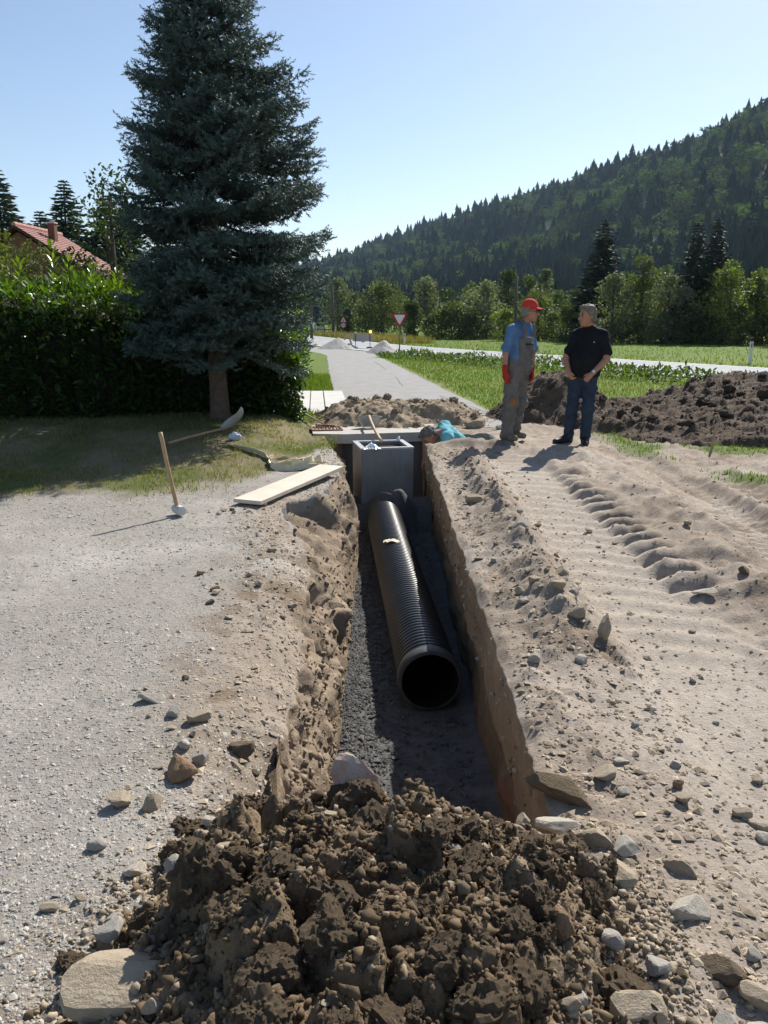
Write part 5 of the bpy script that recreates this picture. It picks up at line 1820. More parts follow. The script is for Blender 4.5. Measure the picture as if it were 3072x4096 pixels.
def build_pipe():
    A, B = Vector((0.308, 4.93, -0.737)), Vector((0.0, 9.42, -0.715))
    L = (B - A).length
    root = empty('drain_pipe', A)
    root.rotation_euler = (math.asin((B.z - A.z) / L), 0, math.atan2(-(B.x - A.x), B.y - A.y))
    tag(root, 'black corrugated drainage pipe lying on gravel in the trench', 'pipe')
    rad, pitch = 0.207, 0.052
    prof = []
    y = 0.10
    while y < L - 0.02:
        prof += [(y, rad - 0.017), (y + 0.006, rad - 0.017), (y + 0.013, rad - 0.004), (y + 0.019, rad), (y + 0.036, rad), (y + 0.042, rad - 0.004), (y + 0.049, rad - 0.017)]
        y += pitch
    V, F = lathe_y(prof)
    obj('corrugated_wall', V, F, BLACKP, root, True)
    V, F = lathe_y([(0.0, rad - 0.016), (0.0, rad + 0.004), (0.004, rad + 0.009), (0.098, rad + 0.009), (0.104, rad + 0.004), (0.104, rad - 0.02)])
    obj('socket_collar', V, F, GREYP, root, True)
    V, F = lathe_y([(0.0, rad - 0.0165), (0.05, rad - 0.020), (L, rad - 0.020), (L, rad - 0.004)])
    obj('inner_wall', V, F, plain('pipe_inside', (0.012, 0.012, 0.013), 0.5), root, True)
    # scrap on top of the pipe
    r = np.random.RandomState(3)
    p = A + (B - A) * 0.60
    tv = []
    nx, ny = 9, 6
    for j in range(ny):
        for i in range(nx):
            x = (i / (nx - 1) - .5) * 0.16
            yv = (j / (ny - 1) - .5) * 0.075
            tv.append((x + r.uniform(-.006, .006), yv + r.uniform(-.006, .006), math.sqrt(max(.001, rad ** 2 - x * x)) + 0.006 + r.uniform(0, .018)))
    F = [(j * nx + i, j * nx + i + 1, (j + 1) * nx + i + 1, (j + 1) * nx + i) for j in range(ny - 1) for i in range(nx - 1)]
    o = obj('paper_scrap', np.array(tv), np.array(F), plain('scrap_paper', (0.62, 0.56, 0.42), 0.9), None, True, loc=p + Vector((-0.05, 0, 0)))
    tag(o, 'crumpled cream paper scrap lying on top of the black pipe', 'paper scrap')
    # bedding shovelled over the far end
    root = empty('bedding_mound', (0.05, 9.55, FLOOR))
    tag(root, 'small mound of dark gravel heaped over the far end of the pipe', 'gravel mound')

    def fn(X, Y):
        n = fbm(X * 6, Y * 6, 0, 4, 191)
        ridge = np.exp(-((Y - 0.10 - 0.45 * X * X) / 0.17) ** 2)
        z = 0.36 * ridge * sst(0.36, 0.10, np.abs(X - 0.03)) + 0.33 * sst(-0.10, 0.28, Y) + 0.05 * n - .03
        return z - 0.02, (z > -0.1)
    field('heap_body', -0.50, 0.55, -0.45, 0.95, 90, 120, fn, DARKGRAVEL, root)


build_pipe()


# ---------------------------------------------------------------- catch basin
def build_basin():
    a = R(11)
    root = empty('catch_basin', (-0.02, 10.42, -0.83), a)
    tag(root, 'black square catch basin wrapped in stretch film at the trench end', 'catch basin')
    blk = matte('basin_plastic', (0.20, 0.198, 0.19), (0.27, 0.265, 0.252), 3, 0.5, 0.15, 30, 0.004)
    rim = matte('basin_rim', (0.40, 0.41, 0.41), (0.52, 0.52, 0.51), 8, 0.35)
    rust = matte('rusty_grate', (0.085, 0.048, 0.03), (0.13, 0.075, 0.045), 12, 0.8, 0.3, 60, 0.003)
    s, h, t = 0.68, 0.85, 0.05
    for (cx, cy, dx, dy) in ((0, -s / 2 + t / 2, s, t), (0, s / 2 - t / 2, s, t), (-s / 2 + t / 2, 0, t, s - 2 * t), (s / 2 - t / 2, 0, t, s - 2 * t)):
        m = MB()
        m.box((cx, cy, h / 2), (dx, dy, h))
        m.build('wall', blk, root)
    m = MB()
    for (cx, cy, dx, dy) in ((0, -s / 2 + .028, s + .012, .066), (0, s / 2 - .028, s + .012, .066), (-s / 2 + .028, 0, .066, s - .126), (s / 2 - .028, 0, .066, s - .126)):
        m.box((cx, cy, h + .008), (dx, dy, .022))
    m.build('rim', rim, root)
    for k in range(4):
        m = MB()
        m.box((0, 0.05 + 0.075 * k, h - 0.055), (s - 2 * t - .01, 0.022, 0.03))
        m.build('grate_bar', rust, root)
    m = MB()
    m.box((0, -0.06, h - 0.085), (s - 2 * t - .01, 0.30, 0.02))
    m.build('inner_shelf', rust, root)
    m = MB()
    m.box((0, 0, 0.05), (s - 2 * t, s - 2 * t, 0.04))
    m.build('bottom', blk, root)
    # stretch film
    m_, nt, p, out = nodes('stretch_film')
    p.inputs['Base Color'].default_value = (0.75, 0.77, 0.78, 1)
    p.inputs['Roughness'].default_value = 0.16
    tr = nt.nodes.new('ShaderNodeBsdfTransparent')
    mx = nt.nodes.new('ShaderNodeMixShader')
    nz = ramp_noise(nt, 14, 5, 0.7, dist=0.6)
    mp_ = nt.nodes.new('ShaderNodeMapping')
    mp_.inputs['Scale'].default_value = (1.6, 1.6, 0.16)
    nt.links.new(nz.inputs['Vector'].links[0].from_socket, mp_.inputs['Vector'])
    nt.links.new(mp_.outputs[0], nz.inputs['Vector'])
    nt.links.new(maprange(nt, nz.outputs[0], 0.52, 0.85, 0.02, 0.30), mx.inputs[0])
    nt.links.new(tr.outputs[0], mx.inputs[1])
    nt.links.new(p.outputs[0], mx.inputs[2])
    nt.links.new(mx.outputs[0], out.inputs['Surface'])
    r = np.random.RandomState(5)
    # wrinkled sheet round the front left corner
    nu, nv_ = 60, 26
    V = []
    for j in range(nv_):
        for i in range(nu):
            u = i / (nu - 1) * (2 * s * 0.98)
            z = 0.08 + (h - 0.04) * j / (nv_ - 1)
            w = 0.005 + 0.006 * math.sin(i * 2.7 + 0.7 * math.sin(j * .5)) + r.uniform(0, .002)
            if u < s:
                V.append((-s / 2 - .006 - w, s / 2 - u, z))
            else:
                V.append((-s / 2 + (u - s), -s / 2 - .006 - w, z))
    F = [(j * nu + i, j * nu + i + 1, (j + 1) * nu + i + 1, (j + 1) * nu + i) for j in range(nv_ - 1) for i in range(nu - 1)]
    obj('film_wrap', np.array(V), np.array(F), m_, root, True)
    # crumpled tuft on the rim
    film2 = plain('bunched_film', (0.78, 0.80, 0.81), 0.25)
    for (cx, cy, w, hh, d) in ((-0.20, -0.30, .24, .075, .09), (0.27, 0.26, .07, .085, .05)):
        nu, nv_ = 16, 9
        V = []
        for j in range(nv_):
            for i in range(nu):
                u, v = i / (nu - 1) - .5, j / (nv_ - 1)
                V.append((cx + u * w * (1 - .55 * v) + r.uniform(-.008, .008), cy + (v - .5) * d * 1.8 + r.uniform(-.01, .01), h + .012 + hh * math.sin(v * PI) * (1 - 1.6 * abs(u)) * r.uniform(.6, 1.1)))
        F = [(j * nu + i, j * nu + i + 1, (j + 1) * nu + i + 1, (j + 1) * nu + i) for j in range(nv_ - 1) for i in range(nu - 1)]
        obj('film_tuft', np.array(V), np.array(F), film2, root, False)


build_basin()

# ---------------------------------------------------------------- tools and loose things
WOOD = matte('weathered_wood', (0.44, 0.33, 0.215), (0.54, 0.42, 0.285), 7, 0.75, 0.15, 60, 0.002)
WOOD2 = matte('worn_handle', (0.36, 0.235, 0.13), (0.46, 0.31, 0.18), 9, 0.6, 0.1, 60, 0.002)
BOARD = matte('sawn_board', (0.56, 0.48, 0.385), (0.66, 0.585, 0.49), 4, 0.85, 0.25, 90, 0.003)
STEEL = matte('dull_steel', (0.30, 0.295, 0.285), (0.42, 0.41, 0.39), 9, 0.5, 0.15, 60, 0.002, metal=0.35)
RUST = matte('rust', (0.15, 0.075, 0.045), (0.22, 0.115, 0.07), 10, 0.9, 0.4, 50, 0.004)

# sledgehammer standing on its head
hz = zat(-1.74, 6.60)
root = empty('sledgehammer', (-1.74, 6.60, hz))
tag(root, 'sledgehammer standing on its head with the wooden handle upright', 'sledgehammer')
m = MB()
oc = [(0.042 * math.cos(PI / 8 + k * PI / 4), 0.042 * math.sin(PI / 8 + k * PI / 4) + 0.052) for k in range(8)]
m.prism(oc, -0.075, 0.075, 'y')
hd = m.build('head', matte('hammer_head', (0.50, 0.485, 0.46), (0.60, 0.585, 0.56), 9, 0.6, 0.2, 40, 0.003), root, bevel=0.006)
hd.rotation_euler = (0, 0, R(35))
m = MB()
m.tube([(0, 0, 0.02), (-0.02, 0.0, 0.12), (-0.075, 0, 0.45), (-0.105, 0, 0.66), (-0.115, 0, 0.71)], [0.017, 0.018, 0.0165, 0.0175, 0.018], 12)
m.build('handle', WOOD2, root, True)

# scaffold board by the trench lip
V0, V1 = Vector((-1.22, 6.95, 0)), Vector((-0.565, 8.52, 0))
root_len = (V1 - V0).length
m = MB()
m.box((0, 0, 0), (0.285, root_len, 0.036))
o = m.build('plank', BOARD, None, bevel=0.004)
o.location = ((V0 + V1) / 2) + Vector((0, 0, 0.055))
o.rotation_euler = (R(1.2), 0, math.atan2(-(V1 - V0).x, (V1 - V0).y))
tag(o, 'pale sawn plank lying at the left lip of the trench', 'plank')


# lifting strap in loose loops
def ribbon(pts, w, n=160, tilt=None):
    P = np.asarray(pts, float)
    t = np.arange(len(P))
    u = np.linspace(0, len(P) - 1, n)
    # Catmull-Rom
    Q = []
    for q in u:
        i = min(int(q), len(P) - 2)
        f = q - i
        p0, p1, p2, p3 = P[max(i - 1, 0)], P[i], P[i + 1], P[min(i + 2, len(P) - 1)]
        Q.append(0.5 * ((2 * p1) + (-p0 + p2) * f + (2 * p0 - 5 * p1 + 4 * p2 - p3) * f * f + (-p0 + 3 * p1 - 3 * p2 + p3) * f ** 3))
    Q = np.array(Q)
    ti = np.interp(u, t, tilt) if tilt is not None else np.zeros(n)
    d = np.gradient(Q, axis=0)
    d /= np.linalg.norm(d, axis=1)[:, None]
    side = np.cross(d, [0, 0, 1.0])
    side /= np.maximum(np.linalg.norm(side, axis=1), 1e-6)[:, None]
    up = np.cross(side, d)
    wv = up * np.cos(ti)[:, None] + side * np.sin(ti)[:, None]
    th = np.cross(d, wv) * 0.003
    lo, hi = Q, Q + wv * w
    V = np.stack([lo - th, hi - th, hi + th, lo + th], 1).reshape(-1, 3)
    F = []
    for i in range(n - 1):
        for k in range(4):
            F.append((i * 4 + k, i * 4 + (k + 1) % 4, (i + 1) * 4 + (k + 1) % 4, (i + 1) * 4 + k))
    return V, np.array(F)


sp = [(-1.92, 9.62, .02), (-1.80, 9.58, .02), (-1.6, 9.40, .02), (-1.38, 9.22, .02)]
for (cx, cy, rx, ry, a0, turns, zz) in ((-1.12, 8.98, .20, .12, 2.4, 1.15, .02), (-1.00, 8.74, .26, .10, 2.6, 1.2, .025), (-0.92, 8.86, .14, .12, 3.0, 1.1, .06), (-0.80, 9.02, .10, .10, 3.2, 1.1, .05), (-0.84, 8.74, .20, .09, 1.6, .8, .03)):
    for q in range(int(turns * 9)):
        a_ = a0 - 2 * PI * q / 9
        sp.append((cx + rx * math.cos(a_), cy + ry * math.sin(a_), zz + .012 * math.sin(q * 1.7)))
sp += [(-0.66, 8.70, .02), (-0.58, 8.66, .02)]
rt = np.random.RandomState(4)
V, F = ribbon(sp, 0.072, 420, [1.3, 1.2, .6, .3] + list(rt.uniform(.1, 1.1, len(sp) - 6)) + [.3, .5])
STRAP = matte('strap_webbing', (0.56, 0.49, 0.34), (0.66, 0.59, 0.42), 12, 0.85, 0.3, 160, 0.002)
V[:, 2] += np.repeat(ground_height(V[::4, 0], V[::4, 1]), 4) - 0.015
o = obj('lifting_strap', V, F, STRAP, None, False)
tag(o, 'beige webbing lifting strap lying in loose loops on the grass', 'strap')

# spade with its blade on the apron and its shaft reaching the basin
root = empty('hoe', (-0.22, 12.0, 0.04))
tag(root, 'hoe with broad grey blade on the apron and curved wooden shaft', 'hoe')
nu, nv_ = 12, 9
V = []
for j in range(nv_):
    for i in range(nu):
        u, v = i / (nu - 1) - .5, j / (nv_ - 1)
        wd = 0.38 * (1 - 0.55 * v ** 1.5)
        V.append((u * wd, -0.02 + 0.06 * v + 0.05 * (2 * u) ** 2, 0.19 - 0.17 * v - 0.02 * (2 * u) ** 2))
F = [(j * nu + i, j * nu + i + 1, (j + 1) * nu + i + 1, (j + 1) * nu + i) for j in range(nv_ - 1) for i in range(nu - 1)]
o = obj('blade', np.array(V), np.array(F), STEEL, root, True)
sm_ = o.modifiers.new('thickness', 'SOLIDIFY')
sm_.thickness = 0.006
m = MB()
m.tube([(0.0, 0.02, 0.17), (0.0, -0.10, 0.19), (0.03, -0.5, 0.17), (0.09, -1.0, 0.11), (0.16, -1.45, 0.055), (0.19, -1.66, 0.045)], [0.02, 0.019, 0.018, 0.0185, 0.02, 0.02], 10)
m.build('shaft', WOOD, root, True)

# rake leaning over the drain grate
root = empty('rake', (-0.95, 12.05, 0.04))
tag(root, 'rake with wooden shaft lying over the rusty drain grate', 'rake')
m = MB()
m.tube([(0.05, -0.02, 0.05), (-0.25, 0.5, 0.13), (-0.55, 1.1, 0.24)], 0.0135, 8)
m.build('shaft', WOOD, root, True)
m = MB()
m.box((0.06, -0.05, 0.04), (0.30, 0.025, 0.02), R(-15))
for k in range(8):
    m.box((-0.07 + 0.037 * k, -0.02 - 0.01 * k, 0.015), (0.010, 0.012, 0.05), R(-15))
m.build('rake_head', RUST, root)

# drain grate set in the apron
root = empty('drain_grate', (-0.86, 11.92, 0.037), R(8))
tag(root, 'rusty drain grate set into the concrete apron', 'drain grate')
m = MB()
for (cx, cy, dx, dy) in ((0, -.2, .46, .035), (0, .2, .46, .035), (-.215, 0, .03, .365), (.215, 0, .03, .365)):
    m.box((cx, cy, 0.006), (dx, dy, 0.02))
m.build('frame', RUST, root)
for k in range(7):
    m = MB()
    m.box((-0.165 + 0.055 * k, 0, 0.004), (0.024, 0.362, 0.014))
    m.build('grate_bar', RUST, root)
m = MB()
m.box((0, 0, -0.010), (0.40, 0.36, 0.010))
m.build('shadow_plate', plain('grate_shadow', (0.02, 0.017, 0.015), 0.9), root)  # thin near-black plate, shade between the bars put into its colour

# round shovel lying in the hedge shade
root = empty('shovel', (-2.08, 10.42, 0.19))
tag(root, 'shovel with grey round blade lying in the shade under the spruce', 'shovel')
nu, nv_ = 11, 13
V = []
for j in range(nv_):
    for i in range(nu):
        u, v = (i / (nu - 1) - .5) * 2, j / (nv_ - 1)
        wd = 0.135 * math.sqrt(max(0.02, 1 - (2 * (v - .42) / 1.2) ** 2)) if v > .42 else 0.135 * (0.80 + 0.2 * v / .42)
        V.append((u * wd + 0.19 * v, 0.03 * u * u - 0.04 * v, 0.02 + 0.26 * v + 0.05 * u))
F = [(j * nu + i, j * nu + i + 1, (j + 1) * nu + i + 1, (j + 1) * nu + i) for j in range(nv_ - 1) for i in range(nu - 1)]
o = obj('blade', np.array(V), np.array(F), STEEL, root, True)
o.modifiers.new('thickness', 'SOLIDIFY').thickness = 0.005
m = MB()
m.tube([(0.03, -0.01, 0.06), (-0.12, -0.20, 0.04), (-0.35, -0.55, 0.01), (-0.52, -0.82, -0.02)], 0.016, 9)
m.build('shaft', WOOD2, root, True)

# crumpled bag by the shovel
V, F = ICO3
Vb = V * np.array([0.075, 0.06, 0.055]) * (1 + 0.35 * fbm(V[:, 0] * 2.5, V[:, 1] * 2.5, V[:, 2] * 2.5, 3, 195))[:, None]
o = obj('crumpled_bag', Vb, F, matte('bag_film', (0.60, 0.63, 0.66), (0.20, 0.32, 0.48), 22, 0.4), None, False, loc=(-1.86, 9.95, 0.20))
tag(o, 'small crumpled white and blue bag on the shaded lawn', 'bag')

# survey stake by the topsoil
m = MB()
m.tube([(0, 0, -0.05), (0.06, 0.05, 0.30), (0.075, 0.06, 0.36)], [0.018, 0.016, 0.014], 6)
o = m.build('stake', WOOD2, None, loc=(4.10, 9.95, 0))
tag(o, 'short wooden stake in front of the topsoil heap', 'stake')

# ---------------------------------------------------------------- signs, posts and roadworks
GALV = matte('galvanised_post', (0.16, 0.165, 0.165), (0.23, 0.235, 0.235), 8, 0.5, metal=0.4)
RED = plain('sign_red', (0.42, 0.022, 0.025), 0.45)
WHITE = plain('sign_white', (0.72, 0.72, 0.70), 0.5)
BLACK = plain('sign_black', (0.015, 0.015, 0.016), 0.5)


def roundtri(r_, up=True, c=(0, 0), k=6, rc=0.12):
    P = []
    for i in range(3):
        a = (PI / 2 if up else -PI / 2) + i * 2 * PI / 3
        cx, cy = math.cos(a) * r_ * (1 - rc), math.sin(a) * r_ * (1 - rc)
        for q in range(k):
            b = a - PI / 3 + 2 * PI / 3 * q / (k - 1)
            P.append((c[0] + cx + math.cos(b) * r_ * rc, c[1] + cy + math.sin(b) * r_ * rc))
    return P


def disc(r_, c=(0, 0), n=28):
    return [(c[0] + math.cos(2 * PI * k / n) * r_, c[1] + math.sin(2 * PI * k / n) * r_) for k in range(n)]


def plate(name, poly, y0, y1, mat, parent):
    m = MB()
    m.prism(poly, y0, y1, 'y')
    return m.build(name, mat, parent)


root = empty('give_way_sign', (0.73, 38.6, 0))
tag(root, 'red and white give way triangle on a post by the lane', 'road sign')
m = MB()
m.tube([(0, 0.03, -0.1), (0, 0.03, 1.75)], 0.032, 10)
m.build('post', GALV, root, True)
pl = plate('plate', roundtri(0.425, False, (0, 1.74)), -0.012, 0.0, RED, root)
plate('white_field', roundtri(0.275, False, (0, 1.745)), -0.0165, -0.0125, WHITE, pl)

root = empty('road_sign', (-4.35, 88, 0))
tag(root, 'junction warning triangle above a round 70 speed limit sign', 'road sign')
m = MB()
m.tube([(0, 0.03, -0.1), (0, 0.03, 2.05)], 0.035, 8)
m.build('post', GALV, root, True)
tri = plate('warning_triangle', roundtri(0.42, True, (0, 1.72)), -0.012, 0.0, RED, root)
plate('white_field', roundtri(0.285, True, (0, 1.715)), -0.0165, -0.0125, WHITE, tri)
arrow = [(-.028, 1.57), (.028, 1.57), (.028, 1.66), (.075, 1.66), (.075, 1.70), (.028, 1.70), (.028, 1.74), (.06, 1.74), (0, 1.86), (-.06, 1.74), (-.028, 1.74), (-.028, 1.70), (-.075, 1.70), (-.075, 1.66), (-.028, 1.66)]
plate('junction_arrow', arrow, -0.021, -0.017, BLACK, tri)
dsc = plate('speed_disc', disc(0.31, (0, 1.20)), -0.012, 0.0, RED, root)
plate('white_field', disc(0.225, (0, 1.20)), -0.0165, -0.0125, WHITE, dsc)
sv = [(-.15, 1.32), (-.02, 1.32), (-.02, 1.285), (-.085, 1.085), (-.125, 1.085), (-.062, 1.283), (-.15, 1.283)]
plate('numeral', sv, -0.021, -0.017, BLACK, dsc)
ro, ri = disc(1, n=20), disc(1, n=20)
m = MB()
V = [(.09 + .065 * p[0], y_, 1.2025 + .12 * p[1]) for y_ in (-.021, -.017) for p in ro] + [(.09 + .030 * p[0], y_, 1.2025 + .082 * p[1]) for y_ in (-.021, -.017) for p in ri]
F = []
for k in range(20):
    k2 = (k + 1) % 20
    F += [(k, k2, 40 + k2, 40 + k), (20 + k, 60 + k, 60 + k2, 20 + k2), (k, 20 + k, 20 + k2, k2), (40 + k, 40 + k2, 60 + k2, 60 + k)]
m.add(V, F)
m.build('numeral', BLACK, dsc)

# barrier board with two lamps, seen from behind
root = empty('roadworks_barrier', (-1.27, 49.2, 0))
tag(root, 'grey back of a roadworks barrier board with two lamp posts', 'barrier')
BACK = matte('board_back', (0.33, 0.30, 0.275), (0.40, 0.375, 0.345), 5, 0.8)
plate('board', [(-.61, .44), (-.10, .42), (-.06, .37), (.06, .37), (.10, .42), (.61, .46), (.61, .88), (-.61, .88)], -0.015, 0.015, BACK, root)
lamp = None
for sx in (-0.44, 0.43):
    m = MB()
    m.tube([(sx, -0.04, 0.0), (sx, -0.04, 0.92)], 0.02, 8)
    po = m.build('lamp_post', BLACK, root, True)
    m = MB()
    m.box((sx - .04, -0.08, 0.06), (0.30, 0.22, 0.12), R(20))
    m.build('foot_bag', matte('sand_bag', (0.10, 0.095, 0.09), (0.15, 0.14, 0.13), 9), root, bevel=0.03)
    m = MB()
    m.tube([(sx + .06, -0.04, .02), (sx + .18, -0.16, 0.0)], 0.012, 6)
    m.build('strut', BLACK, root)
    m = MB()
    m.box((sx, -0.04, 0.95), (0.10, 0.07, 0.10))
    m.build('lamp_housing', WHITE if sx < 0 else BLACK, root, bevel=0.01)
m_, nt, p, out = nodes('amber_lamp')
p.inputs['Base Color'].default_value = (0.9, 0.35, 0.03, 1)
p.inputs['Emission Color'].default_value = (1.0, 0.42, 0.04, 1)
p.inputs['Emission Strength'].default_value = 3.0
m = MB()
V, F = ICO2
m.add(V * 0.085 + np.array([0.46, -0.09, 1.0]), F)
m.build('lit_amber_lens', m_, root, True)

# folding triangle stand, seen from the back
root = empty('triangle_stand', (-2.35, 52.5, 0), R(8))
tag(root, 'grey back of a folding triangular roadworks sign behind the left gravel pile', 'road sign')
for (a, b) in (((-.33, .12), (-.02, .86)), ((.33, .02), (.02, .86)), ((-.33, .12), (.33, .02))):
    m = MB()
    m.tube([(a[0], 0, a[1]), (b[0], .05, b[1])], 0.055, 4)
    m.build('frame_side', BACK, root)

# delineator posts
for i, (x, y, h, lab) in enumerate([(-5.05, 84.3, .95, 'white delineator post at the far bend below the utility pole'), (1.45, 57.5, .95, 'white delineator post just right of the give way sign'), (6.95, 45.6, 1.0, 'white delineator post beside the red-capped man'), (14.25, 31.7, 1.0, 'white delineator post near the right photo edge'), (-8.3, 112, .95, 'tiny white delineator post past the far bend')]):
    root = empty('delineator_post', (x, y, 0))
    tag(root, lab, 'post', 'white roadside delineator posts')
    m = MB()
    m.prism([(-.06, -.05), (.06, -.05), (.035, .055), (-.035, .055)], -0.05, h - .16)
    m.build('post', WHITE, root)
    m = MB()
    m.prism([(-.062, -.052), (.062, -.052), (.037, .057), (-.037, .057)], h - .16, h)
    m.build('black_cap', BLACK, root)
    m = MB()
    m.box((0.0, -.054, h - .30), (.045, .006, .17))
    m.build('reflector', RED, root)

# utility poles
POLE = matte('pole_timber', (0.085, 0.07, 0.058), (0.13, 0.11, 0.095), 5, 0.9, 0.4, 20)
for (x, y, h, lab) in [(-5.6, 90, 5.6, 'wooden utility pole with cross arm at the far bend'), (-6.9, 78, 6.4, 'wooden utility pole half hidden by the blue spruce'), (10.2, 64, 4.9, 'dark wooden pole behind the man in the red cap')]:
    root = empty('utility_pole', (x, y, 0))
    tag(root, lab, 'utility pole', 'wooden utility poles')
    m = MB()
    m.tube([(0, 0, -.1), (0, 0, h * .5), (0, 0, h)], [.15, .125, .10], 9)
    m.build('pole', POLE, root, True)
    if y == 90:
        m = MB()
        m.box((-.35, 0, h - .35), (1.0, .08, .08))
        m.build('cross_arm', POLE, root)

# car coming round the bend, half hidden by the spruce
root = empty('car', (-9.6, 118, 0.03), R(14))
tag(root, 'distant pale car on the main road beside the hedge end', 'car')
CARP = plain('car_paint', (0.55, 0.57, 0.58), 0.25, 0.6)
body = [(-.82, .22), (.82, .22), (.86, .55), (.80, .88), (.62, 1.42), (-.62, 1.42), (-.80, .88), (-.86, .55)]
plate('body', body, -1.9, 1.9, CARP, root)
plate('windscreen', [(-.70, .92), (.70, .92), (.55, 1.36), (-.55, 1.36)], -1.93, -1.905, plain('car_glass', (.02, .025, .03), .08), root)
for sx in (-.62, .62):
    plate('headlight', disc(.12, (sx, .68), 12), -1.94, -1.905, WHITE, root)
    for sy in (-1.25, 1.25):
        m = MB()
        m.tube([(sx * 1.18, sy, .32), (sx * 1.42, sy, .32)], .32, 16)
        m.build('wheel', BLACK, root, True)

# timber guard rail posts at the bend
for i, x in enumerate((-8.6, -7.7)):
    m = MB()
    m.box((0, 0, .35), (.14, .14, .8))
    m.box((.45, 0, .6), (.9, .06, .12))
    o = m.build('rail_post', POLE, None, loc=(x, 106, 0))
    tag(o, ('short dark timber rail post nearest the distant car', 'second short dark timber rail post from the distant car')[i], 'post')

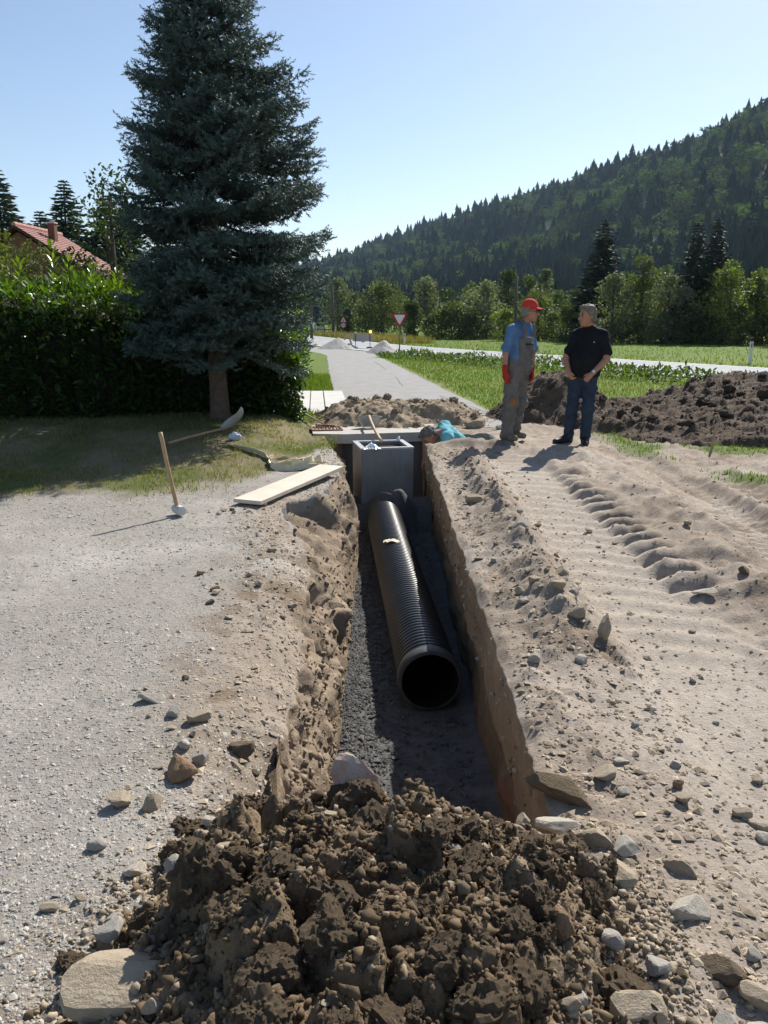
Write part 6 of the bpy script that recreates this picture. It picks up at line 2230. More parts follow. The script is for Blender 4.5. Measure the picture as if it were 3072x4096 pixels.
# ---------------------------------------------------------------- people
class Field3:
    """a distance field on a grid; blended from cones and ellipsoids, meshed by surface nets"""
    def __init__(s, lo, hi, h):
        s.lo, s.h = np.array(lo, float), h
        s.n = np.ceil((np.array(hi) - s.lo) / h).astype(int) + 1
        s.D = np.full(s.n, 0.25, np.float32)

    def block(s, lo, hi):
        a = np.clip(np.floor((np.array(lo) - s.lo) / s.h).astype(int), 0, s.n - 1)
        b = np.clip(np.ceil((np.array(hi) - s.lo) / s.h).astype(int) + 1, 1, s.n)
        ax = [s.lo[i] + s.h * np.arange(a[i], b[i]) for i in range(3)]
        return tuple(slice(a[i], b[i]) for i in range(3)), np.meshgrid(*ax, indexing='ij')

    def mix(s, sl, d, k):
        o = s.D[sl]
        if k <= 0:
            s.D[sl] = np.minimum(o, d)
            return
        hh = np.clip(0.5 + 0.5 * (d - o) / k, 0, 1)
        s.D[sl] = d * (1 - hh) + o * hh - k * hh * (1 - hh)

    def cone(s, a, b, ra, rb, k=0.02):
        a, b = np.array(a, float), np.array(b, float)
        m = max(ra, rb) + 0.10
        sl, (X, Y, Z) = s.block(np.minimum(a, b) - m, np.maximum(a, b) + m)
        ab = b - a
        t = np.clip(((X - a[0]) * ab[0] + (Y - a[1]) * ab[1] + (Z - a[2]) * ab[2]) / max(ab @ ab, 1e-9), 0, 1)
        d = np.sqrt((X - a[0] - t * ab[0]) ** 2 + (Y - a[1] - t * ab[1]) ** 2 + (Z - a[2] - t * ab[2]) ** 2) - (ra + (rb - ra) * t)
        s.mix(sl, d, k)

    def ell(s, c, r_, k=0.02, rot=0.0, tilt=None):
        c, r_ = np.array(c, float), np.array(r_, float)
        m = r_.max() + 0.10
        sl, (X, Y, Z) = s.block(c - m, c + m)
        x, y, z = X - c[0], Y - c[1], Z - c[2]
        if tilt is not None:                   # general frame: rows are the axes
            T = np.array(tilt)
            x, y, z = T[0, 0] * x + T[0, 1] * y + T[0, 2] * z, T[1, 0] * x + T[1, 1] * y + T[1, 2] * z, T[2, 0] * x + T[2, 1] * y + T[2, 2] * z
        elif rot:
            ca, sa = math.cos(rot), math.sin(rot)
            x, y = ca * x + sa * y, -sa * x + ca * y
        k0 = np.sqrt((x / r_[0]) ** 2 + (y / r_[1]) ** 2 + (z / r_[2]) ** 2)
        k1 = np.sqrt((x / r_[0] ** 2) ** 2 + (y / r_[1] ** 2) ** 2 + (z / r_[2] ** 2) ** 2)
        s.mix(sl, k0 * (k0 - 1) / np.maximum(k1, 1e-6), k)

    def cut(s, p, n):
        """keep what lies on the side the normal points away from"""
        n = np.array(n, float)
        n /= np.linalg.norm(n)
        ax = [s.lo[i] + s.h * np.arange(s.n[i]) for i in range(3)]
        d = ((ax[0] - p[0]) * n[0])[:, None, None] + ((ax[1] - p[1]) * n[1])[None, :, None] + ((ax[2] - p[2]) * n[2])[None, None]
        s.D = np.maximum(s.D, d.astype(np.float32))

    def minus(s, other):
        s.D = np.maximum(s.D, -other.D)

    def noise(s, amp, f, seed, fz=None):
        ax = [s.lo[i] + s.h * np.arange(s.n[i]) for i in range(3)]
        X, Y, Z = np.meshgrid(*ax, indexing='ij')
        near = np.abs(s.D) < 0.06
        x_, y_, z_ = X[near] * f, Y[near] * f, Z[near] * (fz or f)
        ridge = 0.5 - np.abs(vn(x_ * 1.3 + z_ * .4, y_ * 1.3, z_ * 1.9 + x_ * .5, seed + 7))
        s.D[near] += (amp * (fbm(x_, y_, z_, 3, seed) - 0.45 * ridge)).astype(np.float32)

    def mesh(s):
        D = s.D
        S = D < 0
        n = np.array(D.shape)
        cs = [(i, j, k) for i in (0, 1) for j in (0, 1) for k in (0, 1)]
        sub = lambda A, c: A[c[0]:n[0] - 1 + c[0], c[1]:n[1] - 1 + c[1], c[2]:n[2] - 1 + c[2]]
        cnt = sum(sub(S, c).astype(np.int8) for c in cs)
        cell = (cnt > 0) & (cnt < 8)
        idx = np.full(cell.shape, -1, np.int64)
        I = np.argwhere(cell)
        idx[cell] = np.arange(len(I))
        acc = np.zeros((len(I), 3))
        w = np.zeros(len(I))
        for c in cs:
            for ax in range(3):
                if c[ax]:
                    continue
                c2 = list(c)
                c2[ax] = 1
                d0, d1 = sub(D, c)[cell], sub(D, tuple(c2))[cell]
                x = (d0 < 0) != (d1 < 0)
                t = np.where(x, d0 / np.where(x, d0 - d1, 1), 0)
                p = np.tile(np.array(c, float), (len(I), 1))
                p[:, ax] = t
                acc += p * x[:, None]
                w += x
        V = s.lo + s.h * (I + acc / w[:, None])
        Fs = []
        for ax in range(3):
            a1, a2 = (ax + 1) % 3, (ax + 2) % 3
            sl0 = [slice(1, -1)] * 3
            sl0[ax] = slice(0, -1)
            sl1 = list(sl0)
            sl1[ax] = slice(1, None)
            x = S[tuple(sl0)] != S[tuple(sl1)]
            pos = np.argwhere(x)
            if not len(pos):
                continue
            flip = S[tuple(sl0)][x]
            base = pos.copy()
            base[:, a1] += 1
            base[:, a2] += 1
            q = []
            for (o1, o2) in ((-1, -1), (0, -1), (0, 0), (-1, 0)):
                b = base.copy()
                b[:, a1] += o1
                b[:, a2] += o2
                b = np.clip(b, 0, np.array(idx.shape) - 1)
                q.append(idx[b[:, 0], b[:, 1], b[:, 2]])
            Q = np.stack(q, 1)
            Q[~flip] = Q[~flip][:, ::-1]
            Fs.append(Q[(Q >= 0).all(1)])
        return V, np.concatenate(Fs)


SKINM = matte('skin', (0.37, 0.18, 0.115), (0.43, 0.22, 0.145), 6, 0.55, spec=0.35, attr=True)
EYEM = plain('eye', (0.02, 0.015, 0.012), 0.3)


def cloth(name, c, var=0.18, rough=0.85, sc=7):
    c = np.array(c)
    return matte(name, tuple(c * (1 - var)), tuple(c * (1 + var)), sc, rough, 0.25, 180, 0.002, spec=0.2)


def hand(f, w, d, n, thumb, curl=0.5, r0=1.0, grow=0.0):
    """palm, four fingers and a thumb; d along the fingers, n out of the back of the hand, thumb towards the thumb"""
    w, d, n, th = [np.array(v, float) for v in (w, d, n, thumb)]
    d /= np.linalg.norm(d)
    n = n - d * (n @ d)
    n /= np.linalg.norm(n)
    th = np.cross(n, d) * (1 if np.cross(n, d) @ th > 0 else -1)
    f.cone(w, w + d * 0.03, 0.027 + grow, 0.030 + grow, 0.02)
    for q in (-0.026, -0.009, 0.009, 0.026):
        f.cone(w + d * 0.02 + th * q * .8, w + d * 0.085 + th * q, 0.016 + grow, 0.0135 + grow, 0.012)
    for q, L in ((0.028, .068), (0.010, .076), (-0.010, .070), (-0.028, .056)):
        p0 = w + d * 0.085 + th * q
        c1, c2 = math.cos(curl), math.sin(curl)
        p1 = p0 + (d * c1 - n * c2) * L * .5
        c1, c2 = math.cos(curl * 2), math.sin(curl * 2)
        p2 = p1 + (d * c1 - n * c2) * L * .5
        f.cone(p0, p1, 0.0105 + grow, 0.0098 + grow, 0.006)
        f.cone(p1, p2, 0.0098 + grow, 0.0085 + grow, 0.004)
    t0 = w + d * 0.02 + th * 0.022
    t1 = t0 + d * 0.035 + th * 0.028 - n * 0.012
    t2 = t1 + d * 0.035 + th * 0.006 - n * 0.012
    f.cone(t0, t1, 0.0135 + grow, 0.0115 + grow, 0.01)
    f.cone(t1, t2, 0.0115 + grow, 0.0095 + grow, 0.006)


def head(f, c, fwd, up=(0, 0, 1), q_=1.0):
    """skull, jaw, nose, ears; fwd is where the face looks"""
    c = np.array(c, float)
    F = np.array(fwd, float)
    F /= np.linalg.norm(F)
    U = np.array(up, float)
    U = U - F * (U @ F)
    U /= np.linalg.norm(U)
    Sd = np.cross(F, U)
    T = np.stack([Sd, F, U])
    L = lambda s_, f_, u_: c + (Sd * s_ + F * f_ + U * u_) * q_
    L.q = q_
    f.ell(L(0, -0.012, 0.03), np.array((0.076, 0.096, 0.088)) * q_, 0.02, tilt=T)
    f.ell(L(0, 0.025, -0.035), np.array((0.064, 0.070, 0.080)) * q_, 0.03, tilt=T)
    f.ell(L(0, 0.055, -0.092), np.array((0.036, 0.030, 0.026)) * q_, 0.03, tilt=T)
    f.cone(L(0, 0.088, 0.012), L(0, 0.112, -0.028), 0.010, 0.0155, 0.012)
    f.cone(L(-0.022, 0.092, -0.066), L(0.022, 0.092, -0.066), 0.008, 0.008, 0.01)
    for q in (-1, 1):
        f.ell(L(q * 0.078, -0.008, -0.012), (0.011, 0.020, 0.032), 0.006, tilt=T)
        f.cone(L(q * .018, .088, .024), L(q * .05, .078, .024), .010, .009, .012)
    return L, T


def face_bits(L, root, off, glasses=False):
    for q in (-1, 1):
        m = MB()
        V, F = ICO2
        m.add(V * 0.0095 + L(q * 0.032, 0.0855, 0.004), F)
        m.build('eye', EYEM, root, True)
    if glasses:
        m = MB()
        for q in (-1, 1):
            ring = [L(q * 0.034 + 0.027 * math.cos(a), 0.108 - 0.012 * abs(math.cos(a)), 0.004 + 0.020 * math.sin(a)) for a in np.linspace(0, 2 * PI, 17)]
            m.tube(ring, 0.0035, 6, False)
            m.tube([L(q * 0.062, 0.098, 0.010), L(q * 0.078, 0.05, 0.010), L(q * 0.084, -0.01, 0.006)], 0.003, 5)
        m.tube([L(-0.008, 0.110, 0.010), L(0.008, 0.110, 0.010)], 0.003, 5)
        m.build('glasses', plain('glasses_frame', (0.03, 0.028, 0.03), 0.35), root, True)


def hair(L, T, root, mat, cap=False, seed=1):
    c = L(0, -0.012, 0.03)
    f = Field3(c - 0.22, c + 0.22, 0.008)
    f.ell(L(0, -0.016, 0.038), np.array((0.085, 0.108, 0.093)) * L.q, 0, tilt=T)
    f.ell(L(0, -0.055, -0.02), np.array((0.074, 0.058, 0.075)) * L.q, 0.02, tilt=T)
    f.ell(L(0, 0.055, 0.092), np.array((0.060, 0.045, 0.030)) * L.q, 0.02, tilt=T)
    f.noise(0.016, 38, seed)
    # hairline: above the brow in front, down to the nape behind
    n = -T[1] * 0.0 + T[1] * 0.80 - T[2] * 0.62
    f.cut(L(0, 0.045, 0.045), n)
    if cap:
        f.cut(L(0, 0, 0.062), T[2])
    V, F = f.mesh()
    return obj('hair', V, F, mat, root, True)


def tube_field(lo, hi, h, parts, k=0.03):
    f = Field3(lo, hi, h)
    for p in parts:
        if p[0] == 'c':
            f.cone(*p[1:5], p[5] if len(p) > 5 else k)
        else:
            f.ell(p[1], p[2], k, p[3] if len(p) > 3 else 0.0)
    return f


def skin_col(V, L):
    C = np.ones((len(V), 3))
    d = np.linalg.norm(V - L(0, 0.10, -0.066), axis=1)
    C[d < 0.022] = (0.85, 0.58, 0.58)
    for q in (-1, 1):
        d = np.linalg.norm((V - L(q * 0.034, 0.085, 0.026)), axis=1)
        C[d < 0.016] = (0.45, 0.42, 0.42)
    return C


def boots(root, name, mat, feet, zsole=0.0):
    for (heel, toe, ank, lift) in feet:
        heel, toe, ank = [np.array(v, float) for v in (heel, toe, ank)]
        lo = np.minimum(np.minimum(heel, toe), ank) - 0.16
        hi = np.maximum(np.maximum(heel, toe), ank) + 0.16
        f = Field3(lo, hi, 0.011)
        up = np.array([0, 0, 1.0])
        mid = (heel + toe) / 2
        f.cone(heel + up * .045, mid + up * .045, 0.045, 0.050, 0.02)
        f.cone(mid + up * .045, toe + up * .038, 0.050, 0.042, 0.02)
        f.cone(heel + up * .06 + (toe - heel) * .12, ank, 0.05, 0.055, 0.03)
        f.cone(ank, ank + up * lift, 0.055, 0.060, 0.02)
        f.cone(mid + up * .06, ank + up * .02, 0.045, 0.045, 0.03)
        f.cut((0, 0, min(heel[2], toe[2]) + 0.002), (0, 0, -1))
        f.noise(0.006, 30, 8)
        V, F = f.mesh()
        obj(name, V, F, mat, root, True)


def overalls_man():
    root = empty('person', (1.66, 10.72, zat(1.66, 10.55)))
    root.scale = (0.96, 0.96, 1.0)
    tag(root, 'person in red cap, blue shirt and grey bib overalls with red gloves', 'person')
    lo, hi = (-0.32, -0.42, -0.05), (0.60, 0.42, 1.92)
    shR, shL = (0.0, -0.110, 1.435), (0.285, 0.10, 1.435)     # shoulders: image left, image right
    elR, wrR = (-0.085, -0.15, 1.145), (-0.090, -0.19, 0.915)
    elL, wrL = (0.33, 0.14, 1.13), (0.315, 0.06, 0.915)
    hpR, hpL = (0.045, -0.065, 0.93), (0.165, 0.055, 0.93)
    knR, knL = (0.015, -0.115, 0.50), (0.165, 0.06, 0.51)
    anR, anL = (-0.03, -0.10, 0.10), (0.10, 0.13, 0.10)
    ang = R(38)
    hc = (0.245, -0.035, 1.665)
    # body
    f = Field3(lo, hi, 0.012)
    f.ell((0.135, -0.005, 1.33), (0.185, 0.115, 0.20), 0.03, ang)
    f.ell((0.115, -0.015, 1.08), (0.155, 0.125, 0.20), 0.04, ang)
    f.ell((0.105, -0.005, 0.94), (0.165, 0.125, 0.12), 0.04, ang)
    f.cone((0.165, 0.0, 1.47), (0.225, -0.02, 1.60), 0.062, 0.058, 0.03)
    f.cone(shR, shL, 0.065, 0.065, 0.05)
    for sh, el, wr in ((shR, elR, wrR), (shL, elL, wrL)):
        f.cone(sh, el, 0.056, 0.043, 0.03)
        f.cone(el, wr, 0.043, 0.028, 0.02)
    for hp, kn, an in ((hpR, knR, anR), (hpL, knL, anL)):
        f.cone(hp, kn, 0.085, 0.058, 0.04)
        f.cone(kn, an, 0.058, 0.038, 0.02)
        f.cone(an, (an[0] + .07, an[1] - .06, .045), 0.036, 0.026, 0.02)
    hand(f, wrR, (0.03, -0.12, -1), (-1, -.4, 0), (0.4, -1, 0), 0.35)
    hand(f, wrL, (0.02, -0.15, -1), (1, .4, 0), (0.4, -1, 0), 0.35)
    L, T = head(f, hc, (0.93, -0.36, -0.06), q_=1.06)
    V, F = f.mesh()
    obj('body', V, F, SKINM, root, True, skin_col(V, L))
    face_bits(L, root, None, True)
    hair(L, T, root, matte('grey_hair', (0.16, 0.14, 0.12), (0.26, 0.24, 0.21), 40, 0.8), cap=True)
    # shirt
    s = Field3(lo, hi, 0.0125)
    s.ell((0.135, -0.005, 1.33), (0.205, 0.138, 0.21), 0.03, ang)
    s.ell((0.112, -0.015, 1.08), (0.180, 0.150, 0.22), 0.05, ang)
    s.cone(shR, (0.16, 0, 1.475), 0.066, 0.075, 0.05)
    s.cone(shL, (0.16, 0, 1.475), 0.066, 0.075, 0.05)
    s.cone(shR, (-0.065, -0.142, 1.20), 0.070, 0.070, 0.03)
    s.cone(shL, (0.325, 0.135, 1.20), 0.070, 0.070, 0.03)
    s.noise(0.026, 13, 21, 9)
    s.cut((0, 0, 0.90), (0, 0, -1))
    V, F = s.mesh()
    k = np.ones(len(V), bool)
    ob = obj('shirt', V, F, cloth('blue_polo', (0.095, 0.185, 0.34)), root, True)
    c = Field3((0.0, -0.2, 1.4), (0.40, 0.2, 1.65), 0.010)
    c.ell((0.178, -0.005, 1.505), (0.100, 0.088, 0.042), 0, ang)
    inner = Field3((0.0, -0.2, 1.4), (0.40, 0.2, 1.65), 0.010)
    inner.ell((0.205, -0.025, 1.535), (0.070, 0.062, 0.055), 0, ang)
    c.minus(inner)
    V, F = c.mesh()
    obj('collar', V, F, MATS['blue_polo'], ob, True)
    # bib overalls
    OV = cloth('grey_workwear', (0.15, 0.138, 0.128), 0.2, sc=9)
    b = Field3(lo, hi, 0.0125)
    b.ell((0.108, -0.012, 0.97), (0.200, 0.165, 0.20), 0.04, ang)
    for hp, kn, an in ((hpR, knR, anR), (hpL, knL, anL)):
        b.cone(hp, kn, 0.112, 0.098, 0.05)
        b.cone(kn, (an[0], an[1], 0.10), 0.098, 0.085, 0.03)
    bib = Field3(lo, hi, 0.0125)
    bib.ell((0.125, -0.012, 1.13), (0.222, 0.172, 0.62), 0.0, ang)
    fw = np.array([math.sin(ang), -math.cos(ang), 0])
    sd = np.array([math.cos(ang), math.sin(ang), 0])
    ctr = np.array([0.13, -0.01, 1.2])
    bib.cut(ctr + fw * 0.055, -fw)
    bib.cut(ctr + sd * 0.125, sd)
    bib.cut(ctr - sd * 0.125, -sd)
    bib.cut((0, 0, 1.335), (0, 0, 1))
    bib.cut((0, 0, 0.92), (0, 0, -1))
    b.D = np.minimum(b.D, bib.D)
    b.noise(0.032, 10, 22, 17)
    b.cut((0, 0, 0.06), (0, 0, -1))
    V, F = b.mesh()
    ov = obj('overalls', V, F, OV, root, True)
    for q in (-1, 1):
        pts = []
        for t in np.linspace(0, 1, 9):
            z = 1.335 + 0.205 * math.sin(t * PI * 0.62)
            ff = 0.150 * math.cos(t * PI * .80) + 0.01
            p = ctr + sd * (q * (0.098 - 0.018 * t)) + fw * (ff + 0.018)
            pts.append((p[0], p[1], 1.33 + 0.235 * math.sin(min(1, t * 1.05) * PI * .9) ** .8))
        m = MB()
        for a_, b_ in zip(pts[:-1], pts[1:]):
            a_, b_ = np.array(a_), np.array(b_)
            m.box((a_ + b_) / 2, (0.045, np.linalg.norm(b_ - a_) + .01, 0.012), math.atan2(-(b_ - a_)[0], (b_ - a_)[1]), math.atan2((b_ - a_)[2], np.linalg.norm((b_ - a_)[:2])))
        m.build('strap', OV, ov)
    p = ctr + fw * 0.176
    m = MB()
    m.box((p[0], p[1], 1.255), (0.135, 0.012, 0.018), ang)
    m.build('bib_pocket_flap', plain('dark_trim', (0.02, 0.02, 0.022), 0.8), ov)
    m = MB()
    V_, F_ = ICO2
    m.add(V_ * np.array([.052, .014, .06]) @ np.array(Matrix.Rotation(R(10), 3, 'Z')).T + np.array([0.035, -0.212, 0.525]), F_)
    m.build('knee_patch', cloth('worn_orange', (0.30, 0.14, 0.06), .35), ov, True)
    # gloves
    GL = cloth('red_glove', (0.40, 0.035, 0.03), .15)
    for (w, nrm, el) in ((wrR, (-1, -.4, 0), elR), (wrL, (1, .4, 0), elL)):
        w = np.array(w)
        g = Field3(w - 0.24, w + 0.20, 0.009)
        hand(g, w, (0.03, -0.13, -1), nrm, (0.4, -1, 0), 0.35, grow=0.0075)
        u = (np.array(el) - w) / np.linalg.norm(np.array(el) - w)
        g.cone(w, w + u * 0.05, 0.040, 0.043, 0.01)
        V, F = g.mesh()
        obj('glove', V, F, GL, root, True)
    boots(root, 'boot', matte('muddy_boot', (0.10, 0.082, 0.062), (0.21, 0.175, 0.135), 9, 0.9, .4, 40, .004), [((-0.075, -0.07, 0), (0.075, -0.215, 0), (-0.03, -0.10, 0.10), 0.12), ((0.05, 0.155, 0.0), (0.235, 0.045, 0.0), (0.10, 0.13, 0.10), 0.12)])
    # cap
    f = Field3(np.array(hc) - 0.22, np.array(hc) + 0.24, 0.009)
    f.ell(L(0, -0.014, 0.050), np.array((0.093, 0.112, 0.108)) * L.q, 0, tilt=T)
    f.noise(0.005, 20, 33)
    f.cut(L(0, 0, 0.052), -T[2])
    V, F = f.mesh()
    CAP = cloth('red_cap_cloth', (0.56, 0.055, 0.035), .1)
    co = obj('cap', V, F, CAP, root, True)
    nu, nv_ = 14, 7
    V = []
    for j in range(nv_):
        for i in range(nu):
            a = (i / (nu - 1) - .5) * PI * 0.92
            rr = 0.104 + 0.075 * (j / (nv_ - 1)) * math.cos(a) ** .5 if abs(a) < PI / 2 - .01 else 0.104
            V.append(L(math.sin(a) * 0.092, math.cos(a) * rr - 0.012, 0.060 - 0.018 * (j / (nv_ - 1)) - 0.012 * math.sin(a) ** 2))
    F = [(j * nu + i, j * nu + i + 1, (j + 1) * nu + i + 1, (j + 1) * nu + i) for j in range(nv_ - 1) for i in range(nu - 1)]
    o = obj('cap_brim', np.array(V), np.array(F), CAP, co, True)
    o.modifiers.new('thickness', 'SOLIDIFY').thickness = 0.006


def polo_man():
    root = empty('person', (2.55, 10.66, zat(2.55, 10.5)))
    root.scale = (0.94, 0.94, 1.0)
    tag(root, 'grey-haired person in black polo shirt and dark jeans with a wristwatch', 'person')
    lo, hi = (-0.42, -0.48, -0.05), (0.56, 0.36, 1.92)
    shR, shL = (-0.03, 0.070, 1.43), (0.295, -0.080, 1.43)
    elR, wrR = (-0.165, 0.06, 1.13), (-0.150, -0.10, 0.965)
    elL, wrL = (0.345, -0.17, 1.13), (0.125, -0.265, 0.945)
    hpR, hpL = (0.0, 0.035, 0.92), (0.165, -0.045, 0.92)
    knR, knL = (-0.055, 0.0, 0.50), (0.150, -0.085, 0.50)
    anR, anL = (-0.07, 0.05, 0.10), (0.125, -0.10, 0.10)
    ang = R(-26)
    hc = (0.075, -0.045, 1.672)
    f = Field3(lo, hi, 0.012)
    f.ell((0.135, -0.01, 1.32), (0.195, 0.130, 0.21), 0.03, ang)
    f.ell((0.085, -0.035, 1.07), (0.175, 0.150, 0.20), 0.04, ang)
    f.ell((0.080, -0.005, 0.93), (0.165, 0.130, 0.12), 0.04, ang)
    f.cone((0.14, -0.005, 1.47), (0.105, -0.02, 1.62), 0.068, 0.064, 0.03)
    f.cone(shR, shL, 0.068, 0.068, 0.05)
    for sh, el, wr in ((shR, elR, wrR), (shL, elL, wrL)):
        f.cone(sh, el, 0.060, 0.047, 0.03)
        f.cone(el, wr, 0.047, 0.031, 0.02)
    for hp, kn, an in ((hpR, knR, anR), (hpL, knL, anL)):
        f.cone(hp, kn, 0.085, 0.058, 0.04)
        f.cone(kn, an, 0.058, 0.038, 0.02)
    f.cone(anR, (-0.24, -0.02, .05), 0.038, 0.03, 0.02)
    f.cone(anL, (0.09, -0.24, .05), 0.038, 0.03, 0.02)
    hand(f, wrR, (0.32, -0.35, -0.80), (-1, -.25, -.1), (0.1, -1, 0.5), 0.75)
    hand(f, wrL, (-0.72, -0.28, -0.62), (-.2, -1, 0.3), (-0.6, -0.3, 0.6), 0.85)
    L, T = head(f, hc, (-0.95, -0.30, -0.05), q_=1.14)
    V, F = f.mesh()
    obj('body', V, F, SKINM, root, True, skin_col(V, L))
    face_bits(L, root, None)
    hair(L, T, root, matte('greying_hair', (0.10, 0.082, 0.064), (0.26, 0.225, 0.18), 34, 0.75), seed=5)
    POLO = cloth('black_polo', (0.010, 0.011, 0.014), .3)
    s = Field3(lo, hi, 0.0125)
    s.ell((0.135, -0.01, 1.30), (0.212, 0.155, 0.21), 0.03, ang)
    s.ell((0.085, -0.040, 1.07), (0.212, 0.182, 0.22), 0.06, ang)
    s.ell((0.080, -0.02, 0.95), (0.205, 0.170, 0.10), 0.05, ang)
    s.cone(shR, (0.135, 0, 1.48), 0.070, 0.080, 0.05)
    s.cone(shL, (0.135, 0, 1.48), 0.070, 0.080, 0.05)
    s.cone(shR, (-0.115, 0.068, 1.225), 0.076, 0.074, 0.03)
    s.cone(shL, (0.335, -0.14, 1.225), 0.080, 0.076, 0.03)
    s.noise(0.024, 12, 25, 8)
    s.cut((0, 0, 0.895), (0, 0, -1))
    V, F = s.mesh()
    ob = obj('polo_shirt', V, F, POLO, root, True)
    c = Field3((-0.05, -0.22, 1.4), (0.33, 0.2, 1.66), 0.010)
    c.ell((0.132, -0.01, 1.52), (0.102, 0.092, 0.044), 0, ang)
    inner = Field3((-0.05, -0.22, 1.4), (0.33, 0.2, 1.66), 0.010)
    inner.ell((0.100, -0.035, 1.555), (0.076, 0.070, 0.062), 0, ang)
    c.minus(inner)
    V, F = c.mesh()
    obj('collar', V, F, POLO, ob, True)
    m = MB()
    m.box((0.155, -0.185, 1.345), (0.014, 0.004, 0.012), ang)
    m.build('chest_emblem', WHITE, ob)
    b = Field3(lo, hi, 0.0125)
    b.ell((0.080, -0.005, 0.93), (0.190, 0.150, 0.14), 0.04, ang)
    for hp, kn, an in ((hpR, knR, anR), (hpL, knL, anL)):
        b.cone(hp, kn, 0.105, 0.083, 0.04)
        b.cone(kn, (an[0], an[1], 0.10), 0.083, 0.074, 0.03)
    b.noise(0.024, 11, 27, 22)
    b.cut((0, 0, 0.075), (0, 0, -1))
    V, F = b.mesh()
    obj('jeans', V, F, cloth('dark_denim', (0.030, 0.045, 0.070), .25), root, True)
    boots(root, 'shoe', plain('black_leather', (0.012, 0.012, 0.013), 0.5), [((-0.045, 0.075, 0), (-0.275, -0.03, 0), (-0.07, 0.05, 0.085), 0.03), ((0.14, -0.06, 0), (0.085, -0.285, 0), (0.125, -0.10, 0.085), 0.03)])
    w = Vector(wrL)
    ax = (Vector(elL) - w).normalized()
    m = MB()
    m.tube([w + ax * 0.018, w + ax * 0.040], 0.0365, 18, False)
    wt = m.build('watch_strap', STEEL, root, True)
    m = MB()
    nrm = (Vector((-.2, -1, .35)) - ax * Vector((-.2, -1, .35)).dot(ax)).normalized()
    m.tube([w + ax * .029 + nrm * .032, w + ax * .029 + nrm * .044], 0.021, 18)
    m.build('watch_dial', plain('watch_face', (0.70, 0.69, 0.64), 0.2), wt, True)


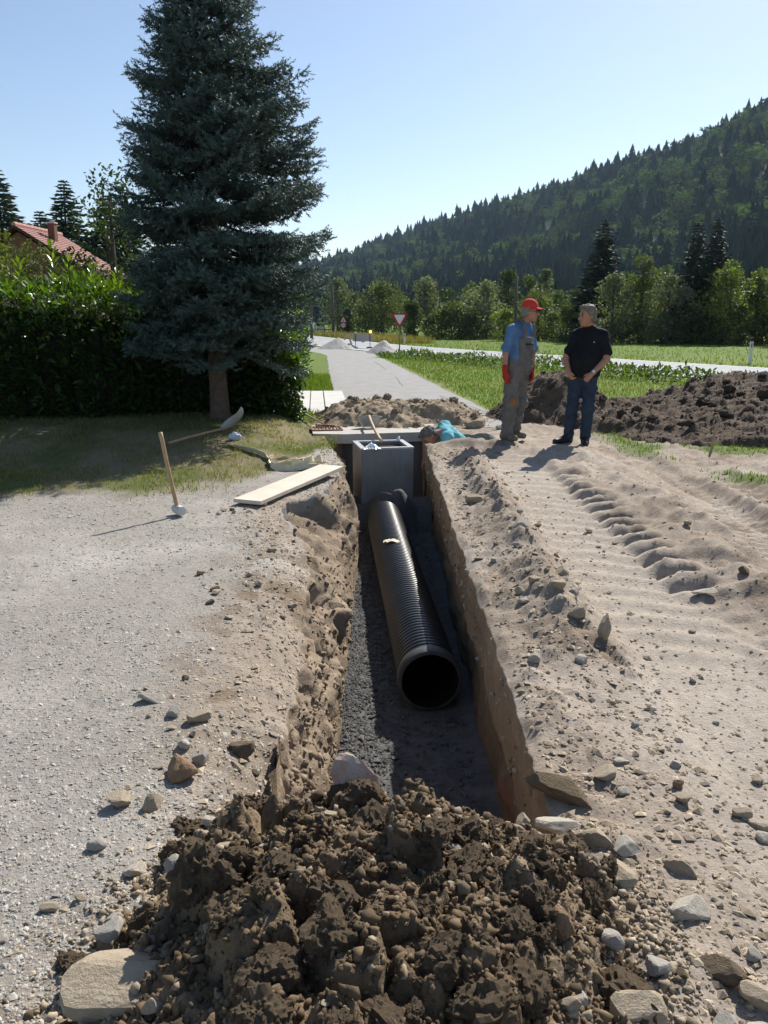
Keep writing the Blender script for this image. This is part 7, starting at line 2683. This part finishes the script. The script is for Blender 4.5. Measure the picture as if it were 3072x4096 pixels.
def bending_man():
    """bent over in the side slot, head low, back up"""
    root = empty('person', (1.02, 11.15, -0.76))
    tag(root, 'grey-haired person in turquoise shirt bent over in the trench', 'person')
    off = np.array([1.02, 11.15, -0.76])
    lo, hi = (-0.75, -0.42, -0.06), (0.85, 0.42, 1.25)
    pel = (0.20, 0.14, 0.47)
    chest = (-0.10, 0.02, 0.78)
    shN, shF = (-0.14, -0.16, 0.80), (-0.16, 0.19, 0.905)
    elN, wrN = (-0.20, -0.22, 0.52), (-0.36, -0.16, 0.34)
    elF, wrF = (-0.33, 0.25, 0.72), (-0.45, 0.10, 0.42)
    hc = (-0.385, -0.07, 0.80)
    f = Field3(lo, hi, 0.0125)
    f.cone(pel, chest, 0.13, 0.130, 0.05)
    f.cone((-0.15, -0.01, 0.85), (-0.30, -0.05, 0.83), 0.066, 0.062, 0.04)
    f.cone(shN, shF, 0.075, 0.075, 0.05)
    for sh, el, wr in ((shN, elN, wrN), (shF, elF, wrF)):
        f.cone(sh, el, 0.056, 0.044, 0.03)
        f.cone(el, wr, 0.044, 0.029, 0.02)
    for q, kn, an in ((-0.09, (-0.06, -0.02, 0.16), (0.38, 0.0, 0.08)), (0.10, (-0.06, 0.26, 0.16), (0.40, 0.26, 0.08))):
        f.cone((pel[0], pel[1] + q, pel[2] - .04), kn, 0.088, 0.06, 0.04)
        f.cone(kn, an, 0.058, 0.04, 0.02)
    hand(f, wrN, (-0.4, 0.1, -0.8), (-.8, -.3, .3), (0, 1, 0), 0.6)
    hand(f, wrF, (-0.3, -0.2, -0.9), (-.8, .3, .3), (0, -1, 0), 0.6)
    L, T = head(f, hc, (-0.52, -0.30, -0.80), (-0.80, -0.15, 0.58), q_=1.12)
    V, F = f.mesh()
    obj('body', V, F, SKINM, root, True, skin_col(V, L))
    face_bits(L, root, None)
    hair(L, T, root, matte('dark_grey_hair', (0.075, 0.066, 0.06), (0.20, 0.18, 0.165), 34, 0.8), seed=9)
    s = Field3(lo, hi, 0.0125)
    s.cone(pel, chest, 0.155, 0.150, 0.05)
    s.cone(shN, shF, 0.085, 0.085, 0.06)
    s.cone(shN, (-0.18, -0.205, 0.60), 0.082, 0.074, 0.03)
    s.cone(shF, (-0.275, 0.235, 0.79), 0.082, 0.074, 0.03)
    s.noise(0.022, 12, 29)
    V, F = s.mesh()
    obj('shirt', V, F, cloth('turquoise_shirt', (0.15, 0.42, 0.49), .12), root, True)
    b = Field3(lo, hi, 0.0125)
    b.ell((0.22, 0.14, 0.44), (0.18, 0.19, 0.16), 0.04)
    for q, kn, an in ((-0.09, (-0.06, -0.02, 0.16), (0.38, 0.0, 0.08)), (0.10, (-0.06, 0.26, 0.16), (0.40, 0.26, 0.08))):
        b.cone((pel[0], pel[1] + q, pel[2] - .04), kn, 0.108, 0.082, 0.04)
        b.cone(kn, an, 0.082, 0.07, 0.03)
    V, F = b.mesh()
    obj('trousers', V, F, cloth('dark_trousers', (0.04, 0.042, 0.05), .2), root, True)
    boots(root, 'boot', plain('dark_boot', (0.03, 0.027, 0.025), 0.7), [((0.46, 0.0, 0), (0.26, -0.02, 0), (0.39, 0.0, 0.10), 0.02), ((0.48, 0.26, 0), (0.28, 0.28, 0), (0.41, 0.26, 0.10), 0.02)])


overalls_man()
polo_man()
bending_man()

# ---------------------------------------------------------------- air
m_ = bpy.data.materials.new('valley_haze')
m_.use_nodes = True
nt = m_.node_tree
nt.nodes.clear()
pv = nt.nodes.new('ShaderNodeVolumePrincipled')
pv.inputs['Color'].default_value = (0.55, 0.74, 1.0, 1)
pv.inputs['Density'].default_value = 0.00009
pv.inputs['Anisotropy'].default_value = 0.2
oo = nt.nodes.new('ShaderNodeOutputMaterial')
nt.links.new(pv.outputs[0], oo.inputs['Volume'])
m = MB()
m.box((300, 800, 149), (3600, 3400, 302))
o = m.build('haze', m_)
tag(o, kind='stuff')
